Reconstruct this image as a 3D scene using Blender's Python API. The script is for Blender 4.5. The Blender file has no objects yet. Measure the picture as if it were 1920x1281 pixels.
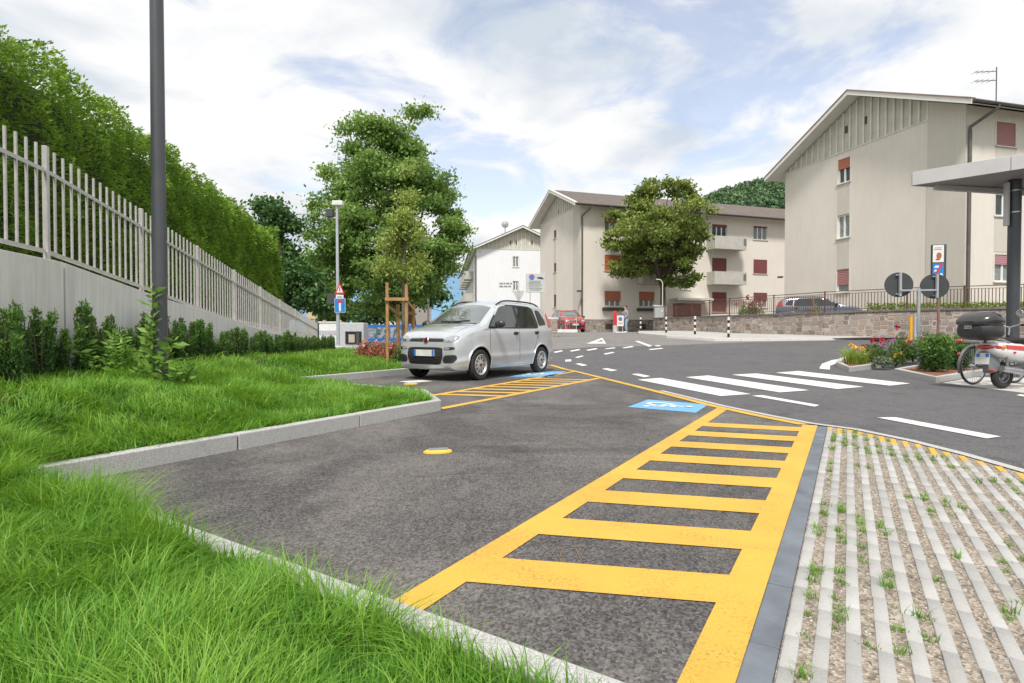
import bpy, bmesh, math, random
import numpy as np
from mathutils import Vector, Matrix
from mathutils.geometry import tessellate_polygon
from mathutils.bvhtree import BVHTree
random.seed(7); RNG = np.random.default_rng(11)
S = bpy.context.scene; COL = S.collection
PI = math.pi
# ------------------------------------------------------------------ camera
F = 1050.0; PITCH = math.radians(1.0); H = 0.95
cd = bpy.data.cameras.new('camera'); cam = bpy.data.objects.new('camera', cd); COL.objects.link(cam)
cd.sensor_width = 36.0; cd.lens = F / 1920 * 36.0; cd.clip_start = 0.05; cd.clip_end = 9000
cam.location = (0, 0, H); cam.rotation_euler = (PI / 2 - PITCH, 0, 0)
S.camera = cam
# ------------------------------------------------------------------ light
SUN_EL, SUN_AZ = math.radians(57), math.radians(190)      # azimuth measured clockwise from +Y
sd = bpy.data.lights.new('sun', 'SUN'); sun = bpy.data.objects.new('sun', sd); COL.objects.link(sun)
sd.energy = 2.1; sd.angle = math.radians(9); sd.color = (1.0, 0.96, 0.9)
_sv = Vector((math.sin(SUN_AZ) * math.cos(SUN_EL), math.cos(SUN_AZ) * math.cos(SUN_EL), math.sin(SUN_EL)))
sun.rotation_euler = (-_sv).to_track_quat('-Z', 'Y').to_euler(); sun.location = (0, 0, 60)
S.view_settings.view_transform = 'Standard'; S.view_settings.look = 'None'
S.view_settings.exposure = 1.0; S.view_settings.gamma = 1.0
W = bpy.data.worlds.new('World'); S.world = W; W.use_nodes = True
def build_world():
    nt = W.node_tree; N = nt.nodes; L = nt.links; N.clear()
    def nd(t, **k):
        n = N.new(t)
        for a, b in k.items(): setattr(n, a, b)
        return n
    def math_(op, a, b=None, clamp=False):
        n = nd('ShaderNodeMath', operation=op); n.use_clamp = clamp
        for i, v in enumerate((a, b)):
            if v is None: continue
            if isinstance(v, (int, float)): n.inputs[i].default_value = v
            else: L.new(v, n.inputs[i])
        return n.outputs[0]
    out = nd('ShaderNodeOutputWorld'); mixs = nd('ShaderNodeMixShader')
    sky = nd('ShaderNodeTexSky', sky_type='NISHITA', sun_disc=False, sun_elevation=SUN_EL, sun_rotation=SUN_AZ)
    b1 = nd('ShaderNodeBackground'); b1.inputs[1].default_value = 0.118; 
    b2 = nd('ShaderNodeBackground'); b2.inputs[1].default_value = 0.505
    tc = nd('ShaderNodeTexCoord'); sep = nd('ShaderNodeSeparateXYZ'); L.new(tc.outputs['Generated'], sep.inputs[0])
    den = math_('ADD', math_('MAXIMUM', sep.outputs[2], 0.0), 0.16)
    u = math_('DIVIDE', sep.outputs[0], den); v = math_('DIVIDE', sep.outputs[1], den)
    cb = nd('ShaderNodeCombineXYZ'); L.new(u, cb.inputs[0]); L.new(v, cb.inputs[1]); cb.inputs[2].default_value = 3.7
    def noise(sc, det, rough, dist, off):
        m = nd('ShaderNodeMapping'); m.inputs['Location'].default_value = off; L.new(cb.outputs[0], m.inputs[0])
        n = nd('ShaderNodeTexNoise'); n.inputs['Scale'].default_value = sc; n.inputs['Detail'].default_value = det
        n.inputs['Roughness'].default_value = rough; n.inputs['Distortion'].default_value = dist
        L.new(m.outputs[0], n.inputs['Vector']); return n.outputs[0]
    n1 = noise(2.3, 12, 0.58, 0.45, (3.1, 0.9, 0)); n2 = noise(1.5, 9, 0.52, 0.4, (4.4, 7.9, 2))
    # where the blue opening lies
    dt = nd('ShaderNodeVectorMath', operation='DOT_PRODUCT'); L.new(tc.outputs['Generated'], dt.inputs[0])
    dt.inputs[1].default_value = Vector((0.13, 0.93, 0.33)).normalized()
    mr = nd('ShaderNodeMapRange', interpolation_type='SMOOTHSTEP'); L.new(dt.outputs['Value'], mr.inputs[0])
    mr.inputs[1].default_value = 0.82; mr.inputs[2].default_value = 0.995; mr.inputs[3].default_value = 0.17; mr.inputs[4].default_value = -0.05
    lo = nd('ShaderNodeMapRange'); L.new(sep.outputs[2], lo.inputs[0]); lo.inputs[1].default_value = 0.14; lo.inputs[2].default_value = 0.22; lo.inputs[3].default_value = 0.20; lo.inputs[4].default_value = 0.0
    cover = math_('ADD', math_('ADD', n1, mr.outputs[0]), lo.outputs[0])
    cr = nd('ShaderNodeMapRange', interpolation_type='SMOOTHSTEP'); L.new(cover, cr.inputs[0])
    cr.inputs[1].default_value = 0.38; cr.inputs[2].default_value = 0.55; cr.inputs[3].default_value = 0.30; cr.inputs[4].default_value = 1.0
    ramp = nd('ShaderNodeValToRGB'); L.new(n2, ramp.inputs[0])
    ramp.color_ramp.elements[0].position = 0.33; ramp.color_ramp.elements[0].color = (0.66, 0.73, 0.81, 1)
    ramp.color_ramp.elements[1].position = 0.50; ramp.color_ramp.elements[1].color = (1.0, 1.0, 1.0, 1)
    L.new(ramp.outputs[0], b2.inputs[0]); 
    hs = nd('ShaderNodeHueSaturation'); hs.inputs['Saturation'].default_value = 0.78; hs.inputs['Hue'].default_value = 0.505; L.new(sky.outputs[0], hs.inputs['Color']); L.new(hs.outputs[0], b1.inputs[0])
    L.new(cr.outputs[0], mixs.inputs[0]); L.new(b1.outputs[0], mixs.inputs[1]); L.new(b2.outputs[0], mixs.inputs[2]); L.new(mixs.outputs[0], out.inputs[0])
build_world()
S.cycles.max_bounces = 6; S.cycles.transparent_max_bounces = 6; S.cycles.use_denoising = True
# ------------------------------------------------------------------ survey helpers: pixel of the photograph -> point of the place
def ray(px, py):
    x = (px - 960) / F; y = (640.5 - py) / F
    return np.array([x, math.cos(PITCH) + y * math.sin(PITCH), -math.sin(PITCH) + y * math.cos(PITCH)])
def D(px, py, Y):                      # at world distance Y
    r = ray(px, py); return Vector((r[0] / r[1] * Y, Y, H + r[2] / r[1] * Y))
def G(px, py, z=0.0):                  # on the level z
    r = ray(px, py); t = (z - H) / r[2]; return Vector((r[0] * t, r[1] * t, z))
_gy = ([-50, 14, 18, 22, 28, 33, 37, 45, 60, 3000], [0, 0, .17, .38, .68, .78, .90, .93, .95, .95])
def gz(x, y):
    s = min(1, max(0, (x + 4) / 5.0)); s = s * s * (3 - 2 * s)
    return float(np.interp(y, *_gy)) * s
def GS(px, py):                        # on the street surface
    r = ray(px, py); lo, hi = 0.5, None
    t = 0.5
    while t < 90:
        if H + r[2] * t < gz(r[0] * t, r[1] * t): break
        t += 0.25
    lo, hi = t - 0.25, t
    for _ in range(30):
        m = (lo + hi) / 2
        if H + r[2] * m < gz(r[0] * m, r[1] * m): hi = m
        else: lo = m
    return Vector((r[0] * hi, r[1] * hi, gz(r[0] * hi, r[1] * hi)))
# ------------------------------------------------------------------ mesh helpers
class MB:
    def __init__(s): s.v = []; s.f = []; s.m = []
    def add(s, vs, fs, mi=0):
        o = len(s.v); s.v += [tuple(v) for v in vs]
        for f in fs: s.f.append([i + o for i in f]); s.m.append(mi)
        return s
    def box(s, c, sz, rz=0.0, M=None, mi=0):
        x, y, z = sz[0] / 2, sz[1] / 2, sz[2] / 2
        R = M or (Matrix.Translation(c) @ Matrix.Rotation(rz, 4, 'Z'))
        vs = [R @ Vector((a * x, b * y, d * z)) for d in (-1, 1) for b in (-1, 1) for a in (-1, 1)]
        return s.add(vs, [(0, 2, 3, 1), (4, 5, 7, 6), (0, 1, 5, 4), (2, 6, 7, 3), (0, 4, 6, 2), (1, 3, 7, 5)], mi)
    def bar(s, p, q, w, h=None, mi=0, up=(0, 0, 1)):       # square bar from p to q
        p = Vector(p); q = Vector(q); d = (q - p); L = d.length; d.normalize()
        u = Vector(up)
        if abs(d.dot(u)) > .98: u = Vector((0, 1, 0))
        r = d.cross(u).normalized(); u = r.cross(d)
        M = Matrix(((d.x, r.x, u.x, 0), (d.y, r.y, u.y, 0), (d.z, r.z, u.z, 0), (0, 0, 0, 1)))
        M.translation = (p + q) / 2
        return s.box(None, (L, w, h or w), M=M, mi=mi)
    def tube(s, pts, rad, seg=10, cap=True, mi=0):
        pts = [Vector(p) for p in pts]; n = len(pts)
        if not isinstance(rad, (list, tuple)): rad = [rad] * n
        o = len(s.v); prev = None
        for i, p in enumerate(pts):
            d = (pts[min(i + 1, n - 1)] - pts[max(i - 1, 0)]).normalized()
            if prev is None:
                a = Vector((0, 0, 1)) if abs(d.z) < .9 else Vector((1, 0, 0)); u = d.cross(a).normalized()
            else: u = (prev - d * prev.dot(d)).normalized()
            prev = u; w = d.cross(u)
            for k in range(seg):
                t = 2 * PI * k / seg; s.v.append(tuple(p + (u * math.cos(t) + w * math.sin(t)) * rad[i]))
        for i in range(n - 1):
            for k in range(seg):
                k2 = (k + 1) % seg; s.f.append([o + i * seg + k, o + i * seg + k2, o + (i + 1) * seg + k2, o + (i + 1) * seg + k]); s.m.append(mi)
        if cap:
            s.f.append([o + k for k in range(seg)][::-1]); s.m.append(mi); s.f.append([o + (n - 1) * seg + k for k in range(seg)]); s.m.append(mi)
        return s
    def lathe(s, prof, seg=24, M=None, mi=0, cap=True):     # profile (r, z) about local z
        M = M or Matrix(); o = len(s.v)
        for r, z in prof:
            for k in range(seg):
                t = 2 * PI * k / seg; s.v.append(tuple(M @ Vector((r * math.cos(t), r * math.sin(t), z))))
        for i in range(len(prof) - 1):
            for k in range(seg):
                k2 = (k + 1) % seg; s.f.append([o + i * seg + k, o + i * seg + k2, o + (i + 1) * seg + k2, o + (i + 1) * seg + k]); s.m.append(mi)
        if cap:
            s.f.append([o + k for k in range(seg)][::-1]); s.m.append(mi)
            e = o + (len(prof) - 1) * seg; s.f.append([e + k for k in range(seg)]); s.m.append(mi)
        return s
    def prism(s, poly, z0, z1, mi=0, M=None):
        n = len(poly); a = sum(poly[i][0] * poly[(i + 1) % n][1] - poly[(i + 1) % n][0] * poly[i][1] for i in range(n))
        if a < 0: poly = poly[::-1]
        f0 = z0 if callable(z0) else (lambda x, y: z0); f1 = z1 if callable(z1) else (lambda x, y: z1)
        vs = [Vector((p[0], p[1], f0(p[0], p[1]))) for p in poly] + [Vector((p[0], p[1], f1(p[0], p[1]))) for p in poly]
        if M: vs = [M @ v for v in vs]
        return s.add(vs, [list(range(n))[::-1], list(range(n, 2 * n))] + [(i, (i + 1) % n, n + (i + 1) % n, n + i) for i in range(n)], mi)
    def ball(s, c, r, seg=12, rings=8, mi=0, M=None):
        if not isinstance(r, (tuple, list)): r = (r, r, r)
        T = Matrix.Translation(c) @ (M or Matrix()) @ Matrix.Diagonal((r[0], r[1], r[2], 1))
        pr = [(max(1e-4, math.sin(PI * i / rings)), -math.cos(PI * i / rings)) for i in range(rings + 1)]
        return s.lathe(pr, seg, T, mi, cap=False)
    def build(s, name, mats, parent=None, smooth=False, bevel=0, seg=2, fix=True):
        me = bpy.data.meshes.new(name); me.from_pydata(s.v, [], s.f)
        if not isinstance(mats, (list, tuple)): mats = [mats]
        for m in mats: me.materials.append(m)
        if len(mats) > 1: me.polygons.foreach_set('material_index', s.m)
        if fix:
            bm = bmesh.new(); bm.from_mesh(me); bmesh.ops.recalc_face_normals(bm, faces=bm.faces)
            bm.to_mesh(me); bm.free()
        o = bpy.data.objects.new(name, me); COL.objects.link(o)
        if parent: o.parent = parent
        if smooth:
            me.polygons.foreach_set('use_smooth', [True] * len(me.polygons))
            try: me.set_sharp_from_angle(angle=math.radians(38))
            except Exception: pass
        if bevel:
            b = o.modifiers.new('bevel', 'BEVEL'); b.width = bevel; b.segments = seg; b.limit_method = 'ANGLE'; b.angle_limit = math.radians(40)
        return o
def np_mesh(name, V, Q, mat, parent=None, var=None, smooth=False):   # V (n,3), Q (m,k)
    me = bpy.data.meshes.new(name); n, (m, k) = len(V), Q.shape
    me.vertices.add(n); me.vertices.foreach_set('co', np.ascontiguousarray(V, dtype=np.float32).ravel())
    me.loops.add(m * k); me.loops.foreach_set('vertex_index', np.ascontiguousarray(Q, dtype=np.int32).ravel())
    me.polygons.add(m); me.polygons.foreach_set('loop_start', np.arange(0, m * k, k, dtype=np.int32))
    try: me.polygons.foreach_set('loop_total', np.full(m, k, dtype=np.int32))
    except Exception: pass
    me.update(calc_edges=True)
    if smooth: me.polygons.foreach_set('use_smooth', np.ones(m, dtype=bool))
    if var is not None:
        at = me.attributes.new('var', 'FLOAT', 'FACE'); at.data.foreach_set('value', np.asarray(var, dtype=np.float32))
    if mat: me.materials.append(mat)
    o = bpy.data.objects.new(name, me); COL.objects.link(o)
    if parent: o.parent = parent
    return o
def tag(o, label, cat, group=None, kind=None):
    o['label'] = label; o['category'] = cat
    if group: o['group'] = group
    if kind: o['kind'] = kind
    return o
def thing(name, label, cat, loc=(0, 0, 0), rz=0.0, group=None):
    o = bpy.data.objects.new(name, None); COL.objects.link(o); o.empty_display_size = .2
    o.location = loc; o.rotation_euler = (0, 0, rz)
    return tag(o, label, cat, group)
def struct(o): o['kind'] = 'structure'; return o
def stuff(o, label, cat): o['kind'] = 'stuff'; return tag(o, label, cat)
def dup(o, parent=None):
    c = o.copy(); COL.objects.link(c)
    if parent: c.parent = parent
    for ch in list(o.children): dup(ch, c)
    return c
def setmat(o, m):                      # own material on a copy that shares mesh data
    for sl in o.material_slots: sl.link = 'OBJECT'; sl.material = m
# ------------------------------------------------------------------ materials
class NT:
    def __init__(s, name):
        s.mat = bpy.data.materials.new(name); s.mat.use_nodes = True; s.t = s.mat.node_tree; s.N = s.t.nodes; s.L = s.t.links
        s.b = s.N['Principled BSDF']; s.out = s.N['Material Output']; s._tc = None
    def nd(s, t, **k):
        n = s.N.new(t)
        for a, b in k.items(): setattr(n, a, b)
        return n
    def tc(s, which='Object'):
        if not s._tc: s._tc = s.nd('ShaderNodeTexCoord')
        return s._tc.outputs[which]
    def put(s, sock, v):
        if isinstance(v, bpy.types.NodeSocket): s.L.new(v, sock)
        elif isinstance(v, (tuple, list)) and len(v) == 3 and sock.type == 'RGBA': sock.default_value = (*v, 1)
        else: sock.default_value = v
    def noise(s, scale, det=4, rough=.55, dist=0, vec=None):
        n = s.nd('ShaderNodeTexNoise'); s.put(n.inputs['Scale'], scale); n.inputs['Detail'].default_value = det
        n.inputs['Roughness'].default_value = rough; n.inputs['Distortion'].default_value = dist
        s.L.new(vec or s.tc(), n.inputs['Vector']); return n.outputs[0]
    def voro(s, scale, feat='F1', vec=None, out='Distance'):
        n = s.nd('ShaderNodeTexVoronoi', feature=feat); n.inputs['Scale'].default_value = scale
        s.L.new(vec or s.tc(), n.inputs['Vector']); return n.outputs[out]
    def scaled(s, sc, which='Object'):
        m = s.nd('ShaderNodeMapping'); m.inputs['Scale'].default_value = sc; s.L.new(s.tc(which), m.inputs[0]); return m.outputs[0]
    def ramp(s, f, stops, interp='LINEAR'):
        r = s.nd('ShaderNodeValToRGB'); s.L.new(f, r.inputs[0]); e = r.color_ramp.elements; r.color_ramp.interpolation = interp
        while len(e) < len(stops): e.new(0.5)
        for x, (p, c) in zip(e, stops):
            x.position = p; x.color = (c, c, c, 1) if isinstance(c, (int, float)) else (*c, 1)
        return r.outputs[0]
    def mix(s, f, a, b, mode='MIX'):
        m = s.nd('ShaderNodeMix', data_type='RGBA', blend_type=mode)
        s.put(m.inputs[0], f); s.put(m.inputs[6], a); s.put(m.inputs[7], b); return m.outputs[2]
    def math(s, op, a, b):
        m = s.nd('ShaderNodeMath', operation=op); s.put(m.inputs[0], a); s.put(m.inputs[1], b); return m.outputs[0]
    def bump(s, h, strength=.3, dist=.01):
        b = s.nd('ShaderNodeBump'); b.inputs['Strength'].default_value = strength; b.inputs['Distance'].default_value = dist
        s.L.new(h, b.inputs['Height']); s.L.new(b.outputs[0], s.b.inputs['Normal'])
    def attr(s, name='var'):
        a = s.nd('ShaderNodeAttribute', attribute_name=name); return a.outputs['Fac']
    def fin(s, col=None, rough=None, metal=None, **k):
        if col is not None: s.put(s.b.inputs['Base Color'], col)
        if rough is not None: s.put(s.b.inputs['Roughness'], rough)
        if metal is not None: s.put(s.b.inputs['Metallic'], metal)
        for a, v in k.items(): s.put(s.b.inputs[a.replace('_', ' ')], v)
        return s.mat
_mc = {}
def mat(name, col, rough=.6, metal=0.0, var=.12, scale=6.0, bump=0.0, bscale=60, coat=0.0, col2=None, which='Object'):
    if name in _mc: return _mc[name]
    n = NT(name); vec = n.tc(which)
    a = n.noise(scale, 6, .6, .2, vec)
    c1 = tuple(c * (1 - var) for c in col); c2 = tuple(min(1, c * (1 + var)) for c in col) if col2 is None else col2
    c = n.mix(n.ramp(a, [(.3, 0), (.7, 1)]), c1, c2)
    if bump: n.bump(n.noise(bscale, 4, .6, 0, vec), bump, .006)
    m = n.fin(c, n.ramp(a, [(.25, max(0, rough - .06)), (.75, min(1, rough + .06))]), metal)
    if coat: n.b.inputs['Coat Weight'].default_value = coat; n.b.inputs['Coat Roughness'].default_value = .03
    _mc[name] = m; return m
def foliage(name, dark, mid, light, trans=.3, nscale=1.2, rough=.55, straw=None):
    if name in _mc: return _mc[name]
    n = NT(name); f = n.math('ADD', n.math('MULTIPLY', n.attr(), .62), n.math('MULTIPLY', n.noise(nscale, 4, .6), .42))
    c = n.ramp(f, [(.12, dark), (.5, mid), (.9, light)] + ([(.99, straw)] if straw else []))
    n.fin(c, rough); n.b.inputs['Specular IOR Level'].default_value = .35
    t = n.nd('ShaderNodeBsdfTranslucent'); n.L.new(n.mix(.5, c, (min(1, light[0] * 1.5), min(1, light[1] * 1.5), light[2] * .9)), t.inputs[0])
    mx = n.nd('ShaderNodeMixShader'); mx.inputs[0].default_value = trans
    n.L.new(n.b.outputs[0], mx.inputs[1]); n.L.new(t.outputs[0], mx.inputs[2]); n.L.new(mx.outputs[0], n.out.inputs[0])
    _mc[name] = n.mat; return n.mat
# ------------------------------------------------------------------ asphalt and paints
def asphalt(name, dark, light, stain=None, big=.5, amt=.7):
    n = NT(name); g = n.voro(105, 'F1', None, 'Color'); g2 = n.noise(270, 3, .7)
    grain = n.math('ADD', n.math('MULTIPLY', n.mix(1.0, (0, 0, 0), g), .5), n.math('MULTIPLY', g2, .5))
    base = n.mix(n.ramp(grain, [(.34, 0), (.72, 1)]), dark, light)
    pat = n.ramp(n.noise(big, 7, .62, 1.2), [(.4, 0), (.66, 1)])
    if stain: base = n.mix(n.math('MULTIPLY', pat, amt), base, n.mix(n.ramp(grain, [(.3, 0), (.8, 1)]), stain[0], stain[1]))
    fine = n.ramp(n.noise(9, 6, .7), [(.35, .84), (.65, 1.1)])
    base = n.mix(1.0, base, fine, 'MULTIPLY')
    if stain:
        drk = n.ramp(n.noise(1.3, 6, .7, 1.5), [(.30, .62), (.46, 1)]); base = n.mix(1.0, base, drk, 'MULTIPLY')
        scr = n.ramp(n.noise(2.2, 7, .75, .5, n.scaled((1.0, 3.2, 1))), [(.60, 0), (.70, 1)]); base = n.mix(n.math('MULTIPLY', scr, .28), base, stain[1])
    peb = n.ramp(n.noise(165, 2, .6), [(.66, 0), (.71, 1)])
    base = n.mix(n.math('MULTIPLY', peb, .55), base, (.42, .38, .34))
    n.bump(g2, .55, .004)
    return n.fin(base, n.ramp(grain, [(.2, .78), (.8, .95)]))
M_park = asphalt('worn parking asphalt', (.019, .0185, .0195), (.138, .128, .124), ((.072, .066, .062), (.265, .24, .225)), .55, .95)
M_road = asphalt('dark road asphalt', (.052, .051, .054), (.145, .14, .146), ((.072, .071, .074), (.165, .16, .164)), .35, .8)
M_street = asphalt('pale street asphalt', (.14, .13, .125), (.24, .225, .215), ((.17, .16, .15), (.28, .265, .25)), .3, .8)
def paint(name, col, worn, thr=(.60, .72), sc=90):
    n = NT(name); w = n.math('MULTIPLY', n.ramp(n.noise(sc, 5, .75), [(thr[0], 0), (thr[1], 1)]), n.ramp(n.noise(3.2, 5, .6, .6), [(.42, .12), (.62, 1)]))
    big = n.ramp(n.noise(2.1, 6, .65), [(.3, .84), (.7, 1.06)])
    c = n.mix(1.0, n.mix(w, col, worn), big, 'MULTIPLY')
    pit = n.math('MULTIPLY', n.ramp(n.noise(330, 2, .6), [(.60, 0), (.68, 1)]), n.ramp(n.noise(2.7, 6, .7, .8), [(.40, .10), (.62, .9)]))
    c = n.mix(pit, c, tuple(x * .38 + .01 for x in col)); c = n.mix(1.0, c, n.ramp(n.noise(260, 3, .7), [(.3, .86), (.7, 1.08)]), 'MULTIPLY')
    n.bump(n.noise(260, 3, .7), .4, .003)
    return n.fin(c, .62)
M_yel = paint('yellow road paint', (.70, .405, .055), (.27, .165, .05), (.50, .64), 70)
M_wht = paint('white road paint', (.74, .73, .69), (.33, .32, .30), (.64, .8))
M_blu = paint('blue road paint', (.16, .40, .66), (.10, .26, .40))
M_symbol = paint('white symbol paint', (.72, .76, .78), (.4, .5, .56))
M_granite = mat('grey granite kerb', (.43, .425, .41), .75, var=.36, scale=120, bump=.5, bscale=220)
M_dkerb = mat('blue grey stone kerb', (.135, .152, .175), .68, var=.28, scale=5, bump=.3, bscale=120)
# ------------------------------------------------------------------ ground sheets
def fill(poly):
    bm = bmesh.new(); vs = [bm.verts.new((p[0], p[1], 0)) for p in poly]
    for t in tessellate_polygon([[Vector((p[0], p[1], 0)) for p in poly]]):
        try: bm.faces.new([vs[i] for i in t])
        except ValueError: pass
    return bm
def drape(name, poly, off, m, holes=None, cell=None):
    """flat polygon laid on the street surface, cut so that it follows the slope"""
    bm = fill(poly)
    xs = [p[0] for p in poly]; ys = [p[1] for p in poly]
    cx = [-4, -3.5, -3, -2.5, -2, -1.5, -1, -.5, 0, .5, 1.0]
    cy = [14, 15, 16, 17, 18, 19, 20, 21, 22, 23.5, 25, 26.5, 28, 30, 33, 35, 37, 41, 45, 60]
    for c in cx:
        if min(xs) < c < max(xs) and max(ys) > 14: bmesh.ops.bisect_plane(bm, geom=bm.verts[:] + bm.edges[:] + bm.faces[:], plane_co=(c, 0, 0), plane_no=(1, 0, 0))
    for c in cy:
        if min(ys) < c < max(ys): bmesh.ops.bisect_plane(bm, geom=bm.verts[:] + bm.edges[:] + bm.faces[:], plane_co=(0, c, 0), plane_no=(0, 1, 0))
    for v in bm.verts: v.co.z = gz(v.co.x, v.co.y) + off
    bmesh.ops.recalc_face_normals(bm, faces=bm.faces)
    for f in bm.faces:
        if f.normal.z < 0: f.normal_flip()
    me = bpy.data.meshes.new(name); bm.to_mesh(me); bm.free(); me.materials.append(m)
    o = bpy.data.objects.new(name, me); COL.objects.link(o); return o
def join_draped(name, polys, off, m):
    obs = [drape(name, p, off, m) for p in polys]
    V = []; Fc = []
    for o in obs:
        b = len(V); V += [tuple(v.co) for v in o.data.vertices]; Fc += [[b + i for i in p.vertices] for p in o.data.polygons]
        me = o.data; bpy.data.objects.remove(o); bpy.data.meshes.remove(me)
    me = bpy.data.meshes.new(name); me.from_pydata(V, [], Fc); me.materials.append(m)
    o = bpy.data.objects.new(name, me); COL.objects.link(o); return o
M_earth = mat('dry earth and grass', (.10, .12, .05), .95, var=.35, scale=.4)
# one big ground sheet to the horizon
xs = [-4000, -600, -120, -60, -30, -12, -4, -3, -2, -1, 0, 1, 4, 12, 30, 60, 120, 600, 4000]
ys = [-300, -60, -10, 5, 14, 18, 22, 28, 33, 37, 45, 60, 100, 200, 600, 6000]
V = np.array([(x, y, gz(x, y) - .16) for y in ys for x in xs]); nx = len(xs)
Q = np.array([(j * nx + i, j * nx + i + 1, (j + 1) * nx + i + 1, (j + 1) * nx + i) for j in range(len(ys) - 1) for i in range(nx - 1)])
struct(np_mesh('ground', V, Q, M_earth))
EDGE_PX = [(1036, 688), (1080, 696), (1125, 707), (1235, 734), (1350, 763), (1440, 782), (1515, 796.5), (1600, 808), (1700, 829), (1800, 855), (1920, 890), (2060, 935), (2300, 1040)]
EDGE = [G(*p) for p in EDGE_PX]
EDGE2 = [(p.x, p.y) for p in EDGE]
far_l = (EDGE2[0][0] - 1.0, 19.0)
struct(drape('street', [(-9, 16), (30, 16), (45, 30), (40, 60), (10, 66), (-6, 95), (-14, 95), (-14, 30)], 0.0, M_street))
road_far = [GS(*p) for p in [(1920, 634.5), (1750, 635.5), (1600, 638), (1400, 642), (1240, 648.5), (1110, 651), (1020, 657)]]
struct(drape('road', EDGE2 + [(EDGE2[-1][0] + .02, -5), (45, -5), (45, 8)] + [(40, road_far[0].y)] + [(p.x, p.y) for p in road_far] + [(-2.5, 21.5)], 0.006, M_road))
d1 = Vector((.515, .857)); n1 = Vector((-.857, .515))
bays_poly = EDGE2 + [(4.4, 1.6), (2.0, -.8), (-6, -.8), (-6, 9), (-5, 15), (-3.6, 20.2), (-1.2, 19.6)]
struct(drape('parking_area', bays_poly, 0.003 - .001, M_park))
# ------------------------------------------------------------------ road markings
def px_polys(lst): return [[(lambda g: (g.x, g.y))(GS(*p)) for p in poly] for poly in lst]
def offset_line(pts, w):
    out = []
    for i, p in enumerate(pts):
        a = Vector(pts[max(i - 1, 0)]); b = Vector(pts[min(i + 1, len(pts) - 1)]); d = (b - a).normalized(); out.append((p[0] - d.y * w, p[1] + d.x * w))
    return out
# yellow edge line (road side boundary of the bays), with the pale flush kerb beyond it
P_ = EDGE2[:7]; o_ = offset_line(P_, -.125)
yl = tag(join_draped('edge_line', [[P_[i], P_[i + 1], o_[i + 1], o_[i]] for i in range(6)], (.0085), M_yel), 'thin yellow painted line along the open end of both parking bays beside the road', 'road marking'); yl['kind'] = 'structure'
k_in = offset_line(EDGE2, -.005); k_out = offset_line(EDGE2, .085)
struct(join_draped('flush_kerb', [[EDGE2[i], k_out[i], k_out[i + 1], EDGE2[i + 1]] for i in range(3, len(EDGE2) - 1)], .014, M_granite))
# near hatching
A0 = G(740, 1127); A1 = G(1351, 762)                      # outer left edge of the left band
B0 = G(1380, 1281); B1 = G(1533, 799)                     # outer right edge of the right band
dA = Vector((A1.x - A0.x, A1.y - A0.y)).normalized(); dB = Vector((B1.x - B0.x, B1.y - B0.y)).normalized()
nA = Vector((dA.y, -dA.x)); nB = Vector((dB.y, -dB.x))
def hatch(name, L0, L1, R0, R1, wl, wr, bars, label):
    """two bands and the bars between them; bars given as pairs (left s0,s1, right s0,s1) along the bands"""
    L0 = Vector(L0); L1 = Vector(L1); R0 = Vector(R0); R1 = Vector(R1)
    dl = (L1 - L0).normalized(); dr = (R1 - R0).normalized(); nl = Vector((dl.y, -dl.x)); nr = Vector((-dr.y, dr.x))
    root = thing(name, label, 'road marking', (L0.x, L0.y, .006)); root['kind'] = 'structure'
    def q(nm, pts):
        m = MB(); m.add([(p.x - L0.x, p.y - L0.y, 0) for p in pts], [tuple(range(len(pts)))]); o = m.build(nm, M_yel, root, fix=False)
        if o.data.polygons[0].normal.z < 0: o.data.flip_normals()
        return o
    q('band', [L0, L1, L1 + nl * wl, L0 + nl * wl]); q('band', [R0, R1, R1 + nr * wr, R0 + nr * wr])
    for a, b, c, d in bars: q('bar', [L0 + nl * wl + dl * a, L0 + nl * wl + dl * b, R0 + nr * wr + dr * d, R0 + nr * wr + dr * c])
    return root
def Gz(px, py): g = G(px, py); return Vector((g.x, g.y))
_c = lambda x, y: (740 + x / 2.3415, 760 + y / 2.3415)
barL = [((325, 790), (485, 685)), ((640, 570), (750, 505)), ((860, 430), (940, 383)), ((1020, 325), (1078, 290)), ((1140, 247), (1183, 213)), ((1235, 185), (1270, 160)), ((1300, 137), (1337, 113)), ((1365, 97), (1390, 80)), ((1412, 66), (1432, 52))]
barR = [((1380, 880), (1445, 752)), ((1505, 630), (1535, 557)), ((1575, 472), (1605, 416)), ((1625, 358), (1645, 318)), ((1660, 275), (1680, 241)), ((1695, 212), (1715, 187)), ((1720, 158), (1735, 135)), ((1742, 115), (1750, 95)), ((1755, 80), (1763, 66))]
wband = .135
l0 = Vector((A0.x, A0.y)) - dA * .35; r0 = Vector((B0.x, B0.y)) - dB * .6
def fit(prs, o, d):
    out = []
    for a, b in prs: out.append(((Gz(*_c(*a)) - o).dot(d), (Gz(*_c(*b)) - o).dot(d)))
    i = np.arange(len(out)); s0 = np.polyfit(i[:7], [x[0] for x in out[:7]], 1); w = float(np.mean([x[1] - x[0] for x in out[:5]]))
    return [(s0[1] + s0[0] * k, s0[1] + s0[0] * k + w) for k in range(-1, len(out) + 2)]
fl = fit(barL, l0, dA); fr = fit(barR, r0, dB)
HB = [(a, b, c, d) for (a, b), (c, d) in zip(fl, fr)]
lenA = (Vector((A1.x, A1.y)) - l0).length; lenB = (Vector((B1.x, B1.y)) - r0).length
HB = [h for h in HB if h[1] < lenA - .05 and h[3] < lenB + .02 and h[0] > .1]
hatch('yellow_hatching', l0, (A1.x, A1.y), r0, (B1.x, B1.y), wband, wband, HB, 'large yellow striped no-parking hatching on the asphalt in the foreground')
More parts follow.
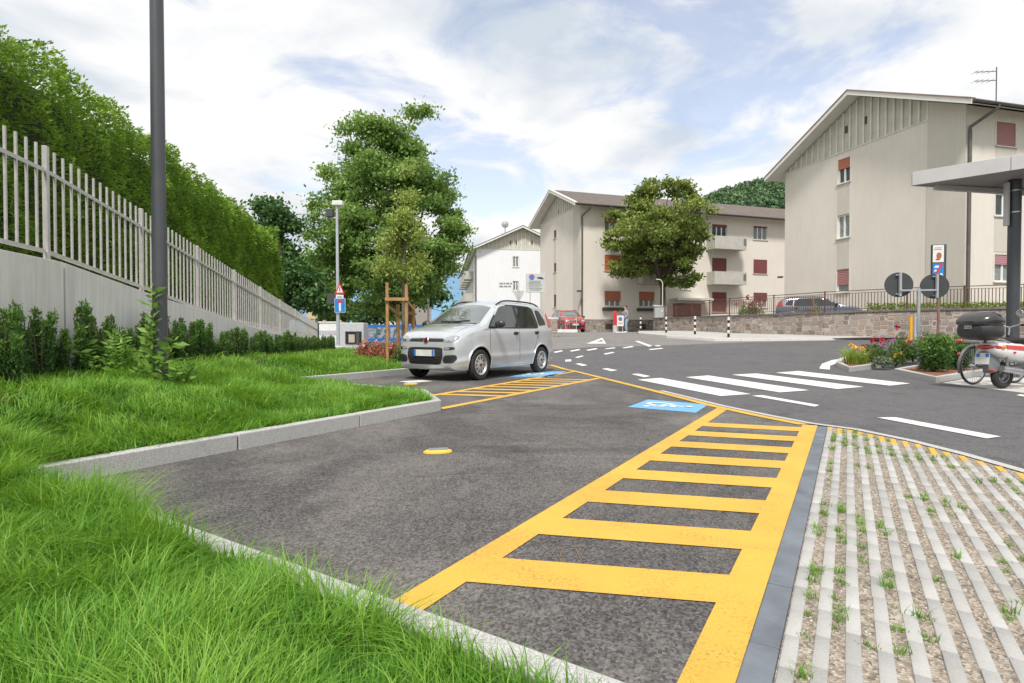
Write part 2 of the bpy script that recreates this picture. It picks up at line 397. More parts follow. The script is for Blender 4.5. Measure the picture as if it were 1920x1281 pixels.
mb = MB(); _q = lambda x, y: G(*_c(x, y))
def _st(x0, y0, x1, y1, w=5):
    a, b = _q(x0, y0), _q(x1, y1); d = (b - a).normalized(); n = Vector((-d.y, d.x, 0)) * .0026; mb.add([a + n, b + n, b - n, a - n], [(0, 1, 2, 3)])
for s_ in ((640, 668, 665, 640), (668, 640, 690, 636), (690, 660, 705, 640), (706, 640, 740, 632), (740, 634, 725, 668), (725, 668, 750, 674), (770, 640, 795, 634), (795, 634, 815, 680), (815, 684, 835, 690)): _st(*s_)
for i_, v_ in enumerate(mb.v): mb.v[i_] = (v_[0], v_[1], .0055 + .0001 * (i_ // 4))
o = mb.build('survey_mark', paint('faint orange chalk', (.22, .135, .07), (.115, .10, .092), (.40, .54), 160), fix=False); tag(o, 'faint orange survey scribble sprayed between two yellow bars', 'road marking'); o['kind'] = 'structure'
# corner fill of the near hatching along the edge line
# far hatching beside the car
a0 = Gz(797, 743); a1 = Gz(1075, 696.5); b0 = Gz(829, 768.5); b1 = Gz(1128, 710)
L2 = (a1 - a0).length; R2 = (b1 - b0).length
HB2 = []; _h = HB[2]; _v = (r0 + dB * _h[2] - nB * wband) - (l0 + dA * _h[0] + nA * wband); _d2 = (b1 - b0).normalized(); _n2 = Vector((_d2.y, -_d2.x)); _g = (b0 - a0).dot(_n2) - .24; KK = -_g * _v.dot(_d2) / _v.dot(_n2) + (b0 - a0).dot(_d2)
for k in range(-3, 16):
    s = .12 + k * .46
    if 0 < s + KK and s + KK + .17 < L2 and s + .17 < R2: HB2.append((s + KK, s + KK + .17, s, s + .17))
hatch('yellow_hatching', a0, a1, b0, b1, .12, .12, HB2, 'smaller yellow striped hatching on the asphalt beside the silver hatchback')
# wheelchair squares
def wheelchair(px4, label):
    P = [Gz(*p) for p in px4]; root = thing('wheelchair_marking', label, 'road marking', (P[0].x, P[0].y, .006)); root['kind'] = 'structure'
    o = P[0]; m = MB(); m.add([(p.x - o.x, p.y - o.y, 0) for p in P], [(0, 1, 2, 3)]); b = m.build('blue_square', M_blu, root, fix=False)
    if b.data.polygons[0].normal.z < 0: b.data.flip_normals()
    def uv(u, v):
        a = P[0] + (P[1] - P[0]) * u; b = P[3] + (P[2] - P[3]) * u; p = a + (b - a) * v; return Vector((p.x - o.x, p.y - o.y, lev[0]))
    m = MB()
    lev = [.002]
    def stroke(pts, w):
        for i in range(len(pts) - 1):
            lev[0] += .0004
            a = Vector(pts[i]); c = Vector(pts[i + 1]); d = (c - a).normalized(); n = Vector((-d.y, d.x)) * w / 2; e = d * w * .3
            m.add([uv(*(a - e + n)), uv(*(c + e + n)), uv(*(c + e - n)), uv(*(a - e - n))], [(0, 1, 2, 3)])
    # symbol seen sideways: head, back, seat, leg, wheel (u across the square, v from its head to its foot)
    t = .075
    stroke([(.47, .30), (.47, .58), (.66, .58), (.72, .80), (.80, .78)], t); stroke([(.47, .42), (.63, .42)], t)
    stroke([(.42, .46), (.335, .53), (.30, .63), (.32, .74), (.39, .82), (.49, .84), (.58, .79), (.62, .69)], t)
    stroke([(.44, .20), (.50, .20)], .09)
    s = m.build('symbol', M_symbol, root, fix=False)
    s.data.update()
    for p in s.data.polygons:
        if p.normal.z < 0: p.flip()
    return root
wheelchair([(1215, 750), (1328, 759.5), (1305, 775), (1177, 764)][1:] + [(1215, 750)], 'pale blue painted square with white wheelchair symbol in the empty bay')
wheelchair([(1062, 697), (1030, 707), (955, 707), (1000, 697)], 'blue painted square mostly under the rear of the silver hatchback')
# zebra crossing
_z = lambda x, y: (1080 + x / 3.4286, 680 + y / 3.4286)
zr = thing('zebra_crossing', 'white striped zebra crossing painted across the dark road', 'zebra crossing', (5.5, 11, .012)); zr['kind'] = 'structure'
for st in [[(395, 113), (545, 102), (1125, 207), (930, 220)], [(705, 97), (850, 86), (1500, 182), (1310, 196)], [(1000, 81), (1160, 73), (1850, 160), (1680, 174)], [(1283, 68), (1430, 57), (2150, 138), (2020, 152)]]:
    m = MB(); m.add([(g.x - 5.5, g.y - 11, 0) for g in [G(*_z(*p)) for p in st]], [(0, 1, 2, 3)]); o = m.build('stripe', M_wht, zr, fix=False)
    if o.data.polygons[0].normal.z < 0: o.data.flip_normals()
# white dashes
_d = lambda x, y: (1000 + x / 4.571, 580 + y / 4.571)
def dash(px4, label, raw=False):
    pts = [GS(*p) for p in px4]; o = drape('lane_dash', [(p.x, p.y) for p in pts], .012, M_wht); tag(o, label, 'road marking', 'white dashes on the road'); o['kind'] = 'structure'; return o
dash([(1645, 785), (1680, 784.5), (1877, 821), (1850, 824.5)], 'longest white lane dash on the dark road beyond the striped paving')
dash([_z(1130, 218), _z(1195, 214), _z(1565, 279), _z(1535, 289)], 'white lane dash just in front of the zebra crossing')
for q in [[(838, 560), (900, 556), (1005, 578), (950, 587)], [(588, 513), (640, 510), (722, 526), (670, 535)], [(358, 470), (400, 467), (465, 483), (420, 490)], [(272, 436), (325, 433), (325, 450), (275, 453)]]:
    dash([_d(*p) for p in q], 'short white dash in the curve leading left from the zebra crossing')
for q in [[(355, 415), (410, 401), (437, 404), (380, 420)], [(600, 384), (680, 369), (700, 374), (622, 391)], [(985, 345), (1100, 334), (1115, 340), (1005, 352)]]:
    dash([_d(*p) for p in q], 'short white dash in the inner curve of the junction')
for q in [[(170, 369), (240, 355), (258, 361), (190, 376)], [(310, 359), (390, 344), (405, 351), (330, 366)], [(452, 352), (535, 336), (552, 344), (470, 358)], [(608, 341), (690, 329), (708, 336), (628, 344)], [(760, 332), (845, 318), (862, 326), (780, 336)], [(1040, 312), (1080, 310), (1095, 318), (1050, 320)]]:
    dash([_d(*p) for p in q], 'short white give-way dash across the mouth of the side street')
dash([_d(870, 276), _d(900, 273), _d(1020, 316), _d(990, 323)], 'white centre line dash pointing up the side street')
tri = px_polys([[_d(455, 297), _d(590, 247), _d(625, 297)]])[0]; tin = px_polys([[_d(540, 282), _d(588, 262), _d(597, 281)]])[0]
obs = join_draped('give_way_triangle', [[tri[i], tri[(i + 1) % 3], tin[(i + 1) % 3], tin[i]] for i in range(3)], .012, M_wht); tag(obs, 'white outlined give-way triangle painted on the side street', 'road marking'); obs['kind'] = 'structure'
arc = px_polys([[(1590, 672), (1560, 676), (1541, 683), (1536, 692), (1556, 694), (1556, 687), (1572, 680), (1592, 676)]])[0]
o = join_draped('curved_line', [[arc[i], arc[i + 1], arc[6 - i], arc[7 - i]] for i in range(3)], .012, M_wht); tag(o, 'white curved line painted round the tip of the flower island', 'road marking'); o['kind'] = 'structure'
o = drape('pale_bay_floor', px_polys([[(1767, 719), (1830, 708), (2050, 712), (2050, 752), (1920, 738)]])[0], .010, mat('pale concrete floor', (.50, .48, .45), .85, var=.1, scale=3)); struct(o)
o = drape('lane_dash', px_polys([[(1913, 741), (1990, 750), (1990, 757), (1905, 743)]])[0], .014, M_wht); tag(o, 'white dash at the right edge below the scooter', 'road marking', 'white dashes on the road'); o['kind'] = 'structure'
# ------------------------------------------------------------------ kerbs
def kerb(name, pts, w, h, top=None, seglen=1.0, m=M_granite, side=1):
    """granite kerb stones along a polyline; the stones lie to the left (side=1) of the line"""
    mb = MB()
    for a, b in zip(pts, pts[1:]):
        a = Vector(a); b = Vector(b); L = (b - a).length; k = max(1, round(L / seglen)); d = (b - a) / L; n = Vector((-d.y, d.x)) * side
        for i in range(k):
            p = a + d * (L * i / k + .006); q = a + d * (L * (i + 1) / k - .006); c = (p + q) / 2 + n * w / 2
            z = gz(c.x, c.y); mb.box((c.x, c.y, z + (h - .2) / 2), ((q - p).length, w, h + .2 + random.uniform(-.003, .003)), math.atan2(d.y, d.x))
    return struct(mb.build(name, m, bevel=.008))
K_T1 = (-.85, 6.72); K_T2 = (-1.22, 7.95); K_C = (-2.87, 3.36)
K0b = (1.9, .253)
K2a = (-3.9, 9.9); K2b = (-.95, 14.8)
kerb('kerb', [K_C, K_T1], .11, .13, seglen=1.2); kerb('kerb', [K_T1, K_T2], .11, .13); kerb('kerb', [K_T2, K2a], .11, .13, side=1)
kerb('kerb', [(-2.87, 3.344), K0b], .10, .125, side=-1); kerb('kerb', [K2a, K2b], .12, .13)
# ------------------------------------------------------------------ grass bank
def wallx(y): return -3.55 - .176 * y
_KL = [(1.84, .16), (-2.93, 3.26), (-.97, 6.72), (-1.30, 7.86), (-4.05, 9.9), (-1.06, 14.87)]
def bank_v(x, y):
    x = np.asarray(x, float); y = np.asarray(y, float); dk_ = np.full(x.shape, 9.0)
    for (ax, ay), (bx_, by_) in zip(_KL, _KL[1:]):
        ex, ey = bx_ - ax, by_ - ay; t = np.clip(((x - ax) * ex + (y - ay) * ey) / (ex * ex + ey * ey), 0, 1); dk_ = np.minimum(dk_, np.hypot(x - ax - ex * t, y - ay - ey * t))
    dw = x - (-3.55 - .176 * y); hw = np.interp(y, [0, 9, 12.6, 21, 30], [.53, .50, .40, .24, .16]); t = np.clip(1 - dw / 3.2, 0, 1); t = t * t * (3 - 2 * t)
    e = np.clip(dk_ / 1.25, 0, 1); e = e * e * (3 - 2 * e); return .095 + (hw - .095) * t * e
def bank(x, y): return float(bank_v(np.array([x]), np.array([y]))[0])
BANK = [(2.3, -.3), (1.84, .16), (-2.93, 3.26), (-3.02, 3.30), (-.97, 6.72), (-1.30, 7.86), (-4.05, 9.9), (-1.06, 14.87), (-1.1, 16.5), (-3.5, 19.5), (-7.4, 24), (-9.5, 24), (-7.8, 22.5), (-3.2, -1.6), (1.5, -1.6)]
def inside(poly, X, Y):
    r = np.zeros(len(X), bool); j = len(poly) - 1
    for i in range(len(poly)):
        xi, yi = poly[i]; xj, yj = poly[j]
        c = ((yi > Y) != (yj > Y)) & (X < (xj - xi) * (Y - yi) / (yj - yi + 1e-12) + xi); r ^= c; j = i
    return r
M_soil = mat('soil under grass', (.035, .05, .015), .95, var=.4, scale=6)
bm = fill(BANK)
for c in np.arange(-9, 2.5, .5): bmesh.ops.bisect_plane(bm, geom=bm.verts[:] + bm.edges[:] + bm.faces[:], plane_co=(c, 0, 0), plane_no=(1, 0, 0))
for c in np.arange(-1.5, 24, .5): bmesh.ops.bisect_plane(bm, geom=bm.verts[:] + bm.edges[:] + bm.faces[:], plane_co=(0, c, 0), plane_no=(0, 1, 0))
for v in bm.verts: v.co.z = bank(v.co.x, v.co.y)
bmesh.ops.recalc_face_normals(bm, faces=bm.faces)
for f in bm.faces:
    if f.normal.z < 0: f.normal_flip()
me = bpy.data.meshes.new('bank'); bm.to_mesh(me); bm.free(); me.materials.append(M_soil)
o = bpy.data.objects.new('grass_bank', me); COL.objects.link(o); struct(o)
def noise2(x, y, s, seed):
    """smooth value noise (numpy)"""
    r = np.random.default_rng(seed).random((64, 64)); x = x * s + 200; y = y * s + 200; xi = np.floor(x).astype(int); yi = np.floor(y).astype(int); fx = x - xi; fy = y - yi
    fx = fx * fx * (3 - 2 * fx); fy = fy * fy * (3 - 2 * fy); g = lambda a, b: r[a % 64, b % 64]
    return (g(xi, yi) * (1 - fx) + g(xi + 1, yi) * fx) * (1 - fy) + (g(xi, yi + 1) * (1 - fx) + g(xi + 1, yi + 1) * fx) * fy
def blades(X, Y, Z, length, width, lean, az, var, name, m, segs=3):
    n = len(X); ca, sa = np.cos(az), np.sin(az); V = np.zeros((n, 2 * segs + 2, 3))
    # width direction random-ish: faces camera-independent
    wa = az + PI / 2 + RNG.normal(0, .5, n); wx, wy = np.cos(wa), np.sin(wa)
    for k in range(segs + 1):
        t = k / segs; out = length * lean * t ** 1.9; up = length * (t - .40 * lean * t ** 2.2); w = width * (1 - t ** 1.6) * .5 + .0002
        for sgn, c in ((-1, 0), (1, 1)):
            V[:, 2 * k + c, 0] = X + ca * out + sgn * wx * w; V[:, 2 * k + c, 1] = Y + sa * out + sgn * wy * w; V[:, 2 * k + c, 2] = Z + up
    idx = np.arange(n)[:, None] * (2 * segs + 2); q = np.concatenate([idx + np.array([[2 * k, 2 * k + 1, 2 * k + 3, 2 * k + 2]]) for k in range(segs)], 1).reshape(-1, 4)
    return np_mesh(name, V.reshape(-1, 3), q, m, var=np.repeat(var, segs))
M_grass = foliage('meadow grass', (.026, .100, .010), (.112, .285, .020), (.31, .50, .085), .35, .9, .5, straw=(.56, .52, .25))
gx, gy, gw = [], [], []
for (x0, x1, y0, y1, dens) in [(-4.2, 2.2, .5, 3.5, 12500), (-4.6, -.6, 3.4, 7.0, 5600), (-6, -.8, 7, 12, 1300), (-8, -.8, 12, 24, 520)]:
    n = int((x1 - x0) * (y1 - y0) * dens); X = RNG.uniform(x0, x1, n); Y = RNG.uniform(y0, y1, n)
    k = inside(BANK, X, Y) & (X > -1.02 * Y - .5) & (X < 1.0 * Y + .3); gx.append(X[k]); gy.append(Y[k])
X = np.concatenate(gx); Y = np.concatenate(gy); dist = np.hypot(X, Y)
k = (X - (-3.55 - .176 * Y) > .18) & (dist > .95)
k &= ~((X - (-3.55 - .176 * Y) < .75) & (RNG.random(len(X)) < .55))
X, Y, dist = X[k], Y[k], dist[k]
nz = noise2(X, Y, 3.1, 3); n2_ = noise2(X, Y, .9, 5); n3 = noise2(X, Y, 9.0, 8)
# clumps: pull blades towards clump angle and height
az = 2 * PI * (noise2(X, Y, 1.7, 21) * 1.6 + .25 * noise2(X, Y, 6, 22)) + RNG.normal(0, 1.05, len(X))
tuft = noise2(X, Y, 5.2, 12); length = (.045 + .070 * nz + .045 * n2_ + .115 * np.clip(tuft - .35, 0, 1) ** 1.2) * RNG.uniform(.55, 1.45, len(X)) * (1 + .38 * ((X < -1.15) & (Y - (1.705 - .648 * (X + .341)) > -.42) & (Y < 3.5))); width = np.clip(.0024 + .0011 * dist, .0036, .016) * RNG.uniform(.6, 1.5, len(X))
# distance of a blade to the kerbs keeps the edge shorter
lean = np.clip(RNG.normal(.72, .33, len(X)) + .6 * (n2_ - .5), .05, 1.55)
var = np.clip(.46 + .40 * (nz - .5) + .55 * (tuft - .5) + RNG.normal(0, .24, len(X)) + (RNG.random(len(X)) < .05) * .62, 0, 1)
stuff(blades(X, Y, bank_v(X, Y) - .004, length, width, lean, az, var, 'grass', M_grass, 4), 'long bright green grass growing on the bank and beside the kerbs', 'grass')
# ------------------------------------------------------------------ striped paving on the right
P0 = Vector((B0.x, B0.y)); dk = dB; nk = Vector((dk.y, -dk.x))
def hit_edge(o, d):
    best = None
    for a, b in zip(EDGE2, EDGE2[1:]):
        a = Vector(a); b = Vector(b); e = b - a; den = d.x * e.y - d.y * e.x
        if abs(den) < 1e-9: continue
        t = ((a.x - o.x) * e.y - (a.y - o.y) * e.x) / den; s = ((a.x - o.x) * d.y - (a.y - o.y) * d.x) / den
        if 0 <= s <= 1 and t > 0 and (best is None or t < best): best = t
    return best
wk = .088
mb = MB(); s = -.7; Lk = hit_edge(P0 + nk * wk / 2, dk) - .06
while s < Lk:
    e = min(s + .46, Lk); c = P0 + nk * wk / 2 + dk * (s + e) / 2; mb.box((c.x, c.y, -.03), (e - s - .006, wk - .004, .085 + random.uniform(-.002, .002)), math.atan2(dk.y, dk.x)); s += .46
struct(mb.build('stone_kerb', M_dkerb, bevel=.005))
def concrete_paver():
    n = NT('pale concrete pavers'); at = n.attr(); c = n.ramp(at, [(0, (.36, .352, .34)), (.5, (.405, .397, .383)), (1, (.455, .447, .432))])
    sp = n.ramp(n.noise(170, 4, .7), [(.35, .86), (.7, 1.06)]); st = n.ramp(n.noise(2.5, 6, .7, .5), [(.3, .82), (.6, 1.03)])
    n.bump(n.noise(210, 4, .7), .35, .003); return n.fin(n.mix(1, n.mix(1, c, sp, 'MULTIPLY'), st, 'MULTIPLY'), .85)
M_pav = concrete_paver()
def gravel_mat():
    n = NT('sandy gravel'); c = n.ramp(n.voro(95, 'F1', None, 'Color'), [(.1, (.13, .105, .085)), (.45, (.28, .235, .185)), (.8, (.42, .365, .30)), (1, (.50, .46, .40))])
    n.bump(n.voro(95), .9, .008); return n.fin(n.mix(1, c, n.ramp(n.noise(3, 5), [(.3, .75), (.7, 1.1)]), 'MULTIPLY'), .95)
gp = [P0 + nk * wk - dk * 1.2, P0 + nk * 3.6 - dk * 1.2]
struct(drape('gravel_bed', [(gp[0].x, gp[0].y)] + [tuple(P0 + nk * wk + dk * (Lk + .05))] + EDGE2[7:] + [(gp[1].x, gp[1].y)], .007, gravel_mat()))
mv, mf, mvar, tips = [], [], [], []
step = .0805; wst = .041; TUFT = []
off = wk + .004
i = 0; tipmb = MB()
while True:
    o = P0 + nk * (off + i * step + wst / 2); L = hit_edge(o, dk)
    if i > 44 or L is None: break
    L -= .05; s = -1.1 + random.uniform(0, .2)
    while s < L:
        e = min(s + .19 + random.choice([0, 0, .0, .01]), L); c = o + dk * (s + e) / 2 + nk * random.uniform(-.0012, .0012); h = .012 + random.uniform(-.0025, .0025)
        a = math.atan2(dk.y, dk.x) + random.uniform(-.006, .006); R = Matrix.Translation((c.x, c.y, 0)) @ Matrix.Rotation(a, 4, 'Z'); l2 = (e - s - .003) / 2; w2 = wst / 2; ch = .0018
        target = tipmb if e > L - .13 else None
        vs = [R @ Vector((x * l2, y * w2, -.03)) for x, y in ((-1, -1), (1, -1), (1, 1), (-1, 1))] + [R @ Vector((x * l2, y * w2, h - ch)) for x, y in ((-1, -1), (1, -1), (1, 1), (-1, 1))] + [R @ Vector((x * (l2 - ch), y * (w2 - ch), h)) for x, y in ((-1, -1), (1, -1), (1, 1), (-1, 1))]
        fs = [(8, 9, 10, 11)] + [(k, (k + 1) % 4, 4 + (k + 1) % 4, 4 + k) for k in range(4)] + [(4 + k, 4 + (k + 1) % 4, 8 + (k + 1) % 4, 8 + k) for k in range(4)]
        if target: target.add(vs, fs)
        else:
            b = len(mv); mv += [tuple(v) for v in vs]; mf += [[b + q for q in f] for f in fs]; mvar += [random.random()] * 9
        s = e
    for _ in range(int((L + 1.1) * 9)):
        t = random.uniform(-.9, L - .08); q = o + nk * (step / 2) + dk * t + nk * random.gauss(0, .008)
        if noise2(np.array([q.x]), np.array([q.y]), 2.6, 31)[0] + .25 * random.random() > .56: TUFT.append((q.x, q.y))
    i += 1
me = np_mesh('paving_strips', np.array(mv), np.array(mf), M_pav, var=mvar); struct(me)
struct(tipmb.build('painted_paving_ends', M_yel))
# pale kerb behind yellow paver ends is the flush kerb already laid
T = np.array(TUFT); nb = 18; X = np.repeat(T[:, 0], nb) + RNG.normal(0, .011, len(T) * nb); Y = np.repeat(T[:, 1], nb) + RNG.normal(0, .011, len(T) * nb)
sz = np.repeat(RNG.uniform(.3, 1.35, len(T)) ** 1.5, nb)
stuff(blades(X, Y, np.full(len(X), .006), sz * RNG.uniform(.018, .05, len(X)), np.full(len(X), .003), RNG.uniform(.3, 1, len(X)), RNG.uniform(0, 2 * PI, len(X)), np.clip(RNG.normal(.45, .2, len(X)), 0, 1), 'grass_tufts', M_grass), 'little green grass tufts sprouting in the gravel between the paving strips', 'grass')
# small loose stones in the gravel
n = 9000; X = RNG.uniform(.6, 4.2, n); Y = RNG.uniform(1.2, 5.6, n); rel = (X - P0.x) * nk.x + (Y - P0.y) * nk.y - off; fr_ = rel % step
k = (rel > 0) & (fr_ > wst + .004) & (fr_ < step - .004) & inside(EDGE2 + [(4.5, 1), (P0.x, P0.y - 1), tuple(P0)], X, Y); X, Y = X[k], Y[k]
r = RNG.uniform(.002, .0055, len(X)); base = np.array([(1, 0, 0), (-.5, .87, 0), (-.5, -.87, 0), (0, 0, .8)])
V = (base[None] * (r[:, None, None] * RNG.uniform(.6, 1.4, (len(X), 4, 1)))); V[:, :, 0] += X[:, None]; V[:, :, 1] += Y[:, None]; V[:, :, 2] += .007
q = (np.arange(len(X))[:, None, None] * 4 + np.array([[0, 1, 3], [1, 2, 3], [2, 0, 3]])[None]).reshape(-1, 3)
nst = NT('loose stones'); cst = nst.ramp(nst.attr(), [(0, (.16, .12, .09)), (.6, (.42, .34, .26)), (1, (.62, .56, .5))]); nst.fin(cst, .9)
stuff(np_mesh('gravel', V.reshape(-1, 3), q, nst.mat, var=np.repeat(RNG.random(len(X)), 3)), 'loose sandy gravel between the concrete paving strips', 'gravel')
# ------------------------------------------------------------------ left: retaining wall, steel fence, hedge
def walltop(y): return float(np.interp(y, [-2, 5.7, 8, 9.6, 11.5, 13.1, 22.6], [1.70, 1.655, 1.42, 1.31, 1.125, 1.0, .14]))
wd = Vector((-.1733, .9849)); wn = Vector((.9849, .1733))            # along the wall, and towards the street
def wpt(y, off=0): return Vector((wallx(y), y)) + wn * off
def concrete():
    n = NT('board marked concrete'); v = n.scaled((.6, .6, 9)); a = n.noise(1.2, 8, .65, .3); streak = n.noise(2.2, 6, .6, 0, n.scaled((7, 7, .5)))
    c = n.mix(n.ramp(a, [(.3, 0), (.7, 1)]), (.66, .645, .62), (.75, .74, .72)); c = n.mix(1, c, n.ramp(streak, [(.3, .86), (.62, 1.03)]), 'MULTIPLY')
    pits = n.ramp(n.voro(26), [(.03, .55), (.075, 1)]); c = n.mix(.55, c, n.mix(1, c, pits, 'MULTIPLY')); n.bump(n.noise(40, 5, .6), .25, .004); return n.fin(c, .85)
M_conc = concrete()
rw = thing('retaining_wall', 'pale grey concrete retaining wall under the steel fence, sinking into the grass', 'wall', (wallx(5), 5, 0))
def wall_slab(y0, y1, t, zb, top, off, M, parent, name, nseg=6):
    mb = MB(); ys = [y0 + (y1 - y0) * i / nseg for i in range(nseg + 1)]; o = parent.location
    for i, y in enumerate(ys):
        a = wpt(y, off); b = wpt(y, off - t)
        for p in (a, b):
            for z in (zb, top(y)): mb.v.append((p.x - o.x, p.y - o.y, z))
    for i in range(nseg):
        k = i * 4
        for f in ((k, k + 4, k + 5, k + 1), (k + 3, k + 7, k + 6, k + 2), (k + 1, k + 5, k + 7, k + 3)): mb.f.append(list(f)); mb.m.append(0)
    for k in (0, nseg * 4): mb.f.append([k, k + 1, k + 3, k + 2]); mb.m.append(0)
    return mb.build(name, M, parent, bevel=.006)
for y0, y1 in ((-1.5, 1.7), (1.72, 5.70), (5.73, 9.7), (9.715, 13.7), (13.715, 18.2), (18.215, 22.9)): wall_slab(y0, y1, .22, -.3, walltop, 0, M_conc, rw, 'wall_panel')
M_gal = mat('galvanised fence steel', (.56, .54, .525), .45, .35, var=.1, scale=12)
M_gal2 = mat('galvanised pole steel', (.50, .53, .56), .4, .5, var=.08, scale=6)
def ftop(y): return float(np.interp(y, [-2, 4.8, 5.62, 7.5, 9.4, 11.46, 15.2, 22.6], [2.86, 2.81, 2.79, 2.605, 2.41, 2.205, 1.845, 1.15]))
fence = thing('steel_fence', 'grey steel bar fence on the concrete wall in front of the tall hedge', 'fence', (wallx(5), 5, 0))
posts_y = [1.72 + 1.955 * k for k in range(11)]; posts_y = [5.63 + 1.955 * k for k in range(-3, 9)]; fo = fence.location
def fl_(y, z, off=-.11): p = wpt(y, off); return Vector((p.x - fo.x, p.y - fo.y, z))
for k, y in enumerate(posts_y):
    m = MB(); c = fl_(y, 0); zt = ftop(y) + .01; zb = walltop(y) + .002; m.box((c.x, c.y, (zt + zb) / 2), (.044, .046, zt - zb), math.atan2(wd.y, wd.x)); m.box((c.x, c.y, zb + .006), (.13, .11, .012), math.atan2(wd.y, wd.x)); m.build('post', M_gal, fence, bevel=.003)
    if k + 1 < len(posts_y):
        y1 = posts_y[k + 1]; e0, e1 = y + .036, y1 - .036; m = MB()
        rt0, rt1 = ftop(e0) - .235, ftop(e1) - .235; rb0, rb1 = ftop(e0) - 1.04, ftop(e1) - 1.04
        m.bar(fl_(e0, rt0), fl_(e1, rt1), .02, .04); m.bar(fl_(e0, rb0), fl_(e1, rb1), .02, .04)
        for j in range(1, 14):
            t = j / 14; yy = y + (y1 - y) * t; c = fl_(yy, 0); zt = ftop(y) + (ftop(y1) - ftop(y)) * t; zb = zt - 1.03; m.box((c.x, c.y, (zt + zb) / 2), (.0195, .0195, zt - zb), math.atan2(wd.y, wd.x))
        m.build('bar_panel', M_gal, fence)
# low white wall beyond the fence
M_render = mat('white rendered wall', (.58, .565, .54), .85, var=.1, scale=2)
lw = thing('garden_wall', 'low pale wall standing behind the lower end of the steel fence', 'wall', (wallx(16) - 1.0, 16, 0))
o = lw.location; m = MB(); p, q = wpt(12.2, -.75), wpt(23.5, -.75); m.bar((p.x - o.x, p.y - o.y, .65), (q.x - o.x, q.y - o.y, .25), .2, 1.15); m.build('wall_body', M_render, lw, bevel=.01); m = MB(); m.bar((p.x - o.x, p.y - o.y, 1.255), (q.x - o.x, q.y - o.y, .855), .26, .05); m.build('coping', M_conc, lw, bevel=.006)
# ---- leaves
def leaf_mesh(name, P, size, m, parent=None, up=.2, aspect=.5, var=None, droop=0.0, N=None):
    n = len(P); u = RNG.normal(0, 1, (n, 3)); u[:, 2] += up
    if N is not None: u = u * .8 + N * 1.2
    u[:, 2] -= droop; u /= np.linalg.norm(u, axis=1)[:, None]
    w = RNG.normal(0, 1, (n, 3)); w -= (w * u).sum(1)[:, None] * u; w /= np.linalg.norm(w, axis=1)[:, None]; nn = np.cross(u, w)
    s = (np.full(n, size) if np.isscalar(size) else size) * RNG.uniform(.6, 1.35, n); s = s[:, None]
    V = np.stack([P, P + u * s * .5 + w * s * aspect * .5 + nn * s * .06, P + u * s, P + u * s * .5 - w * s * aspect * .5 + nn * s * .06], 1).reshape(-1, 3)
    q = np.arange(n)[:, None] * 4 + np.arange(4)[None]
    return np_mesh(name, V, q, m, parent, var=np.clip(RNG.normal(.5, .22, n) if var is None else var + RNG.normal(0, .13, n), 0, 1))
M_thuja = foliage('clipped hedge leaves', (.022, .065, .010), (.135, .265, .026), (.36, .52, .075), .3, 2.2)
M_yew = foliage('yew needles', (.018, .052, .014), (.062, .145, .028), (.19, .33, .055), .15, 3)
M_bark = mat('brown bark', (.075, .058, .045), .9, var=.4, scale=10, bump=.8, bscale=25)
M_barkg = mat('grey bark', (.16, .13, .11), .9, var=.3, scale=10, bump=.5, bscale=30)
hd = thing('tall_hedge', 'tall clipped bright green hedge behind the steel fence', 'hedge', (wallx(10) - 1.2, 10, 0)); o = hd.location
n = 150000; y = 2.4 + 16.8 * RNG.random(n) ** 1.35; face = RNG.random(n); t = RNG.random(n)
top = np.interp(y, [2, 6.6, 11.5, 15.8, 19.9], [4.5, 4.42, 4.34, 4.22, 3.85]); top = top + .18 * (noise2(y, y * 0, 1.1, 41) - .5) + .30 * (noise2(y, y * 0, 3.2, 42) - .5) + .16 * (noise2(y, y * 0, 8.0, 48) - .5)
z = .4 + (top - .4) * t; end = np.minimum(1, (19.6 - y) / .7)
bul = .20 * noise2(y * 1.0, z * .7, 2.0, 43) + .18 * noise2(y, z * .6, 5.5, 44)
offs = -1.02 - .28 * (t ** 3) * .6 + bul - .10; dep = RNG.exponential(.07, n); offs = offs - dep
topm = face < .16; z = np.where(topm, top + .10 - RNG.exponential(.11, n), z); offs = np.where(topm, -1.1 - RNG.random(n) * .9, offs)
endm = (face > .90); y = np.where(endm, 19.2 + .18 * noise2(z, z * 0, 2, 47) - dep, y); offs = np.where(endm, -1.05 - RNG.random(n) * 1.0, offs)
P = np.stack([-3.55 - .176 * y + wn.x * offs - o.x, y + wn.y * offs - o.y, z], 1)
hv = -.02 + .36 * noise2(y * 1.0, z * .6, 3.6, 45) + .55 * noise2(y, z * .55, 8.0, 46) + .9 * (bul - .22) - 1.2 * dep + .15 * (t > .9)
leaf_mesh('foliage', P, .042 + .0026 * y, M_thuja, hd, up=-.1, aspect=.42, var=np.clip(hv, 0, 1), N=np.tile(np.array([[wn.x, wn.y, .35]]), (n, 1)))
for k in range(9):
    yy = 4 + 1.9 * k; a = wpt(yy, -1.55); mb = MB(); mb.tube([(a.x - o.x, a.y - o.y, -.2), (a.x - o.x + .03, a.y - o.y, 1.8), (a.x - o.x, a.y - o.y + .05, 3.3)], [.07, .05, .02], 7); mb.build('stem', M_bark, hd)
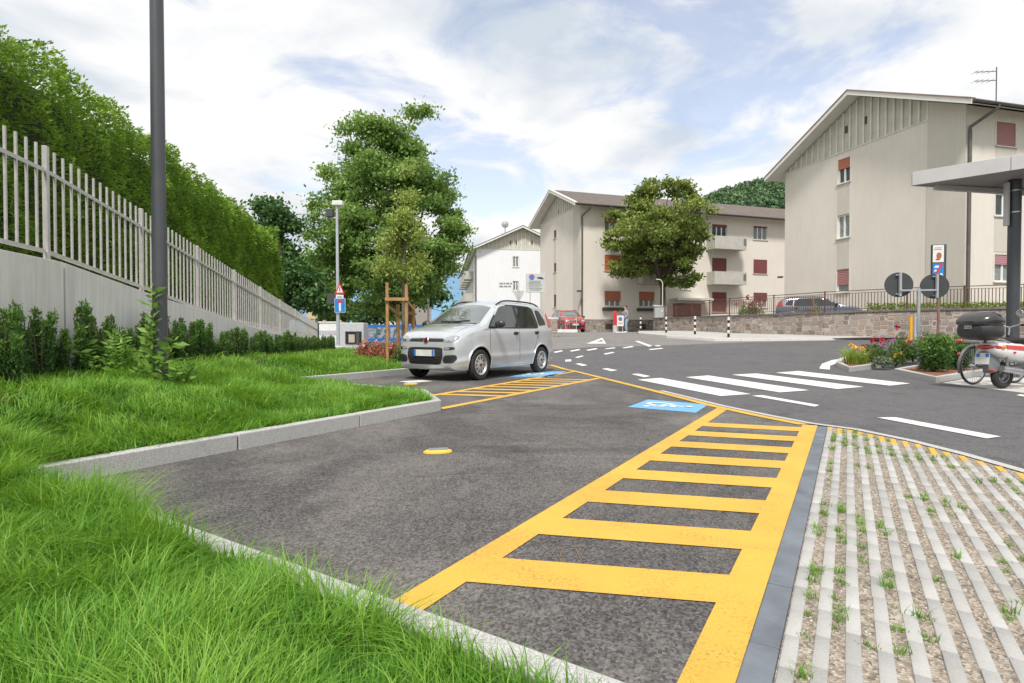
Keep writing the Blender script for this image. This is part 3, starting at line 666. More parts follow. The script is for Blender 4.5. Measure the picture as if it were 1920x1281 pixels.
# dense inner mass so that no sky shows through the hedge
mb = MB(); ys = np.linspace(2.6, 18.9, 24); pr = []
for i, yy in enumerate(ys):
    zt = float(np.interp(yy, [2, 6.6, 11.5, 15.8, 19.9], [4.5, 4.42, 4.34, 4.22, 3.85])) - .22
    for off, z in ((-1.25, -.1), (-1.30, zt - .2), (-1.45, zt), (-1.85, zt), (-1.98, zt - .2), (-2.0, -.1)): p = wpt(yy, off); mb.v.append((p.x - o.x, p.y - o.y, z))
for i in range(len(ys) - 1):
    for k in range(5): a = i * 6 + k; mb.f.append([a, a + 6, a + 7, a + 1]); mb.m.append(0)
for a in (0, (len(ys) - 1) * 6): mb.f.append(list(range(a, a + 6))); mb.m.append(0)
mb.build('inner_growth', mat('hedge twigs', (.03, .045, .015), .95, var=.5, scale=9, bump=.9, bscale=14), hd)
# ---- yew shrubs at the foot of the wall
def yew_mesh(seed, h, r, n, lf=.034, name='yew_shrub', m=None, sprays=9):
    rg = np.random.default_rng(seed); P = []; vr = []
    for k in range(sprays):
        a = rg.uniform(0, 2 * PI); rr = r * math.sqrt(rg.random()) * .75; hh = h * rg.uniform(.62, 1.0) * (1.05 - .35 * rr / r); lx, ly = math.cos(a) * rr, math.sin(a) * rr
        m_ = n // sprays; t = rg.random(m_) ** .8; rad = (.11 * (1 - .72 * t) + .008) * (r / .2); th = rg.uniform(0, 2 * PI, m_); ra = rad * np.sqrt(rg.random(m_))
        P.append(np.stack([lx * (.35 + .8 * t) + np.cos(th) * ra, ly * (.35 + .8 * t) + np.sin(th) * ra, .03 + hh * t], 1)); vr.append(.12 + .62 * t ** 1.6 + rg.normal(0, .1, m_))
    P = np.concatenate(P); return P, np.clip(np.concatenate(vr), 0, 1)
yews = []
for s in range(4):
    P, vr = yew_mesh(50 + s, .46 + .05 * s, .135, 3600, sprays=7); ob = leaf_mesh('foliage', P, .034, M_yew, None, up=.75, aspect=.34, var=vr)
    r_ = bpy.data.objects.new('yew_shrub', None); COL.objects.link(r_); ob.parent = r_
    mb = MB()
    for k in range(5): a = random.uniform(0, 6.28); mb.tube([(0, 0, -.08), (math.cos(a) * .05, math.sin(a) * .05, .15), (math.cos(a) * .09, math.sin(a) * .09, .38)], [.012, .008, .003], 5)
    mb.build('stem', M_bark, r_); yews.append(r_)
yy = 4.35; k = 0
while yy < 22.6:
    src = yews[k % 4] if k < 4 else dup(yews[(k * 7 + k // 3) % 4]); off = random.uniform(.20, .34); p = wpt(yy, off); sc = random.uniform(.85, 1.12) * (1.0 if yy < 9 else .92)
    if 5.0 < yy < 5.3: sc *= .8
    src.location = (p.x, p.y, bank(p.x, p.y) - .02); src.rotation_euler = (0, 0, random.uniform(0, 6.28)); src.scale = (sc, sc, sc * random.uniform(.92, 1.15) * (1.34 if yy < 8 else 1.18))
    tag(src, 'small dark green yew shrub in the row planted along the foot of the concrete wall', 'shrub', 'yew shrubs along the concrete wall'); yy += random.uniform(.25, .33) if yy < 9 else random.uniform(.27, .36); k += 1
mb = MB()
# bark mulch strip under the shrubs
struct(np_mesh('mulch_strip', np.array([(*(wpt(y, o_)), bank(wpt(y, o_).x, wpt(y, o_).y) + .004 + .0 * y) for y in np.linspace(3.2, 23, 45) for o_ in (.0, .2, .4, .6)]), np.array([(i * 4 + j, i * 4 + j + 1, i * 4 + j + 5, i * 4 + j + 4) for i in range(44) for j in range(3)]), mat('bark mulch', (.16, .075, .04), .95, var=.5, scale=40, bump=.9, bscale=50)))
# ---- foreground lamp pole, with the weed climbing on it
pc = D(301, 690, 5.6); M_pole = mat('dark grey painted pole', (.085, .09, .10), .38, .3, var=.1, scale=3)
lp = thing('lamp_pole', 'tall dark grey lamp pole in the foreground in front of the fence', 'street lamp', (pc.x, pc.y, bank(pc.x, pc.y)))
mb = MB(); mb.tube([(0, 0, -.2), (0, 0, .9), (0, 0, 4.25)], [.068, .066, .060], 24); mb.build('pole', M_pole, lp, smooth=True)
mb = MB(); mb.tube([(-.02, 0, 4.05), (-.3, .02, 4.14), (-.75, .04, 4.17)], [.03, .028, .025], 10); mb.build('arm', M_pole, lp, smooth=True)
mb = MB(); mb.box((-1.0, .05, 4.0), (.62, .24, .06)); mb.build('lamp_head', M_pole, lp, bevel=.02); mb = MB(); mb.box((0, -.071, .78), (.05, .012, .22)); mb.build('access_hatch', M_pole, lp, bevel=.004)
M_weed = foliage('weed leaves', (.06, .13, .02), (.16, .32, .05), (.34, .50, .14), .35, 3)
def herb(name, label, loc, stems, m, cat='weed', lf=.07, group=None):
    r = thing(name, label, cat, loc, 0, group); mb = MB(); P = []; N = []
    for (dx, dy, hh, lean) in stems:
        pts = [Vector((dx + lean[0] * t * t, dy + lean[1] * t * t, hh * t)) for t in (0, .25, .5, .75, 1)]; mb.tube(pts, [.006, .005, .0045, .003, .002], 5)
        for t in np.linspace(.12, 1, max(4, int(hh / .03))):
            a = t * 40 + dx * 9; p = Vector((dx + lean[0] * t * t, dy + lean[1] * t * t, hh * t)); P += [p, p]; N += [(math.cos(a), math.sin(a), .35), (-math.cos(a), -math.sin(a), .35)]
    mb.build('stem', m, r); leaf_mesh('leaves', np.array([tuple(p) for p in P]), lf, m, r, aspect=.36, N=np.array(N) * 3); return r
q = (pc.x, pc.y - .08, bank(pc.x, pc.y) + .0)
herb('climbing_weed', 'tall green weed climbing up the foreground lamp pole', q, [(-.02, 0, .98, (.02, -.02)), (.05, .0, .45, (.14, 0)), (-.03, .02, .55, (-.05, 0))], M_weed, lf=.12)
wst = [(random.uniform(-.28, .25), random.uniform(-.16, .18), random.uniform(.22, .5), (random.uniform(-.12, .12), random.uniform(-.1, .1))) for _ in range(26)]
herb('leafy_weed', 'bushy light green weed clump left of the lamp pole foot', (pc.x - .42, pc.y + .05, bank(pc.x - .4, pc.y)), wst, M_weed, lf=.085)
herb('leafy_weed', 'small light green weed right of the lamp pole foot', (pc.x + .16, pc.y + .02, bank(pc.x, pc.y)), [(random.uniform(-.05, .12), random.uniform(-.1, .1), random.uniform(.18, .36), (.1, 0)) for _ in range(7)], M_weed, lf=.08)
# ------------------------------------------------------------------ trees
def tree(name, label, base, blobs, nleaf, lsize, m, mb_, trunk_r, fork, seed=1, limbs=16, cl=26, spread=.5, cat='tree', up=.0, aspect=.55, droop=.0, group=None, core=.35, bough=11, bsize=.36):
    """blobs: (x,y,z,rx,ry,rz) in metres; leaves gather in clusters on branch ends spread over the blobs"""
    rg = np.random.default_rng(seed); root = thing(name, label, cat, base, 0, group); B = np.array(base)
    vol = np.array([b[3] * b[4] * b[5] for b in blobs]) ** .75; ncl = max(8, nleaf // cl); pick = rg.choice(len(blobs), ncl, p=vol / vol.sum())
    bl = np.array(blobs); nbo = max(10, ncl // bough); pb = rg.choice(len(blobs), nbo, p=vol / vol.sum()); d = rg.normal(0, 1, (nbo, 3)); d /= np.linalg.norm(d, axis=1)[:, None]
    rr = np.where(rg.random(nbo) < core, rg.random(nbo) ** .5 * .7, rg.uniform(.66, .98, nbo)); BC = bl[pb, :3] + d * rr[:, None] * bl[pb, 3:6] - B; bsh = rg.uniform(-.2, .2, nbo)
    w_ = rg.integers(0, nbo, ncl); br = np.cbrt(bl[pb, 3:6].prod(1)) * bsize * rg.uniform(.7, 1.3, nbo); e = rg.normal(0, 1, (ncl, 3)); e /= np.linalg.norm(e, axis=1)[:, None]; e[:, 2] = np.abs(e[:, 2]) * .9 - .25
    C = BC[w_] + e * (br[w_] * rg.random(ncl) ** .45)[:, None] * np.array([1, 1, .72]); d = .45 * d[w_] + .9 * e; sh = bsh[w_] + rg.uniform(-.12, .12, ncl)
    i = np.repeat(np.arange(ncl), cl); P = C[i] + rg.normal(0, 1, (len(i), 3)) * np.array([spread, spread, spread * .6]) * rg.uniform(.5, 1.2, ncl)[i][:, None]
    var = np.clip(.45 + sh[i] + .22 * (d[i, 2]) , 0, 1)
    leaf_mesh('crown', P, lsize, m, root, up=up, aspect=aspect, var=var, droop=droop)
    mb = MB(); f = Vector(fork) - Vector(base); mb.tube([(0, 0, -.4), (0, 0, f.z * .35), (f.x * .8, f.y, f.z * .75), tuple(f)], [trunk_r * 1.25, trunk_r, trunk_r * .85, trunk_r * .7], 10)
    for k in rg.choice(ncl, min(limbs, ncl), replace=False):
        e = Vector(C[k]); mid = f.lerp(e, .5) + Vector((rg.normal(0, .15), rg.normal(0, .15), (e - f).length * .10)); st = f * rg.uniform(.7, 1.0)
        mb.tube([st, st.lerp(mid, .5) + Vector((0, 0, .1)), mid, e], [trunk_r * .5, trunk_r * .34, trunk_r * .2, trunk_r * .06], 6, cap=False)
    mb.build('trunk', mb_, root, smooth=True); return root
def pxblobs(lst, Y, dy=.8):
    out = []
    for (px, py, rx, ry) in lst: c = D(px, py, Y + random.uniform(-.3, .3) * rx * Y / F * 1.2); out.append((c.x, c.y, c.z, rx * Y / F, max(rx, ry) * Y / F * dy, ry * Y / F))
    return out
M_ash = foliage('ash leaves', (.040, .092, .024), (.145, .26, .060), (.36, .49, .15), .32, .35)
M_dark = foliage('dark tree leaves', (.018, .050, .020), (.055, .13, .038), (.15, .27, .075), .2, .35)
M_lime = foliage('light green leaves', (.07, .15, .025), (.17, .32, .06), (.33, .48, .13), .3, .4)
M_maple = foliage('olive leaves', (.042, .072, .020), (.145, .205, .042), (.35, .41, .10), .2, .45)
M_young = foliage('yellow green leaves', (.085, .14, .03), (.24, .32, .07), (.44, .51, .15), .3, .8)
bt = pxblobs([(782, 214, 24, 26), (700, 262, 60, 36), (775, 272, 38, 40), (655, 300, 45, 40), (648, 360, 60, 50), (735, 340, 80, 60), (805, 355, 45, 60), (625, 425, 50, 55), (705, 440, 90, 60), (800, 440, 60, 55), (845, 405, 32, 30), (855, 450, 24, 24), (645, 500, 55, 50), (735, 520, 80, 50), (820, 505, 40, 40), (592, 385, 22, 18), (660, 562, 60, 36), (740, 565, 50, 35), (610, 540, 30, 40)], 36)
b0_ = D(772, 640, 36)
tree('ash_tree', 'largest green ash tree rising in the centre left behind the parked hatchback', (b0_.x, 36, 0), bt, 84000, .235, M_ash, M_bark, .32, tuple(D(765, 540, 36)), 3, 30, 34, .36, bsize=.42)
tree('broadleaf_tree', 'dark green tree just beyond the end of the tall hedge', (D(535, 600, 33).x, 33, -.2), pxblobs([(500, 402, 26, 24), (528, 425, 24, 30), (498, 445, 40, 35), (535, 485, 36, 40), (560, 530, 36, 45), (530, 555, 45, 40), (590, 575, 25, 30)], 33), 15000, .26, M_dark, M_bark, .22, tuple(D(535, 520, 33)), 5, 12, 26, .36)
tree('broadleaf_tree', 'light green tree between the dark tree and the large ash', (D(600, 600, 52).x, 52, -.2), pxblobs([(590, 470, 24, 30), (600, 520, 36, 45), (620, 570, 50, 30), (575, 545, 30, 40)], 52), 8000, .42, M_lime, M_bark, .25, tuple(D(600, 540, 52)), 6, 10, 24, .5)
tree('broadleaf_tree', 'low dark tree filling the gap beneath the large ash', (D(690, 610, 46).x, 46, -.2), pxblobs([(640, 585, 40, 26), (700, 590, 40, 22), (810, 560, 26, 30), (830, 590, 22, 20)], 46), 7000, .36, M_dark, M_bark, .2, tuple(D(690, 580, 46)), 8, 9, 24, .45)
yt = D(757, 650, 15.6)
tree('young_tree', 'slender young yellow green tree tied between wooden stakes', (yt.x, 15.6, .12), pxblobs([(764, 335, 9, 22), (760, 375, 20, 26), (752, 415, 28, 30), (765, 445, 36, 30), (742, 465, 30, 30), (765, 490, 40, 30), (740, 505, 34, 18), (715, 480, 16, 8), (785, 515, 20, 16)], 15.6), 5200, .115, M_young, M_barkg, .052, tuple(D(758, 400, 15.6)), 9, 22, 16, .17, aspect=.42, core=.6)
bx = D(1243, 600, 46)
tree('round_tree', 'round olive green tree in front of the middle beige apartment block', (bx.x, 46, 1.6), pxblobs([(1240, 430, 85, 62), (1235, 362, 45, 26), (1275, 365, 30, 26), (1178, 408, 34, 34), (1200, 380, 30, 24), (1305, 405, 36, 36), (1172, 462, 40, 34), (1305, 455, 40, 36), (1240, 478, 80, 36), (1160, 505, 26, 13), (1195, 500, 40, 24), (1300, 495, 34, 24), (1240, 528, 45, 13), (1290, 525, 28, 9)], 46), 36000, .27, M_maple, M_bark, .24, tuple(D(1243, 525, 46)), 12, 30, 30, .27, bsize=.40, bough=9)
# stakes round the young tree
M_wood = mat('raw stake wood', (.42, .24, .10), .7, var=.3, scale=5, which='Object'); stt = thing('tree_stakes', 'raw wooden stake frame holding the young tree', 'tree stake', (yt.x, 15.6, .12)); o = stt.location
def W_(px, py, Y): p = D(px, py, Y); return (p.x - o.x, p.y - o.y, p.z - o.z)
for px, pt, Y in ((726, 530, 15.2), (762, 534, 15.1), (746, 571, 16.2), (775, 570, 16.2)): mb = MB(); a = W_(px, pt, Y); mb.tube([(a[0], a[1], -.3), a], .047, 10); mb.build('stake', M_wood, stt, smooth=True)
for (p1, y1, Y1, p2, y2, Y2) in ((722, 561, 15.12, 766, 561, 15.02), (745, 587, 16.12, 779, 587, 16.12), (728, 575, 15.3, 748, 590, 16.1), (760, 561, 15.2, 776, 580, 16.1)): mb = MB(); mb.bar(W_(p1, y1, Y1), W_(p2, y2, Y2), .03, .085); mb.build('rail', M_wood, stt)
# ------------------------------------------------------------------ hills
def hill(name, prof, Y, depth, m, res=60, rough=4):
    xs_ = np.linspace(prof[0][0], prof[-1][0], res); zs = np.interp(xs_, [p[0] for p in prof], [p[1] for p in prof]); V = []
    for j in range(14):
        t = j / 13; e = math.sin(PI * min(1, t * 1.0) * .5)
        for x, z in zip(xs_, zs): V.append((x, Y - depth * (1 - t), z * e + (rough * (noise2(np.array([x]), np.array([t * 300.]), .03, 61)[0] - .5) if 0 < j < 13 else 0)))
    q = np.array([(j * res + i, j * res + i + 1, (j + 1) * res + i + 1, (j + 1) * res + i) for j in range(13) for i in range(res - 1)])
    return struct(np_mesh(name, np.array(V), q, m, smooth=True))
def HZ(px, py, Y): p = D(px, py, Y); return (p.x, p.z)
prof = [HZ(1180, 640, 420), HZ(1290, 405, 420), HZ(1335, 381, 420), HZ(1400, 363, 420), HZ(1480, 360, 420), HZ(1600, 380, 420), HZ(1900, 500, 420), HZ(2100, 640, 420)]
M_wood2 = mat('forest floor', (.03, .06, .02), .95, var=.3, scale=.05); hill('hill', prof, 420, 160, M_wood2)
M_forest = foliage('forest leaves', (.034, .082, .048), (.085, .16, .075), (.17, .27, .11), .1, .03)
P = []; vr = []
for k in range(1500):
    t = random.random() ** .6; x = random.uniform(prof[1][0] - 10, prof[5][0]); z0 = np.interp(x, [p[0] for p in prof], [p[1] for p in prof]); y = 420 - 160 * (1 - t); z = z0 * math.sin(PI * t * .5); r = random.uniform(2.2, 4.5); sh = random.gauss(.42, .2)
    con = random.random() < .3; nn = 85; d = RNG.normal(0, 1, (nn, 3)); d /= np.linalg.norm(d, axis=1)[:, None]
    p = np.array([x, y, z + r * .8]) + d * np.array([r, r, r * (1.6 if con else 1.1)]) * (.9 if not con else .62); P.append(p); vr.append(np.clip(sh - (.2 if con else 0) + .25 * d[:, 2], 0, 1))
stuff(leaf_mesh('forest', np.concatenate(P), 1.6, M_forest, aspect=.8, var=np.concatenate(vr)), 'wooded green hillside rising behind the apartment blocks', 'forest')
M_mount = mat('far mountain painted haze blue', (.13, .24, .36), .95, var=.2, scale=.004)  # blue of the distant haze is painted into the base colour, no haze volume
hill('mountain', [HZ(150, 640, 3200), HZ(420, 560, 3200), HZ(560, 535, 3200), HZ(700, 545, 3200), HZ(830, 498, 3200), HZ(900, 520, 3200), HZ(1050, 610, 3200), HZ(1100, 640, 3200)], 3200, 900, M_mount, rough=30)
# ------------------------------------------------------------------ buildings
def stucco(name, c1, c2):
    if name in _mc: return _mc[name]
    n = NT(name); a = n.noise(.5, 8, .65, .4); st = n.noise(1.6, 6, .6, 0, n.scaled((3, 3, .35)))
    c = n.mix(n.ramp(a, [(.3, 0), (.7, 1)]), c1, c2); c = n.mix(1, c, n.ramp(st, [(.32, .965), (.6, 1.01)]), 'MULTIPLY'); c = n.mix(1, c, n.ramp(n.noise(30, 5, .7), [(.3, .93), (.7, 1.04)]), 'MULTIPLY')
    n.bump(n.noise(26, 5, .7), .35, .02); _mc[name] = n.fin(c, .9); return n.mat
M_beige = stucco('beige render', (.685, .63, .56), (.735, .685, .615)); M_beige2 = stucco('greyer beige render', (.555, .52, .45), (.60, .565, .495)); M_white = stucco('white render', (.74, .75, .77), (.79, .80, .82))
M_panel = mat('pale gable board', (.53, .51, .44), .8, var=.1, scale=2); M_batten = mat('gable batten', (.68, .65, .58), .8, var=.1, scale=2); M_soffit = mat('white soffit paint', (.70, .68, .63), .8, var=.06, scale=2)
def rooftile():
    n = NT('grey brown roof tiles'); v = n.scaled((1, 1, 1)); w = n.nd('ShaderNodeTexWave', wave_type='BANDS', bands_direction='Y'); w.inputs['Scale'].default_value = 1.6; w.inputs['Distortion'].default_value = 1.2; w.inputs['Detail'].default_value = 2; n.L.new(v, w.inputs['Vector'])
    w2 = n.nd('ShaderNodeTexWave', wave_type='BANDS', bands_direction='X'); w2.inputs['Scale'].default_value = 1.9; n.L.new(v, w2.inputs['Vector'])
    c = n.mix(n.noise(1.1, 6, .65), (.10, .082, .075), (.24, .195, .17)); c = n.mix(1, c, n.ramp(w.outputs[0], [(.1, .72), (.5, 1)]), 'MULTIPLY'); n.bump(n.math('ADD', w.outputs[0], w2.outputs[0]), .7, .06); return n.fin(c, .9)
M_roof = rooftile(); M_rust = mat('rusty flashing', (.33, .31, .29), .6, .2, col2=(.30, .115, .06), scale=1.4); M_gutter = mat('dark metal gutter', (.10, .095, .09), .5, .4); M_pipe = mat('grey brown downpipe', (.13, .115, .11), .5, .3, var=.3, scale=2)
M_frame = mat('white window frame', (.74, .74, .72), .5, var=.04); M_glass = mat('dark window glass', (.035, .045, .05), .08, var=.3, scale=1.5); M_curt = mat('curtained glass', (.20, .23, .22), .15, var=.3, scale=6)
M_sill = mat('stone sill', (.55, .52, .47), .8); M_box = mat('dark flower box', (.07, .055, .04), .8, var=.4)
def shutter_mat(name, c):
    n = NT(name); w = n.nd('ShaderNodeTexWave', wave_type='BANDS', bands_direction='Z'); w.inputs['Scale'].default_value = 3.2; n.L.new(n.tc(), w.inputs['Vector'])
    n.bump(w.outputs[0], .6, .02); return n.fin(n.mix(1, n.mix(n.noise(2, 4), tuple(x * .9 for x in c), c), n.ramp(w.outputs[0], [(.05, .72), (.3, 1)]), 'MULTIPLY'), .6)
SH = {'o': shutter_mat('orange roller shutter', (.56, .155, .06)), 'r': shutter_mat('terracotta roller shutter', (.45, .15, .085)), 'd': shutter_mat('wine red roller shutter', (.21, .055, .055)), 'p': shutter_mat('faded pink roller shutter', (.42, .19, .185)), 'm': shutter_mat('mauve roller shutter', (.46, .24, .27)), 'b': shutter_mat('brown shutter', (.13, .055, .04))}
def wall_face(mb, O, u, n, polyU, V0, V1, holes, depth=.16, mi=0):
    """rectangular wall from O along u (0..polyU) and z V0..V1 with rectangular holes (u0,z0,u1,z1) and their reveals"""
    us = sorted({0, polyU} | {h[0] for h in holes} | {h[2] for h in holes}); zs = sorted({V0, V1} | {h[1] for h in holes} | {h[3] for h in holes})
    P = lambda a, z, d=0: O + u * a - n * d + Vector((0, 0, z))
    for a, b in zip(us, us[1:]):
        for c, d in zip(zs, zs[1:]):
            if any(h[0] <= (a + b) / 2 <= h[2] and h[1] <= (c + d) / 2 <= h[3] for h in holes): continue
            mb.add([P(a, c), P(b, c), P(b, d), P(a, d)], [(0, 1, 2, 3)], mi)
    for a, c, b, d in holes:
        mb.add([P(a, c), P(b, c), P(b, d), P(a, d), P(a, c, depth), P(b, c, depth), P(b, d, depth), P(a, d, depth)], [(0, 4, 5, 1), (1, 5, 6, 2), (2, 6, 7, 3), (3, 7, 4, 0)], mi)
def obox(mb, O, u, n, a0, a1, z0, z1, d0, d1, mi=0):
    """box in wall coordinates: along u, up z, depth d (positive = into the wall)"""
    vs = [O + u * a - n * d + Vector((0, 0, z)) for d in (d0, d1) for z in (z0, z1) for a in (a0, a1)]
    mb.add(vs, [(0, 1, 3, 2), (4, 6, 7, 5), (0, 4, 5, 1), (2, 3, 7, 6), (0, 2, 6, 4), (1, 5, 7, 3)], mi)
def window(root, O, u, n, h, sh=None, frac=0.0, panes=2, sill=True, box=False, dark=False, name='window', depth=.13, trim=True, glassm=None):
    a, c, b, d = h; zt = d - (d - c) * frac; mb = MB(); obox(mb, O, u, n, a + .01, b - .01, c + .01, d - .01, depth, depth + .03); w = mb.build(name, glassm or (M_glass if dark else M_curt), root)
    if frac < .97:
        mb = MB(); t = .075; f0, f1 = depth - .05, depth - .002
        obox(mb, O, u, n, a, a + t, c, zt, f0, f1); obox(mb, O, u, n, b - t, b, c, zt, f0, f1); obox(mb, O, u, n, a + t, b - t, c, c + t, f0, f1)
        if frac < .05: obox(mb, O, u, n, a + t, b - t, d - t, d, f0, f1)
        for k in range(1, panes): x = a + (b - a) * k / panes; obox(mb, O, u, n, x - .06, x + .06, c + t, zt - (t if frac < .05 else 0), f0 + .004, f1)
        mb.build('frame', M_frame, w)
    if sh and frac > 0: mb = MB(); obox(mb, O, u, n, a + .005, b - .005, zt, d - .002, depth - .10, depth - .06); mb.build('shutter', SH[sh], w)
    if sill: mb = MB(); obox(mb, O, u, n, a - .08, b + .08, c - .06, c - .002, -.07, depth - .055); mb.build('sill', M_sill, w)
    if trim:
        for x0, x1 in ((a - .10, a - .002), (b + .002, b + .10)): mb = MB(); obox(mb, O, u, n, x0, x1, c, d, -.018, .01); mb.build('surround', M_batten, w)
    if box: mb = MB(); obox(mb, O, u, n, a - .25, b + .2, c - .36, c - .12, -.30, -.03); mb.build('flower_box', M_box, w, bevel=.02)
    return w
class Bld:
    def __init__(s, name, label, B, ang, Wd, L, z0, ze, rise, wall, over=.9, eave=.9, cat='building', tri_side=True):
        s.root = thing(name, label, cat, (B[0], B[1], z0), ang); s.W, s.L, s.h, s.rise = Wd, L, ze - z0, rise; s.z0 = z0; s.wall = wall; s.over, s.eave = over, eave
        R = Matrix.Translation((B[0], B[1], z0)) @ Matrix.Rotation(ang, 4, 'Z'); s.Ri = R.inverted(); s.R = R
    X = Vector((1, 0, 0)); Y = Vector((0, 1, 0))
    def hit(s, px, py, face):              # pixel -> (u, z) on a facade, local
        o = s.Ri @ Vector((0, 0, H)); d = (s.Ri.to_3x3() @ Vector(ray(px, py)))
        if face == 'gable': t = -o.x / d.x; p = o + d * t; return p.y, p.z
        if face == 'long': t = -o.y / d.y; p = o + d * t; return p.x, p.z
        if face == 'far': t = (s.W - o.y) / d.y; p = o + d * t; return p.x, p.z
    def rect(s, x0, y0, x1, y1, face, w=None, h=None):
        a = s.hit(x0, (y0 + y1) / 2, face); b = s.hit(x1, (y0 + y1) / 2, face); xm = (x0 + x1) / 2; c = s.hit(xm, y1, face)[1]; d = s.hit(xm, y0, face)[1]
        u0, u1 = sorted((a[0], b[0])); return (u0, c, u1, d)
    def roof(s, tiles=M_roof, verge=None, th=.16):
        W, L, h, r, o, e = s.W, s.L, s.h, s.rise, s.over, s.eave; k = r / (W / 2); zr = h + r + .12; ze = h + .12 - k * e
        mb = MB()
        for y0, y1, za, zb in ((-e, W / 2, ze, zr), (W / 2, W + e, zr, ze)):
            for x0, x1 in ((-o, L + o),): mb.add([(x0, y0, za), (x1, y0, za), (x1, y1, zb), (x0, y1, zb), (x0, y0, za + th), (x1, y0, za + th), (x1, y1, zb + th), (x0, y1, zb + th)], [(4, 5, 6, 7), (0, 3, 2, 1), (0, 1, 5, 4), (2, 3, 7, 6), (0, 4, 7, 3), (1, 2, 6, 5)])
        s.rf = mb.build('roof', tiles, s.root)
        mb = MB()
        for y0, y1, za, zb in ((-e, W / 2, ze, zr), (W / 2, W + e, zr, ze)): mb.add([(-o + .02, y0 + .02, za - .03), (L + o, y0 + .02, za - .03), (L + o, y1, zb - .03), (-o + .02, y1, zb - .03)], [(0, 3, 2, 1)])
        mb.build('soffit', M_soffit, s.rf)
        for y0, y1, za, zb in ((-e, W / 2, ze, zr), (W / 2, W + e, zr, ze)):
            mb = MB(); mb.add([(-o - .04, y0, za - .10), (-o - .04, y1, zb - .10), (-o - .04, y1, zb + th - .02), (-o - .04, y0, za + th - .02), (-o - .002, y0, za - .10), (-o - .002, y1, zb - .10), (-o - .002, y1, zb + th - .02), (-o - .002, y0, za + th - .02)], [(0, 1, 2, 3), (7, 6, 5, 4), (0, 4, 5, 1), (3, 2, 6, 7), (0, 3, 7, 4), (1, 5, 6, 2)]); mb.build('bargeboard', M_soffit, s.rf)
            mb = MB(); mb.add([(-o - .07, y0, za + th - .018), (-o - .07, y1, zb + th - .018), (-o - .07, y1, zb + th + .05), (-o - .07, y0, za + th + .05), (-o + .2, y0, za + th + .004), (-o + .2, y1, zb + th + .004), (-o + .2, y1, zb + th + .05), (-o + .2, y0, za + th + .05)], [(0, 1, 2, 3), (2, 6, 7, 3), (0, 3, 7, 4), (1, 5, 6, 2)]); mb.build('verge_flashing', verge or M_rust, s.rf)
        for y in (-e - .07, W + e + .07): mb = MB(); mb.tube([(-o, y, ze + .06), (L + o, y, ze + .06)], .075, 8); mb.build('gutter', M_gutter, s.rf)
    def gable(s, holes, board_from=0.0, strip=None, xplane=0.0):
        """gable wall at x=0 with the boarded triangle above the eave line"""
        mb = MB(); n = Vector((-1, 0, 0)); wall_face(mb, Vector((0, 0, 0)), s.Y, n, s.W, -1.5, s.h, holes)
        mb.add([(s.L, 0, -1.5), (s.L, s.W, -1.5), (s.L, s.W, s.h), (s.L, s.W / 2, s.h + s.rise), (s.L, 0, s.h)], [(0, 1, 2, 3, 4)])
        return mb
    def boards(s, y0, y1, step=.62, vents=()):
        k = s.rise / (s.W / 2); top = lambda y: s.h + k * min(y, s.W - y) + .04; ys = np.linspace(0, s.W, 25)
        mb = MB(); pts = [(0.02, y, s.h) for y in ys] + [(0.02, y, top(y)) for y in ys[::-1]]; mb.add(pts, [tuple(range(len(pts)))]); g = mb.build('gable_boarding', M_panel, s.root)
        mb = MB(); yy = y0
        while yy < y1:
            t = top(yy) - .02
            if t - s.h > .15: mb.add([(-.05 if d == 0 else .018, yy + a, z) for d in (0, 1) for z in (s.h, t) for a in (-.05, .05)], [(0, 1, 3, 2), (0, 4, 5, 1), (2, 3, 7, 6), (0, 2, 6, 4), (1, 5, 7, 3)])
            yy += step
        mb.box((-.015, (y0 + y1) / 2, s.h - .03), (.06, y1 - y0, .06)); mb.build('battens', M_batten, g)
        for (y, z, hh) in vents: mb = MB(); mb.box((-.012, y, z), (.03, .16, hh)); mb.build('vent', M_box, g)
        return g
    def pipe(s, x, y, elbow=True):
        e = s.eave; ze = s.h + .12 - s.rise / (s.W / 2) * e; mb = MB(); mb.tube([(x + .5, -e - .05, ze + .02), (x + .5, -e - .05, ze - .12), (x, y - .09, ze - .75), (x, y - .09, ze - 1.0), (x, y - .09, -1.4)], .075, 8); mb.build('downpipe', M_pipe, s.root, smooth=True)
def ang_of(ax, ay): v = Vector((ax, ay)).normalized(); return math.atan2(-v.x, v.y)          # local y along (ax, ay)
# ---- right block
RB = Bld('apartment_block', 'large beige apartment block on the right with rusty roof edge and grey gable boards', (21.45, 26.6), ang_of(-.262, 1), 11.8, 24, 1.9, 11.65, 2.75, M_beige)
hg = [RB.rect(1571, 297, 1594, 343, 'gable'), RB.rect(1571, 402.5, 1594, 446, 'gable'), RB.rect(1571, 505, 1594, 548, 'gable')]
u0, u1 = hg[0][0], hg[0][2]; hg = [(u0, h[1], u1, h[3]) for h in hg]; band = [(u0, hg[1][3], u1, hg[0][1]), (u0, hg[2][3], u1, hg[1][1])]
hl = [RB.rect(1868, 230, 1911, 275, 'long'), RB.rect(1868, 363, 1905, 406, 'long'), RB.rect(1868, 478, 1908, 529, 'long')]
a0_, a1_ = hl[0][0], hl[0][0] + 1.25; hl = [(a0_, h[1], a1_, h[3]) for h in hl]; more = [(a + dx, c, b + dx, d) for dx in (3.4, 7.2, 11.5) for a, c, b, d in hl]; lband = [(a0_ - .05, hl[2][3] + .12, a1_ + .05, hl[1][1] - .1), (a0_ - .05, hl[1][3] + .12, a1_ + .05, hl[0][1] - .1)]
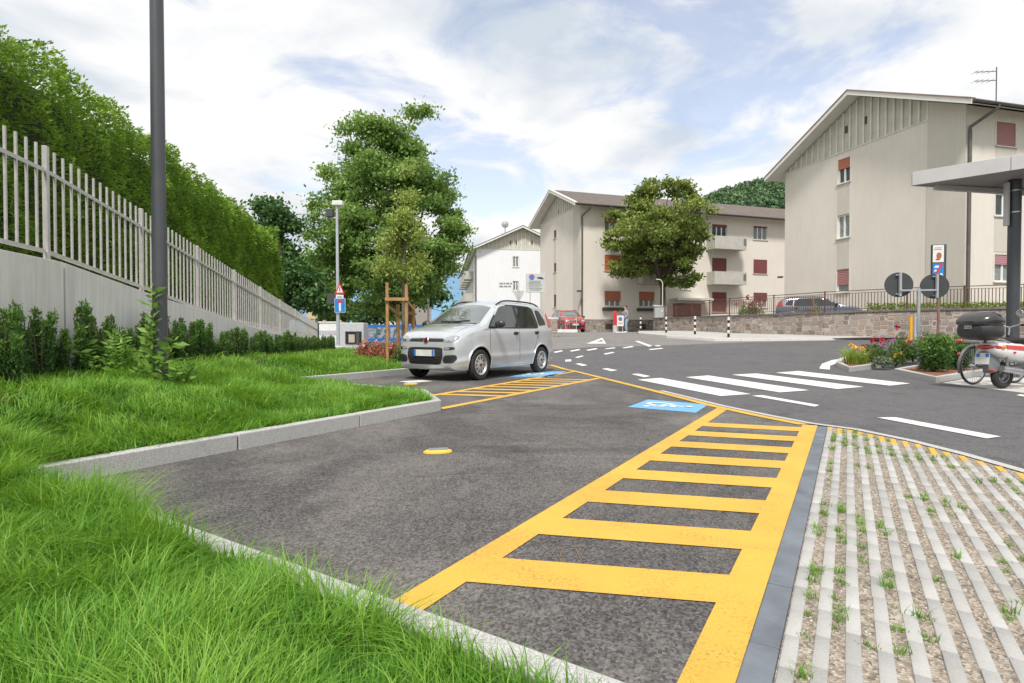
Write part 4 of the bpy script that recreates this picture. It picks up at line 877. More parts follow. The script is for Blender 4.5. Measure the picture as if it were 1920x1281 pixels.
mb = RB.gable(hg); wall_face(mb, Vector((0, 0, 0)), RB.X, Vector((0, -1, 0)), RB.L, -1.5, RB.h, hl + more); wall_face(mb, Vector((0, RB.W, 0)), RB.X, Vector((0, 1, 0)), RB.L, -1.5, RB.h, [])
mb.build('wall', M_beige, RB.root)
RB.roof(); ys_ = RB.hit(1738, 400, 'gable')[0]
RB.boards(ys_, RB.W - .1, .47, [(RB.hit(1587, 243, 'gable')[0], RB.hit(1587, 243, 'gable')[1], .42), (RB.hit(1623, 226, 'gable')[0], RB.hit(1623, 226, 'gable')[1], .42)])
mb = MB(); k_ = RB.rise / (RB.W / 2); pt = [(-.03, 0, -1.5), (-.03, ys_, -1.5), (-.03, ys_, RB.h + k_ * ys_), (-.03, 0, RB.h)]; mb.add(pt + [(.015, y, z) for _, y, z in pt], [(3, 2, 1, 0), (0, 1, 5, 4), (1, 2, 6, 5), (2, 3, 7, 6), (3, 0, 4, 7)]); mb.build('painted_corner', M_beige2, RB.root)
nG = Vector((-1, 0, 0)); nL = Vector((0, -1, 0)); O0 = Vector((0, 0, 0))
for bnd in band: mb = MB(); obox(mb, O0, RB.Y, nG, bnd[0], bnd[2], bnd[1] + .02, bnd[3] - .08, -.012, .02); mb.build('wall_band', M_beige2, RB.root)
for bnd in lband: mb = MB(); obox(mb, O0, RB.X, nL, *[bnd[i] for i in (0, 2, 1, 3)], -.012, .02); mb.build('wall_band', M_beige2, RB.root)
window(RB.root, O0, RB.Y, nG, hg[0], 'r', .42, 2, dark=True); window(RB.root, O0, RB.Y, nG, hg[1], None, 0, 2); window(RB.root, O0, RB.Y, nG, hg[2], 'p', .68, 1)
window(RB.root, O0, RB.X, nL, hl[0], 'p', .99); window(RB.root, O0, RB.X, nL, hl[1], None, 0, 2, dark=True); window(RB.root, O0, RB.X, nL, hl[2], 'm', .36, 2)
for i, h_ in enumerate(more): window(RB.root, O0, RB.X, nL, h_, 'p' if i % 2 else None, .99 if i % 2 else 0)
RB.pipe(.12, 0)
def antenna(x, y, z, label, loc): pass
p = D(1868, 170, 33); an = thing('tv_antenna', 'thin rooftop television antenna on the right apartment block', 'antenna', (p.x, 33, RB.R @ Vector((0, 0, 0)) and 13.6))
mb = MB(); mb.tube([(0, 0, -.4), (0, 0, D(1868, 126, 33).z - 13.6)], .03, 6); mb.build('mast', M_gutter, an)
for py, l in ((134, 1.2), (151, 1.2)): mb = MB(); z = D(1868, py, 33).z - 13.6; mb.tube([(.02, 0, z), (-l, .1, z)], .02, 6); [mb.tube([(-l * t, -.25 + .1 * t, z), (-l * t, .3 + .1 * t, z)], .01, 5) for t in (.25, .5, .75, .97)]; mb.build('boom', M_gutter, an)
# ---- middle block
MBk = Bld('apartment_block', 'middle beige apartment block with brown tiled roof, balconies and red shutters', (5.85, 48.0), ang_of(-.32, 1), 9.75, 27.5, .9, 11.85, 2.05, M_beige)
B = MBk; gw = [B.rect(1038, 432, 1043, 447, 'gable'), B.rect(1038, 494, 1043, 510, 'gable'), B.rect(1038, 553, 1043, 576, 'gable')]; g0, g1 = gw[0][0], gw[0][0] + .62; gw = [(g0, h[1], g1, h[3]) for h in gw]
R_ = lambda *a: B.rect(*a, 'long')
H_ = {'o1': R_(1133.5, 409, 1164, 437), 'o2': R_(1133.5, 478.5, 1164, 508), 'o3': R_(1133.5, 546, 1164, 575), 'p1': R_(1198, 413, 1228, 441), 'p2': R_(1198, 480, 1228, 512), 'p3': R_(1198, 547, 1227, 576), 's1': R_(1272, 447, 1295, 472), 's2': R_(1272, 515, 1294, 543),
      'b1': R_(1335, 421, 1363, 462), 'b2': R_(1335, 484, 1362, 528), 'b3': R_(1335, 548, 1362, 585), 'c1': R_(1412.5, 424.5, 1438.5, 450), 'c2': R_(1412.5, 487, 1438.5, 513.5), 'c3': R_(1412.5, 549, 1438.5, 577), 'dr': R_(1262, 569, 1315, 604)}
mb = B.gable(gw); wall_face(mb, O0, B.X, nL, B.L, -.9, B.h, list(H_.values())); wall_face(mb, Vector((0, B.W, 0)), B.X, Vector((0, 1, 0)), B.L, -.9, B.h, []); mb.build('wall', M_beige, B.root)
B.roof(verge=M_soffit); ysm = B.hit(1075, 500, 'gable')[0]
B.boards(ysm, B.W - .1, .45, [(B.hit(1048, 396, 'gable')[0], B.hit(1048, 396, 'gable')[1], .4)])
k_ = B.rise / (B.W / 2); mb = MB(); pt = [(-.03, 0, -.9), (-.03, ysm, -.9), (-.03, ysm, B.h + k_ * ysm), (-.03, 0, B.h)]; mb.add(pt + [(.015, y, z) for _, y, z in pt], [(3, 2, 1, 0), (0, 1, 5, 4), (1, 2, 6, 5), (2, 3, 7, 6), (3, 0, 4, 7)]); mb.build('painted_corner', M_beige2, B.root)
for a, b in ((gw[0], gw[1]), (gw[1], gw[2])): mb = MB(); obox(mb, O0, B.Y, nG, g0, g1, b[3] + .03, a[1] - .08, -.012, .02); mb.build('wall_band', M_beige2, B.root)
for h_ in gw: window(B.root, O0, B.Y, nG, h_, 'b', .99, trim=False)
wl = lambda k, *a, **kw: window(B.root, O0, B.X, nL, H_[k], *a, **kw)
wl('o1', 'r', .3, 3); wl('o2', 'o', .99); wl('o3', 'r', .63, 3, box=True); wl('p1', None, 0, 3); wl('p2', 'o', .99); wl('p3', 'r', .58, 3, box=True); wl('s1', None, 0, 2); wl('s2', None, 0, 2)
wl('b1', 'd', .12, 3, dark=True, sill=False); wl('b2', 'd', .99, sill=False); wl('b3', 'd', .99); wl('c1', 'd', .1, 3); wl('c2', 'd', .99); wl('c3', 'd', .5, 3)
d_ = window(B.root, O0, B.X, nL, H_['dr'], 'b', .99, name='door', sill=False, trim=False)
for k, x in enumerate((.33, .66)): mb = MB(); h_ = H_['dr']; x = h_[0] + (h_[2] - h_[0]) * x; obox(mb, O0, B.X, nL, x - .05, x + .05, h_[1], h_[3], .0, .05); mb.build('door_post', SH['b'], d_)
M_balc = mat('balcony concrete', (.47, .455, .41), .85, var=.1, scale=2); M_fret = mat('balcony metal screen', (.16, .16, .15), .6)
def balcony(B, u0, u1, z0, hh=1.0, dep=1.15, n=nL, O=O0, screen=True):
    mb = MB(); obox(mb, O, B.X, n, u0, u1, z0 - .16, z0, -dep, .0); s = mb.build('balcony', M_balc, B.root)
    mb = MB(); obox(mb, O, B.X, n, u0, u1, z0 + .002, z0 + hh, -dep, -dep + .08); obox(mb, O, B.X, n, u0, u0 + .08, z0 + .002, z0 + hh, -dep + .082, -.002); mb.build('parapet', M_balc, s)
    mb = MB()
    if screen:
        for k in range(7): d = -dep + .1 + (dep - .12) * k / 6; obox(mb, O, B.X, n, u1 - .05, u1 - .02, z0 + .06, z0 + hh, d - .02, d + .02)
        for z in (.06, .5, hh - .05): obox(mb, O, B.X, n, u1 - .06, u1 - .052, z0 + z, z0 + z + .05, -dep + .1, -.01)
        obox(mb, O, B.X, n, u1 - .35, u1 - .05, z0 + .2, z0 + .85, -dep - .012, -dep - .004)
    else: obox(mb, O, B.X, n, u1 - .08, u1, z0 + .002, z0 + hh, -dep + .082, -.002)
    mb.build('side_screen', M_fret if screen else M_balc, s)
bu0 = B.hit(1325, 500, 'long')[0]; bu1 = B.hit(1384, 500, 'long')[0]
balcony(B, bu0, bu1, B.hit(1350, 467, 'long')[1]); balcony(B, bu0, bu1, B.hit(1350, 532, 'long')[1]); balcony(B, B.hit(1193, 500, 'long')[0], B.hit(1240, 500, 'long')[0], B.hit(1215, 531, 'long')[1]); balcony(B, B.hit(1193, 500, 'long')[0], B.hit(1240, 500, 'long')[0], B.hit(1215, 465, 'long')[1])
mb = MB(); c0 = B.hit(1255, 562, 'long'); c1 = B.hit(1321, 562, 'long'); obox(mb, O0, B.X, nL, c0[0], c1[0], c0[1] - .1, c0[1] + .1, -1.3, 0); mb.build('entrance_canopy', M_soffit, B.root)
def stonewall(name, sc=1.0):
    n = NT(name); sp0 = n.nd('ShaderNodeSeparateXYZ'); n.L.new(n.tc(), sp0.inputs[0]); cb = n.nd('ShaderNodeCombineXYZ'); n.L.new(n.math('ADD', n.math('MULTIPLY', sp0.outputs[0], .92), n.math('MULTIPLY', sp0.outputs[1], -.5)), cb.inputs[0]); n.L.new(n.math('MULTIPLY', sp0.outputs[2], 1.25), cb.inputs[2]); vec = cb.outputs[0]
    def v(feat, out):
        x = n.nd('ShaderNodeTexVoronoi', feature=feat, distance='CHEBYCHEV'); x.inputs['Scale'].default_value = 3.3 * sc; x.inputs['Randomness'].default_value = .72; n.L.new(vec, x.inputs['Vector']); return x.outputs[out]
    gap = n.math('SUBTRACT', v('F2', 'Distance'), v('F1', 'Distance')); spc = n.nd('ShaderNodeSeparateColor'); n.L.new(v('F1', 'Color'), spc.inputs[0])
    c = n.ramp(spc.outputs[0], [(0, (.16, .135, .125)), (.3, (.235, .19, .165)), (.55, (.30, .25, .21)), (.78, (.25, .215, .20)), (.93, (.36, .225, .16)), (1, (.32, .28, .24))])
    c = n.mix(1, c, n.ramp(n.noise(14, 6, .7), [(.25, .78), (.7, 1.15)]), 'MULTIPLY'); f = n.ramp(gap, [(.03, 0), (.10, 1)]); c = n.mix(f, (.40, .355, .31), c); n.bump(f, .6, .03); return n.fin(c, .9)
M_stone = stonewall('rough porphyry stone wall')
mb = MB(); mb.prism([(-.07, -.07), (B.L, -.07), (B.L, 0.0), (0.0, 0.0), (0.0, B.W), (-.07, B.W)], -1.2, 1.12); pl = mb.build('stone_plinth', M_stone, B.root)
for x0, x1 in ((1134, 1147), (1203, 1210)): a = B.hit(x0, 610, 'long')[0]; b = B.hit(x1, 610, 'long')[0]; mb = MB(); obox(mb, O0, B.X, nL, a, b, .28, .75, -.09, -.06); mb.build('cellar_window', M_box, B.root)
B.pipe(.12, 0)
# ---- white block
WB = Bld('apartment_block', 'white apartment block farthest away, with balconies on its left side', (7.35, 74.0 + 1.5), math.atan2(1, -.13), 12.1, 36, .9, 11.9, 2.75, M_white, over=.8, eave=.9)
B = WB; hw_ = [B.rect(961.5, 481, 972.5, 501, 'gable'), B.rect(961.5, 527, 972.5, 545, 'gable')]; hf = []
for z in (8.4, 5.2, 2.0):
    for u in (1.6, 3.9): hf.append((u, z, u + .9, z + 1.6))
    for u in (8.0, 12.5, 17, 21.5, 26): hf.append((u, z - .6, u + 1.5, z + 1.6))
mb = B.gable(hw_); wall_face(mb, O0, B.X, nL, B.L, -.9, B.h, []); wall_face(mb, Vector((0, B.W, 0)), B.X, Vector((0, 1, 0)), B.L, -.9, B.h, hf); mb.build('wall', M_white, B.root); B.roof(verge=M_gutter)
vy = [(B.hit(px, 455, 'gable')[0], B.hit(px, 455, 'gable')[1], .5) for px in (957, 968, 985.5, 997.5)]; B.boards(.1, B.W - .1, .55, vy)
for h_ in hw_: window(B.root, O0, B.Y, nG, h_, None, 0, 2)
nF = Vector((0, 1, 0)); OF = Vector((0, B.W, 0))
for i, h_ in enumerate(hf): window(B.root, OF, B.X, nF, h_, 'm' if i % 4 == 1 else None, .4 if i % 4 == 1 else 0, 2, dark=True, sill=h_[2] - h_[0] < 1, trim=False)
M_bal2 = mat('beige balcony front', (.50, .46, .38), .85, var=.1)
for z in (8.4 - .6, 5.2 - .6, 2.0 - .6):
    for u in (7.2, 11.7, 16.2, 20.7, 25.2): balcony(B, u, u + 3.0, z, 1.0, 1.3, nF, OF, False)
mb = MB(); mb.tube([(-.01, B.W + .12, B.h - .9), (-.01, B.W + .12, -1)], .09, 8); mb.build('downpipe', M_pipe, B.root)
p = D(947, 421, 78); sdh = thing('satellite_dish', 'grey satellite dish on the roof of the white apartment block', 'satellite dish', (p.x, 78, 13.2)); mb = MB(); mb.tube([(0, 0, -.6), (0, 0, p.z - 13.2 + .1)], .05, 6); mb.build('mast', M_gutter, sdh); mb = MB(); mb.lathe([(.01, .10), (.25, .06), (.5, -.06), (.5, -.09), (.25, .03), (.01, .07)], 18, Matrix.Translation((0, -.15, p.z - 13.2)) @ Matrix.Rotation(math.radians(80), 4, 'X')); mb.build('dish', mat('grey dish', (.3, .3, .3), .5), sdh, smooth=True)
p = D(948, 433, 77); ch = thing('chimney', 'short dark chimney on the roof of the white apartment block', 'chimney', (p.x, 77, 12.9)); mb = MB(); mb.box((0, 0, .5), (.8, .8, 1.6)); mb.build('stack', M_beige2, ch); mb = MB(); mb.box((0, 0, 1.36), (1.0, 1.0, .12)); mb.build('cap', M_gutter, ch)
# ---- house half hidden behind the ash tree
for nm, lb, px0, px1, py0, Y, m, ang in (('house', 'pale beige house half hidden behind the large ash tree and stakes', 695, 775, 535, 66, M_beige, -.2), ('house', 'yellowish house glimpsed through the trees beyond the steel fence', 575, 640, 548, 74, mat('yellow render', (.55, .45, .27), .9), .15)):
    a = D(px0, 600, Y); b = D(px1, 600, Y); zt = D(px0, py0, Y).z; w = b.x - a.x; r = thing(nm, lb, 'house', (a.x, Y, 0), ang); hs = []
    for z in (zt - 2.1, zt - 4.9):
        for x in (.2, .6): hs.append((w * x, z, w * x + .9, z + 1.35))
    hs = [h for h in hs if h[1] > .5]; mb = MB(); wall_face(mb, O0, Vector((1, 0, 0)), nL, w, -1, zt, hs); mb.add([(0, 0, -1), (0, 7, -1), (0, 7, zt), (0, 3.5, zt + 1.6), (0, 0, zt)], [(0, 1, 2, 3, 4)]); mb.add([(w, 0, -1), (w, 7, -1), (w, 7, zt), (w, 3.5, zt + 1.6), (w, 0, zt)], [(4, 3, 2, 1, 0)]); mb.add([(0, 7, -1), (w, 7, -1), (w, 7, zt), (0, 7, zt)], [(0, 1, 2, 3)]); mb.build('wall', m, r)
    mb = MB(); mb.add([(-.4, -.5, zt - .2), (w + .4, -.5, zt - .2), (w + .4, 3.5, zt + 1.75), (-.4, 3.5, zt + 1.75), (w + .4, 7.5, zt - .2), (-.4, 7.5, zt - .2)], [(0, 1, 2, 3), (3, 2, 4, 5)]); mb.build('roof', M_roof, r)
    for h_ in hs: window(r, O0, Vector((1, 0, 0)), nL, h_, None, 0, 2, trim=False)
# ------------------------------------------------------------------ terrace, stone wall, sidewalk, railing
WL = [Vector((11.1, 44)), Vector((12.7, 33)), Vector((15.4, 27.6)), Vector((18.3, 25.9)), Vector((22.4, 24.4)), Vector((30.0, 22.6))]
TOP = [2.05, 1.93, 1.93, 2.0, 2.04, 2.1]
struct(np_mesh('terrace', np.array([(p.x + .15, p.y + .15, t - .55) for p, t in zip(WL, TOP)] + [(40, 22, 1.5), (60, 60, 1.5), (34, 60, 1.5), (12.2, 49.0, 1.45)]), np.array([[0, 9, 8], [0, 8, 1], [1, 8, 2], [2, 8, 7], [2, 7, 3], [3, 7, 4], [4, 7, 6], [4, 6, 5]])[:, ::-1].copy(), M_street))
sw = thing('stone_wall', 'low retaining wall of brown stone blocks with a dark cap below the railing', 'wall', (WL[1].x, WL[1].y, .8)); so = Vector((WL[1].x, WL[1].y, .8))
cum = 0
for i in range(5):
    a, b = WL[i], WL[i + 1]; d = (b - a).normalized(); n = Vector((d.y, -d.x)); n = -n if n.y > 0 and abs(n.y) > abs(n.x) else n
    n = Vector((-d.y, d.x)); 
    if n.dot(Vector((-.3, -1))) > 0: n = -n
    mb = MB(); c = [a, b, b + n * .35, a + n * .35]; zb = [gz(a.x, a.y) - .3, gz(b.x, b.y) - .3]; zt = [TOP[i] - .09, TOP[i + 1] - .09]
    vs = [(p.x - so.x, p.y - so.y, z - so.z) for p, z in zip(c, (zb[0], zb[1], zb[1], zb[0]))] + [(p.x - so.x, p.y - so.y, z - so.z) for p, z in zip(c, (zt[0], zt[1], zt[1], zt[0]))]
    mb.add(vs, [(0, 1, 2, 3), (4, 5, 6, 7), (0, 1, 5, 4), (1, 2, 6, 5), (2, 3, 7, 6), (3, 0, 4, 7)]); mb.build('wall_stretch', M_stone, sw)
    mb = MB(); p0 = a + n * .155; p1 = b + n * .155; mb.bar((p0.x - so.x, p0.y - so.y, TOP[i] - .043 - so.z), (p1.x - so.x, p1.y - so.y, TOP[i + 1] - .043 - so.z), .42, .085); mb.build('cap', mat('dark stone cap', (.15, .13, .12), .85, var=.3), sw)
M_rail = mat('red brown railing paint', (.115, .05, .04), .6, .1, var=.3, scale=3)
rl = thing('railing', 'low red brown metal railing along the top of the stone wall', 'railing', (so.x, so.y, 2.0)); ro = Vector((so.x, so.y, 2.0))
for i in range(5):
    a, b = WL[i], WL[i + 1]
    if i == 0: a = a.lerp(b, .12)
    L = (b - a).length; k = max(1, round(L / 2.6)); d = (b - a) / L; n = Vector((-d.y, d.x)); n = -n if n.dot(Vector((-.3, -1))) > 0 else n; t0 = TOP[i] if i else TOP[0] + (TOP[1] - TOP[0]) * .12
    Z = lambda s: t0 + (TOP[i + 1] - t0) * s / L
    for j in range(k):
        s0, s1 = L * j / k, L * (j + 1) / k; P_ = lambda s, z: ((a + d * s + n * .15).x - ro.x, (a + d * s + n * .15).y - ro.y, Z(s) + z - ro.z)
        mb = MB(); mb.bar(P_(s0, -.01), P_(s0, 1.02), .05); mb.build('post', M_rail, rl)
        mb = MB(); mb.bar(P_(s0 + .03, .98), P_(s1 - .03, .98), .035); mb.bar(P_(s0 + .03, .10), P_(s1 - .03, .10), .03); nb_ = int((s1 - s0) / .125)
        mb.bar(P_(s0 + .03, .86), P_(s1 - .03, .86), .02)
        for q in range(1, nb_): s = s0 + (s1 - s0) * q / nb_; mb.bar(P_(s, .10), P_(s, .86), .022)
        mb.build('bar_panel', M_rail, rl)
fr_ = [GS(*p) for p in [(1197, 627.5), (1250, 633.5), (1340, 640.0), (1440, 639.5), (1560, 638), (1700, 633.5), (1800, 632), (1960, 631), (2300, 634)]]
M_side = mat('pale pavement', (.40, .39, .37), .88, var=.12, scale=.8, bump=.2)
pol = [(p.x, p.y) for p in fr_] + [(p.x, p.y) for p in WL[::-1]] + [(9.7, 43)]
mb = MB(); tri_ = fill(pol); 
for c in (25, 28, 30, 33, 37, 41, 45): bmesh.ops.bisect_plane(tri_, geom=tri_.verts[:] + tri_.edges[:] + tri_.faces[:], plane_co=(0, c, 0), plane_no=(0, 1, 0))
for v in tri_.verts: v.co.z = gz(v.co.x, v.co.y) + .10
me = bpy.data.meshes.new('pavement'); tri_.normal_update()
for f in tri_.faces:
    if f.normal.z < 0: f.normal_flip()
tri_.to_mesh(me); tri_.free(); me.materials.append(M_side); o = bpy.data.objects.new('pavement', me); COL.objects.link(o); struct(o)
kerb('kerb', [(p.x, p.y) for p in fr_], .14, .105, seglen=1.0, side=1, m=mat('pale kerb', (.60, .59, .56), .8, var=.1, scale=20))
# ------------------------------------------------------------------ the hatchback
def pchip(xs, ys):
    xs = np.array(xs, float); ys = np.array(ys, float); o = np.argsort(xs); xs, ys = xs[o], ys[o]; h = np.diff(xs); d = np.diff(ys) / h; m = np.zeros_like(xs)
    for i in range(1, len(xs) - 1):
        if d[i - 1] * d[i] > 0: w1 = 2 * h[i] + h[i - 1]; w2 = h[i] + 2 * h[i - 1]; m[i] = (w1 + w2) / (w1 / d[i - 1] + w2 / d[i])
    m[0], m[-1] = d[0], d[-1]
    def f(x):
        i = int(np.clip(np.searchsorted(xs, x) - 1, 0, len(h) - 1)); t = (x - xs[i]) / h[i]; return ((1 + 2 * t) * (1 - t) ** 2) * ys[i] + t * (1 - t) ** 2 * h[i] * m[i] + t * t * (3 - 2 * t) * ys[i + 1] + t * t * (t - 1) * h[i] * m[i + 1]
    return f
def K(*prs): return pchip([p[0] for p in prs], [p[1] for p in prs])
c_zt = K((-1.83, .52), (-1.81, .72), (-1.77, .96), (-1.71, 1.12), (-1.61, 1.33), (-1.51, 1.45), (-1.3, 1.505), (-.8, 1.54), (-.2, 1.545), (.15, 1.51), (.36, 1.44), (.70, 1.245), (1.0, 1.075), (1.08, 1.045), (1.3, 1.0), (1.55, .925), (1.68, .86), (1.75, .79), (1.79, .69), (1.82, .55))
c_zs = K((-1.83, .50), (-1.79, .76), (-1.7, .95), (-1.4, .975), (0, .955), (.9, .955), (1.1, .94), (1.3, .905), (1.55, .83), (1.68, .745), (1.75, .69), (1.79, .61), (1.82, .50))
c_w = K((-1.83, .66), (-1.80, .735), (-1.68, .785), (-1.3, .815), (0, .82), (1.2, .815), (1.5, .79), (1.66, .745), (1.75, .685), (1.79, .62), (1.82, .52))
c_zb = K((-1.83, .42), (-1.80, .30), (-1.6, .22), (1.6, .19), (1.74, .205), (1.79, .25), (1.82, .33))
def half_section(x):
    zt, zs, w, zb = c_zt(x), c_zs(x), c_w(x), c_zb(x); h = zs - zb; ws = w - .02; fl = .022 * (math.exp(-((x - 1.15) / .36) ** 2) + math.exp(-((x + 1.15) / .36) ** 2)) * (w > .7); cr = min(.07, .45 * (zt - zs)); ze = zt - cr
    P = [(0, zb), (w * .86, zb), (w * .965, zb + .06 * h), (w * .985 + fl, zb + .2 * h), (w + fl, zb + .30 * h), (w * .990 + fl * .8, zb + .42 * h), (w - .004, zb + .68 * h), (w - .008, zs - .10 * h), (ws, zs)]
    for f in (.25, .5, .75, .93): z = zs + f * (ze - zs); P.append((ws - .30 * (z - zs) - .02 * f, z))
    ye = ws - .30 * (ze - zs) - .02; P += [(ye * .95, ze + .012 * min(1, cr / .05)), (ye * .82, ze + .5 * cr), (ye * .5, zt - .12 * cr), (0, zt)]
    return P
def catmull(P, k=3):
    P = [np.array(p) for p in P]; Q = [2 * P[0] - P[1]] + P + [2 * P[-1] - P[-2]]; out = []
    for i in range(1, len(Q) - 2):
        for j in range(k):
            t = j / k; a, b, c, d = Q[i - 1:i + 3]; out.append(.5 * (2 * b + (c - a) * t + (2 * a - 5 * b + 4 * c - d) * t * t + (3 * b - a - 3 * c + d) * t ** 3))
    out.append(P[-1]); return out
def body_mesh():
    xs = sorted(set(np.round(np.concatenate([np.linspace(-1.83, -1.5, 16), np.linspace(-1.5, 1.0, 34), np.linspace(1.0, 1.7, 18), np.linspace(1.7, 1.82, 12)]), 4))); V = []; Fq = []
    S_ = [catmull(half_section(x), 3) for x in xs]; n = len(S_[0]); ring = 2 * n - 2
    for x, s in zip(xs, S_):
        V += [(x, p[0], p[1]) for p in s] + [(x, -p[0], p[1]) for p in s[-2:0:-1]]
    for i in range(len(xs) - 1):
        for k in range(ring): k2 = (k + 1) % ring; Fq.append((i * ring + k, i * ring + k2, (i + 1) * ring + k2, (i + 1) * ring + k))
    for i, flip in ((0, 0), (len(xs) - 1, 1)):
        c = len(V); s = S_[i]; V.append((xs[i] + (.004 if flip else -.004), 0, (s[0][1] + s[-1][1]) / 2))
        for k in range(ring): Fq.append((i * ring + k, c, i * ring + (k + 1) % ring))
    return V, Fq
def car_paint(name, col, metal=.6):
    n = NT(name); fl = n.voro(900, 'F1', None, 'Color'); c = n.mix(.12, col, fl, 'OVERLAY'); dirt = n.ramp(n.noise(5, 6, .65), [(.3, .94), (.7, 1.02)]); n.fin(n.mix(1, c, dirt, 'MULTIPLY'), .25, metal); n.b.inputs['Coat Weight'].default_value = 1.0; n.b.inputs['Coat Roughness'].default_value = .04; return n.mat
M_silver = car_paint('silver car paint', (.55, .575, .60), .40); M_red = car_paint('red car paint', (.42, .03, .02), .1); M_bluec = car_paint('silver blue car paint', (.17, .20, .25), .5)
M_cglass = mat('car window glass', (.022, .03, .026), .03, .08, var=.3, scale=2, coat=1.0); M_wglass = mat('windscreen glass', (.16, .185, .19), .03, .45, var=.12, scale=1.5, coat=1.0); M_bplast = mat('black car plastic', (.022, .022, .023), .55, var=.2, scale=20); M_gplast = mat('gloss dark plastic', (.035, .036, .038), .3)
M_rub = mat('tyre rubber', (.028, .027, .026), .85, var=.3, scale=14, bump=.4, bscale=80); M_alloy = mat('silver wheel cover', (.48, .48, .47), .35, .6); M_chrome = mat('chrome trim', (.62, .62, .62), .18, .9); M_lens = mat('clear lamp lens', (.36, .38, .40), .10, .3, var=.25, scale=18, coat=1); M_redl = mat('red lamp lens', (.45, .02, .015), .2, coat=1); M_plate = mat('number plate white', (.62, .62, .58), .5); M_plblue = mat('number plate blue', (.03, .16, .55), .5); M_orange = mat('orange lens', (.7, .25, .03), .3); M_black = mat('matt black', (.012, .012, .012), .8)
def hatchback():
    root = thing('hatchback_car', 'silver five-door hatchback parked in the bay facing the grass', 'car')
    V, Fq = body_mesh(); me = bpy.data.meshes.new('body'); me.from_pydata(V, [], Fq); bm = bmesh.new(); bm.from_mesh(me); bmesh.ops.recalc_face_normals(bm, faces=bm.faces); bm.to_mesh(me); tree_ = BVHTree.FromBMesh(bm); bm.free()
    me.materials.append(M_silver); me.materials.append(M_black); body = bpy.data.objects.new('body', me); COL.objects.link(body)
    cut = MB()
    for x in (1.15, -1.15):
        for s in (1, -1): cut.lathe([(.335, 0), (.335, .34)], 40, Matrix.Translation((x, s * .56 if s > 0 else -.90, .285)) @ Matrix.Rotation(-PI / 2, 4, 'X'))
    cob = cut.build('cutter', M_black); bo = body.modifiers.new('b', 'BOOLEAN'); bo.object = cob; bo.operation = 'DIFFERENCE'; bo.solver = 'EXACT'
    try: bo.material_mode = 'TRANSFER'
    except Exception: pass
    dg = bpy.context.evaluated_depsgraph_get(); m2 = bpy.data.meshes.new_from_object(body.evaluated_get(dg)); body.modifiers.clear(); body.data = m2; m2.name = 'body'
    bpy.data.objects.remove(cob); m2.polygons.foreach_set('use_smooth', [True] * len(m2.polygons)); m2.set_sharp_from_angle(angle=math.radians(40)); body.parent = root
    def decal(name, poly, dirn, off, m, parent, thick=.012, rings=7, dens=4, M=None):
        """patch laid on the bodywork: outline in the plane seen along dirn ('side+', 'side-', 'front', 'top', 'rear')"""
        cfg = {'side+': (lambda a, b: Vector((a, 2, b)), Vector((0, -1, 0))), 'side-': (lambda a, b: Vector((a, -2, b)), Vector((0, 1, 0))), 'front': (lambda a, b: Vector((3, a, b)), Vector((-1, 0, 0))), 'rear': (lambda a, b: Vector((-3, a, b)), Vector((1, 0, 0))), 'top': (lambda a, b: Vector((a, b, 3)), Vector((0, 0, -1)))}
        if dirn == 'wind':
            d_ = Vector((-.62, 0, -.78)); P3 = lambda a, b: Vector((a, b, 1.2)) - d_ * 2
        else: P3, d_ = cfg[dirn]
        out = []
        for i in range(len(poly)):
            a = Vector(poly[i]); b = Vector(poly[(i + 1) % len(poly)])
            for k in range(dens): out.append(a.lerp(b, k / dens))
        c = sum(out, Vector((0, 0))) / len(out); N = len(out); mb = MB(); rows = []
        for r in range(rings + 1):
            row = []
            for p in out:
                q = c + (p - c) * (r / rings); h = tree_.ray_cast(P3(q.x, q.y), d_)
                if h[0] is None: h = tree_.find_nearest(P3(q.x, q.y) + d_ * 2)
                row.append((h[0], h[1]))
            rows.append(row)
        for r, row in enumerate(rows):
            for p, n in row: mb.v.append(tuple(p + n * off))
        for p, n in rows[-1]: mb.v.append(tuple(p - n * thick))
        for r in range(rings + 1):
            for k in range(N): k2 = (k + 1) % N; mb.f.append([r * N + k, r * N + k2, (r + 1) * N + k2, (r + 1) * N + k]); mb.m.append(0)
        return mb.build(name, m, parent, smooth=True)
    def rnd(poly, r=.25, k=4):            # round the corners of an outline
        out = []; n = len(poly)
        for i in range(n):
            a, b, c = Vector(poly[i - 1]), Vector(poly[i]), Vector(poly[(i + 1) % n]); p = b.lerp(a, r); q = b.lerp(c, r)
            for j in range(k + 1): t = j / k; out.append(tuple((1 - t) ** 2 * p + 2 * t * (1 - t) * b + t * t * q))
        return out
    FW = [(.83, .975), (.72, 1.07), (.36, 1.36), (.22, 1.41), (-.18, 1.425), (-.18, .985)]; RW = [(-.27, .985), (-.27, 1.42), (-.80, 1.41), (-.92, 1.36), (-1.00, 1.06), (-.97, .995)]; QW = [(-1.09, 1.02), (-1.06, 1.37), (-1.24, 1.35), (-1.40, 1.14), (-1.41, 1.05)]
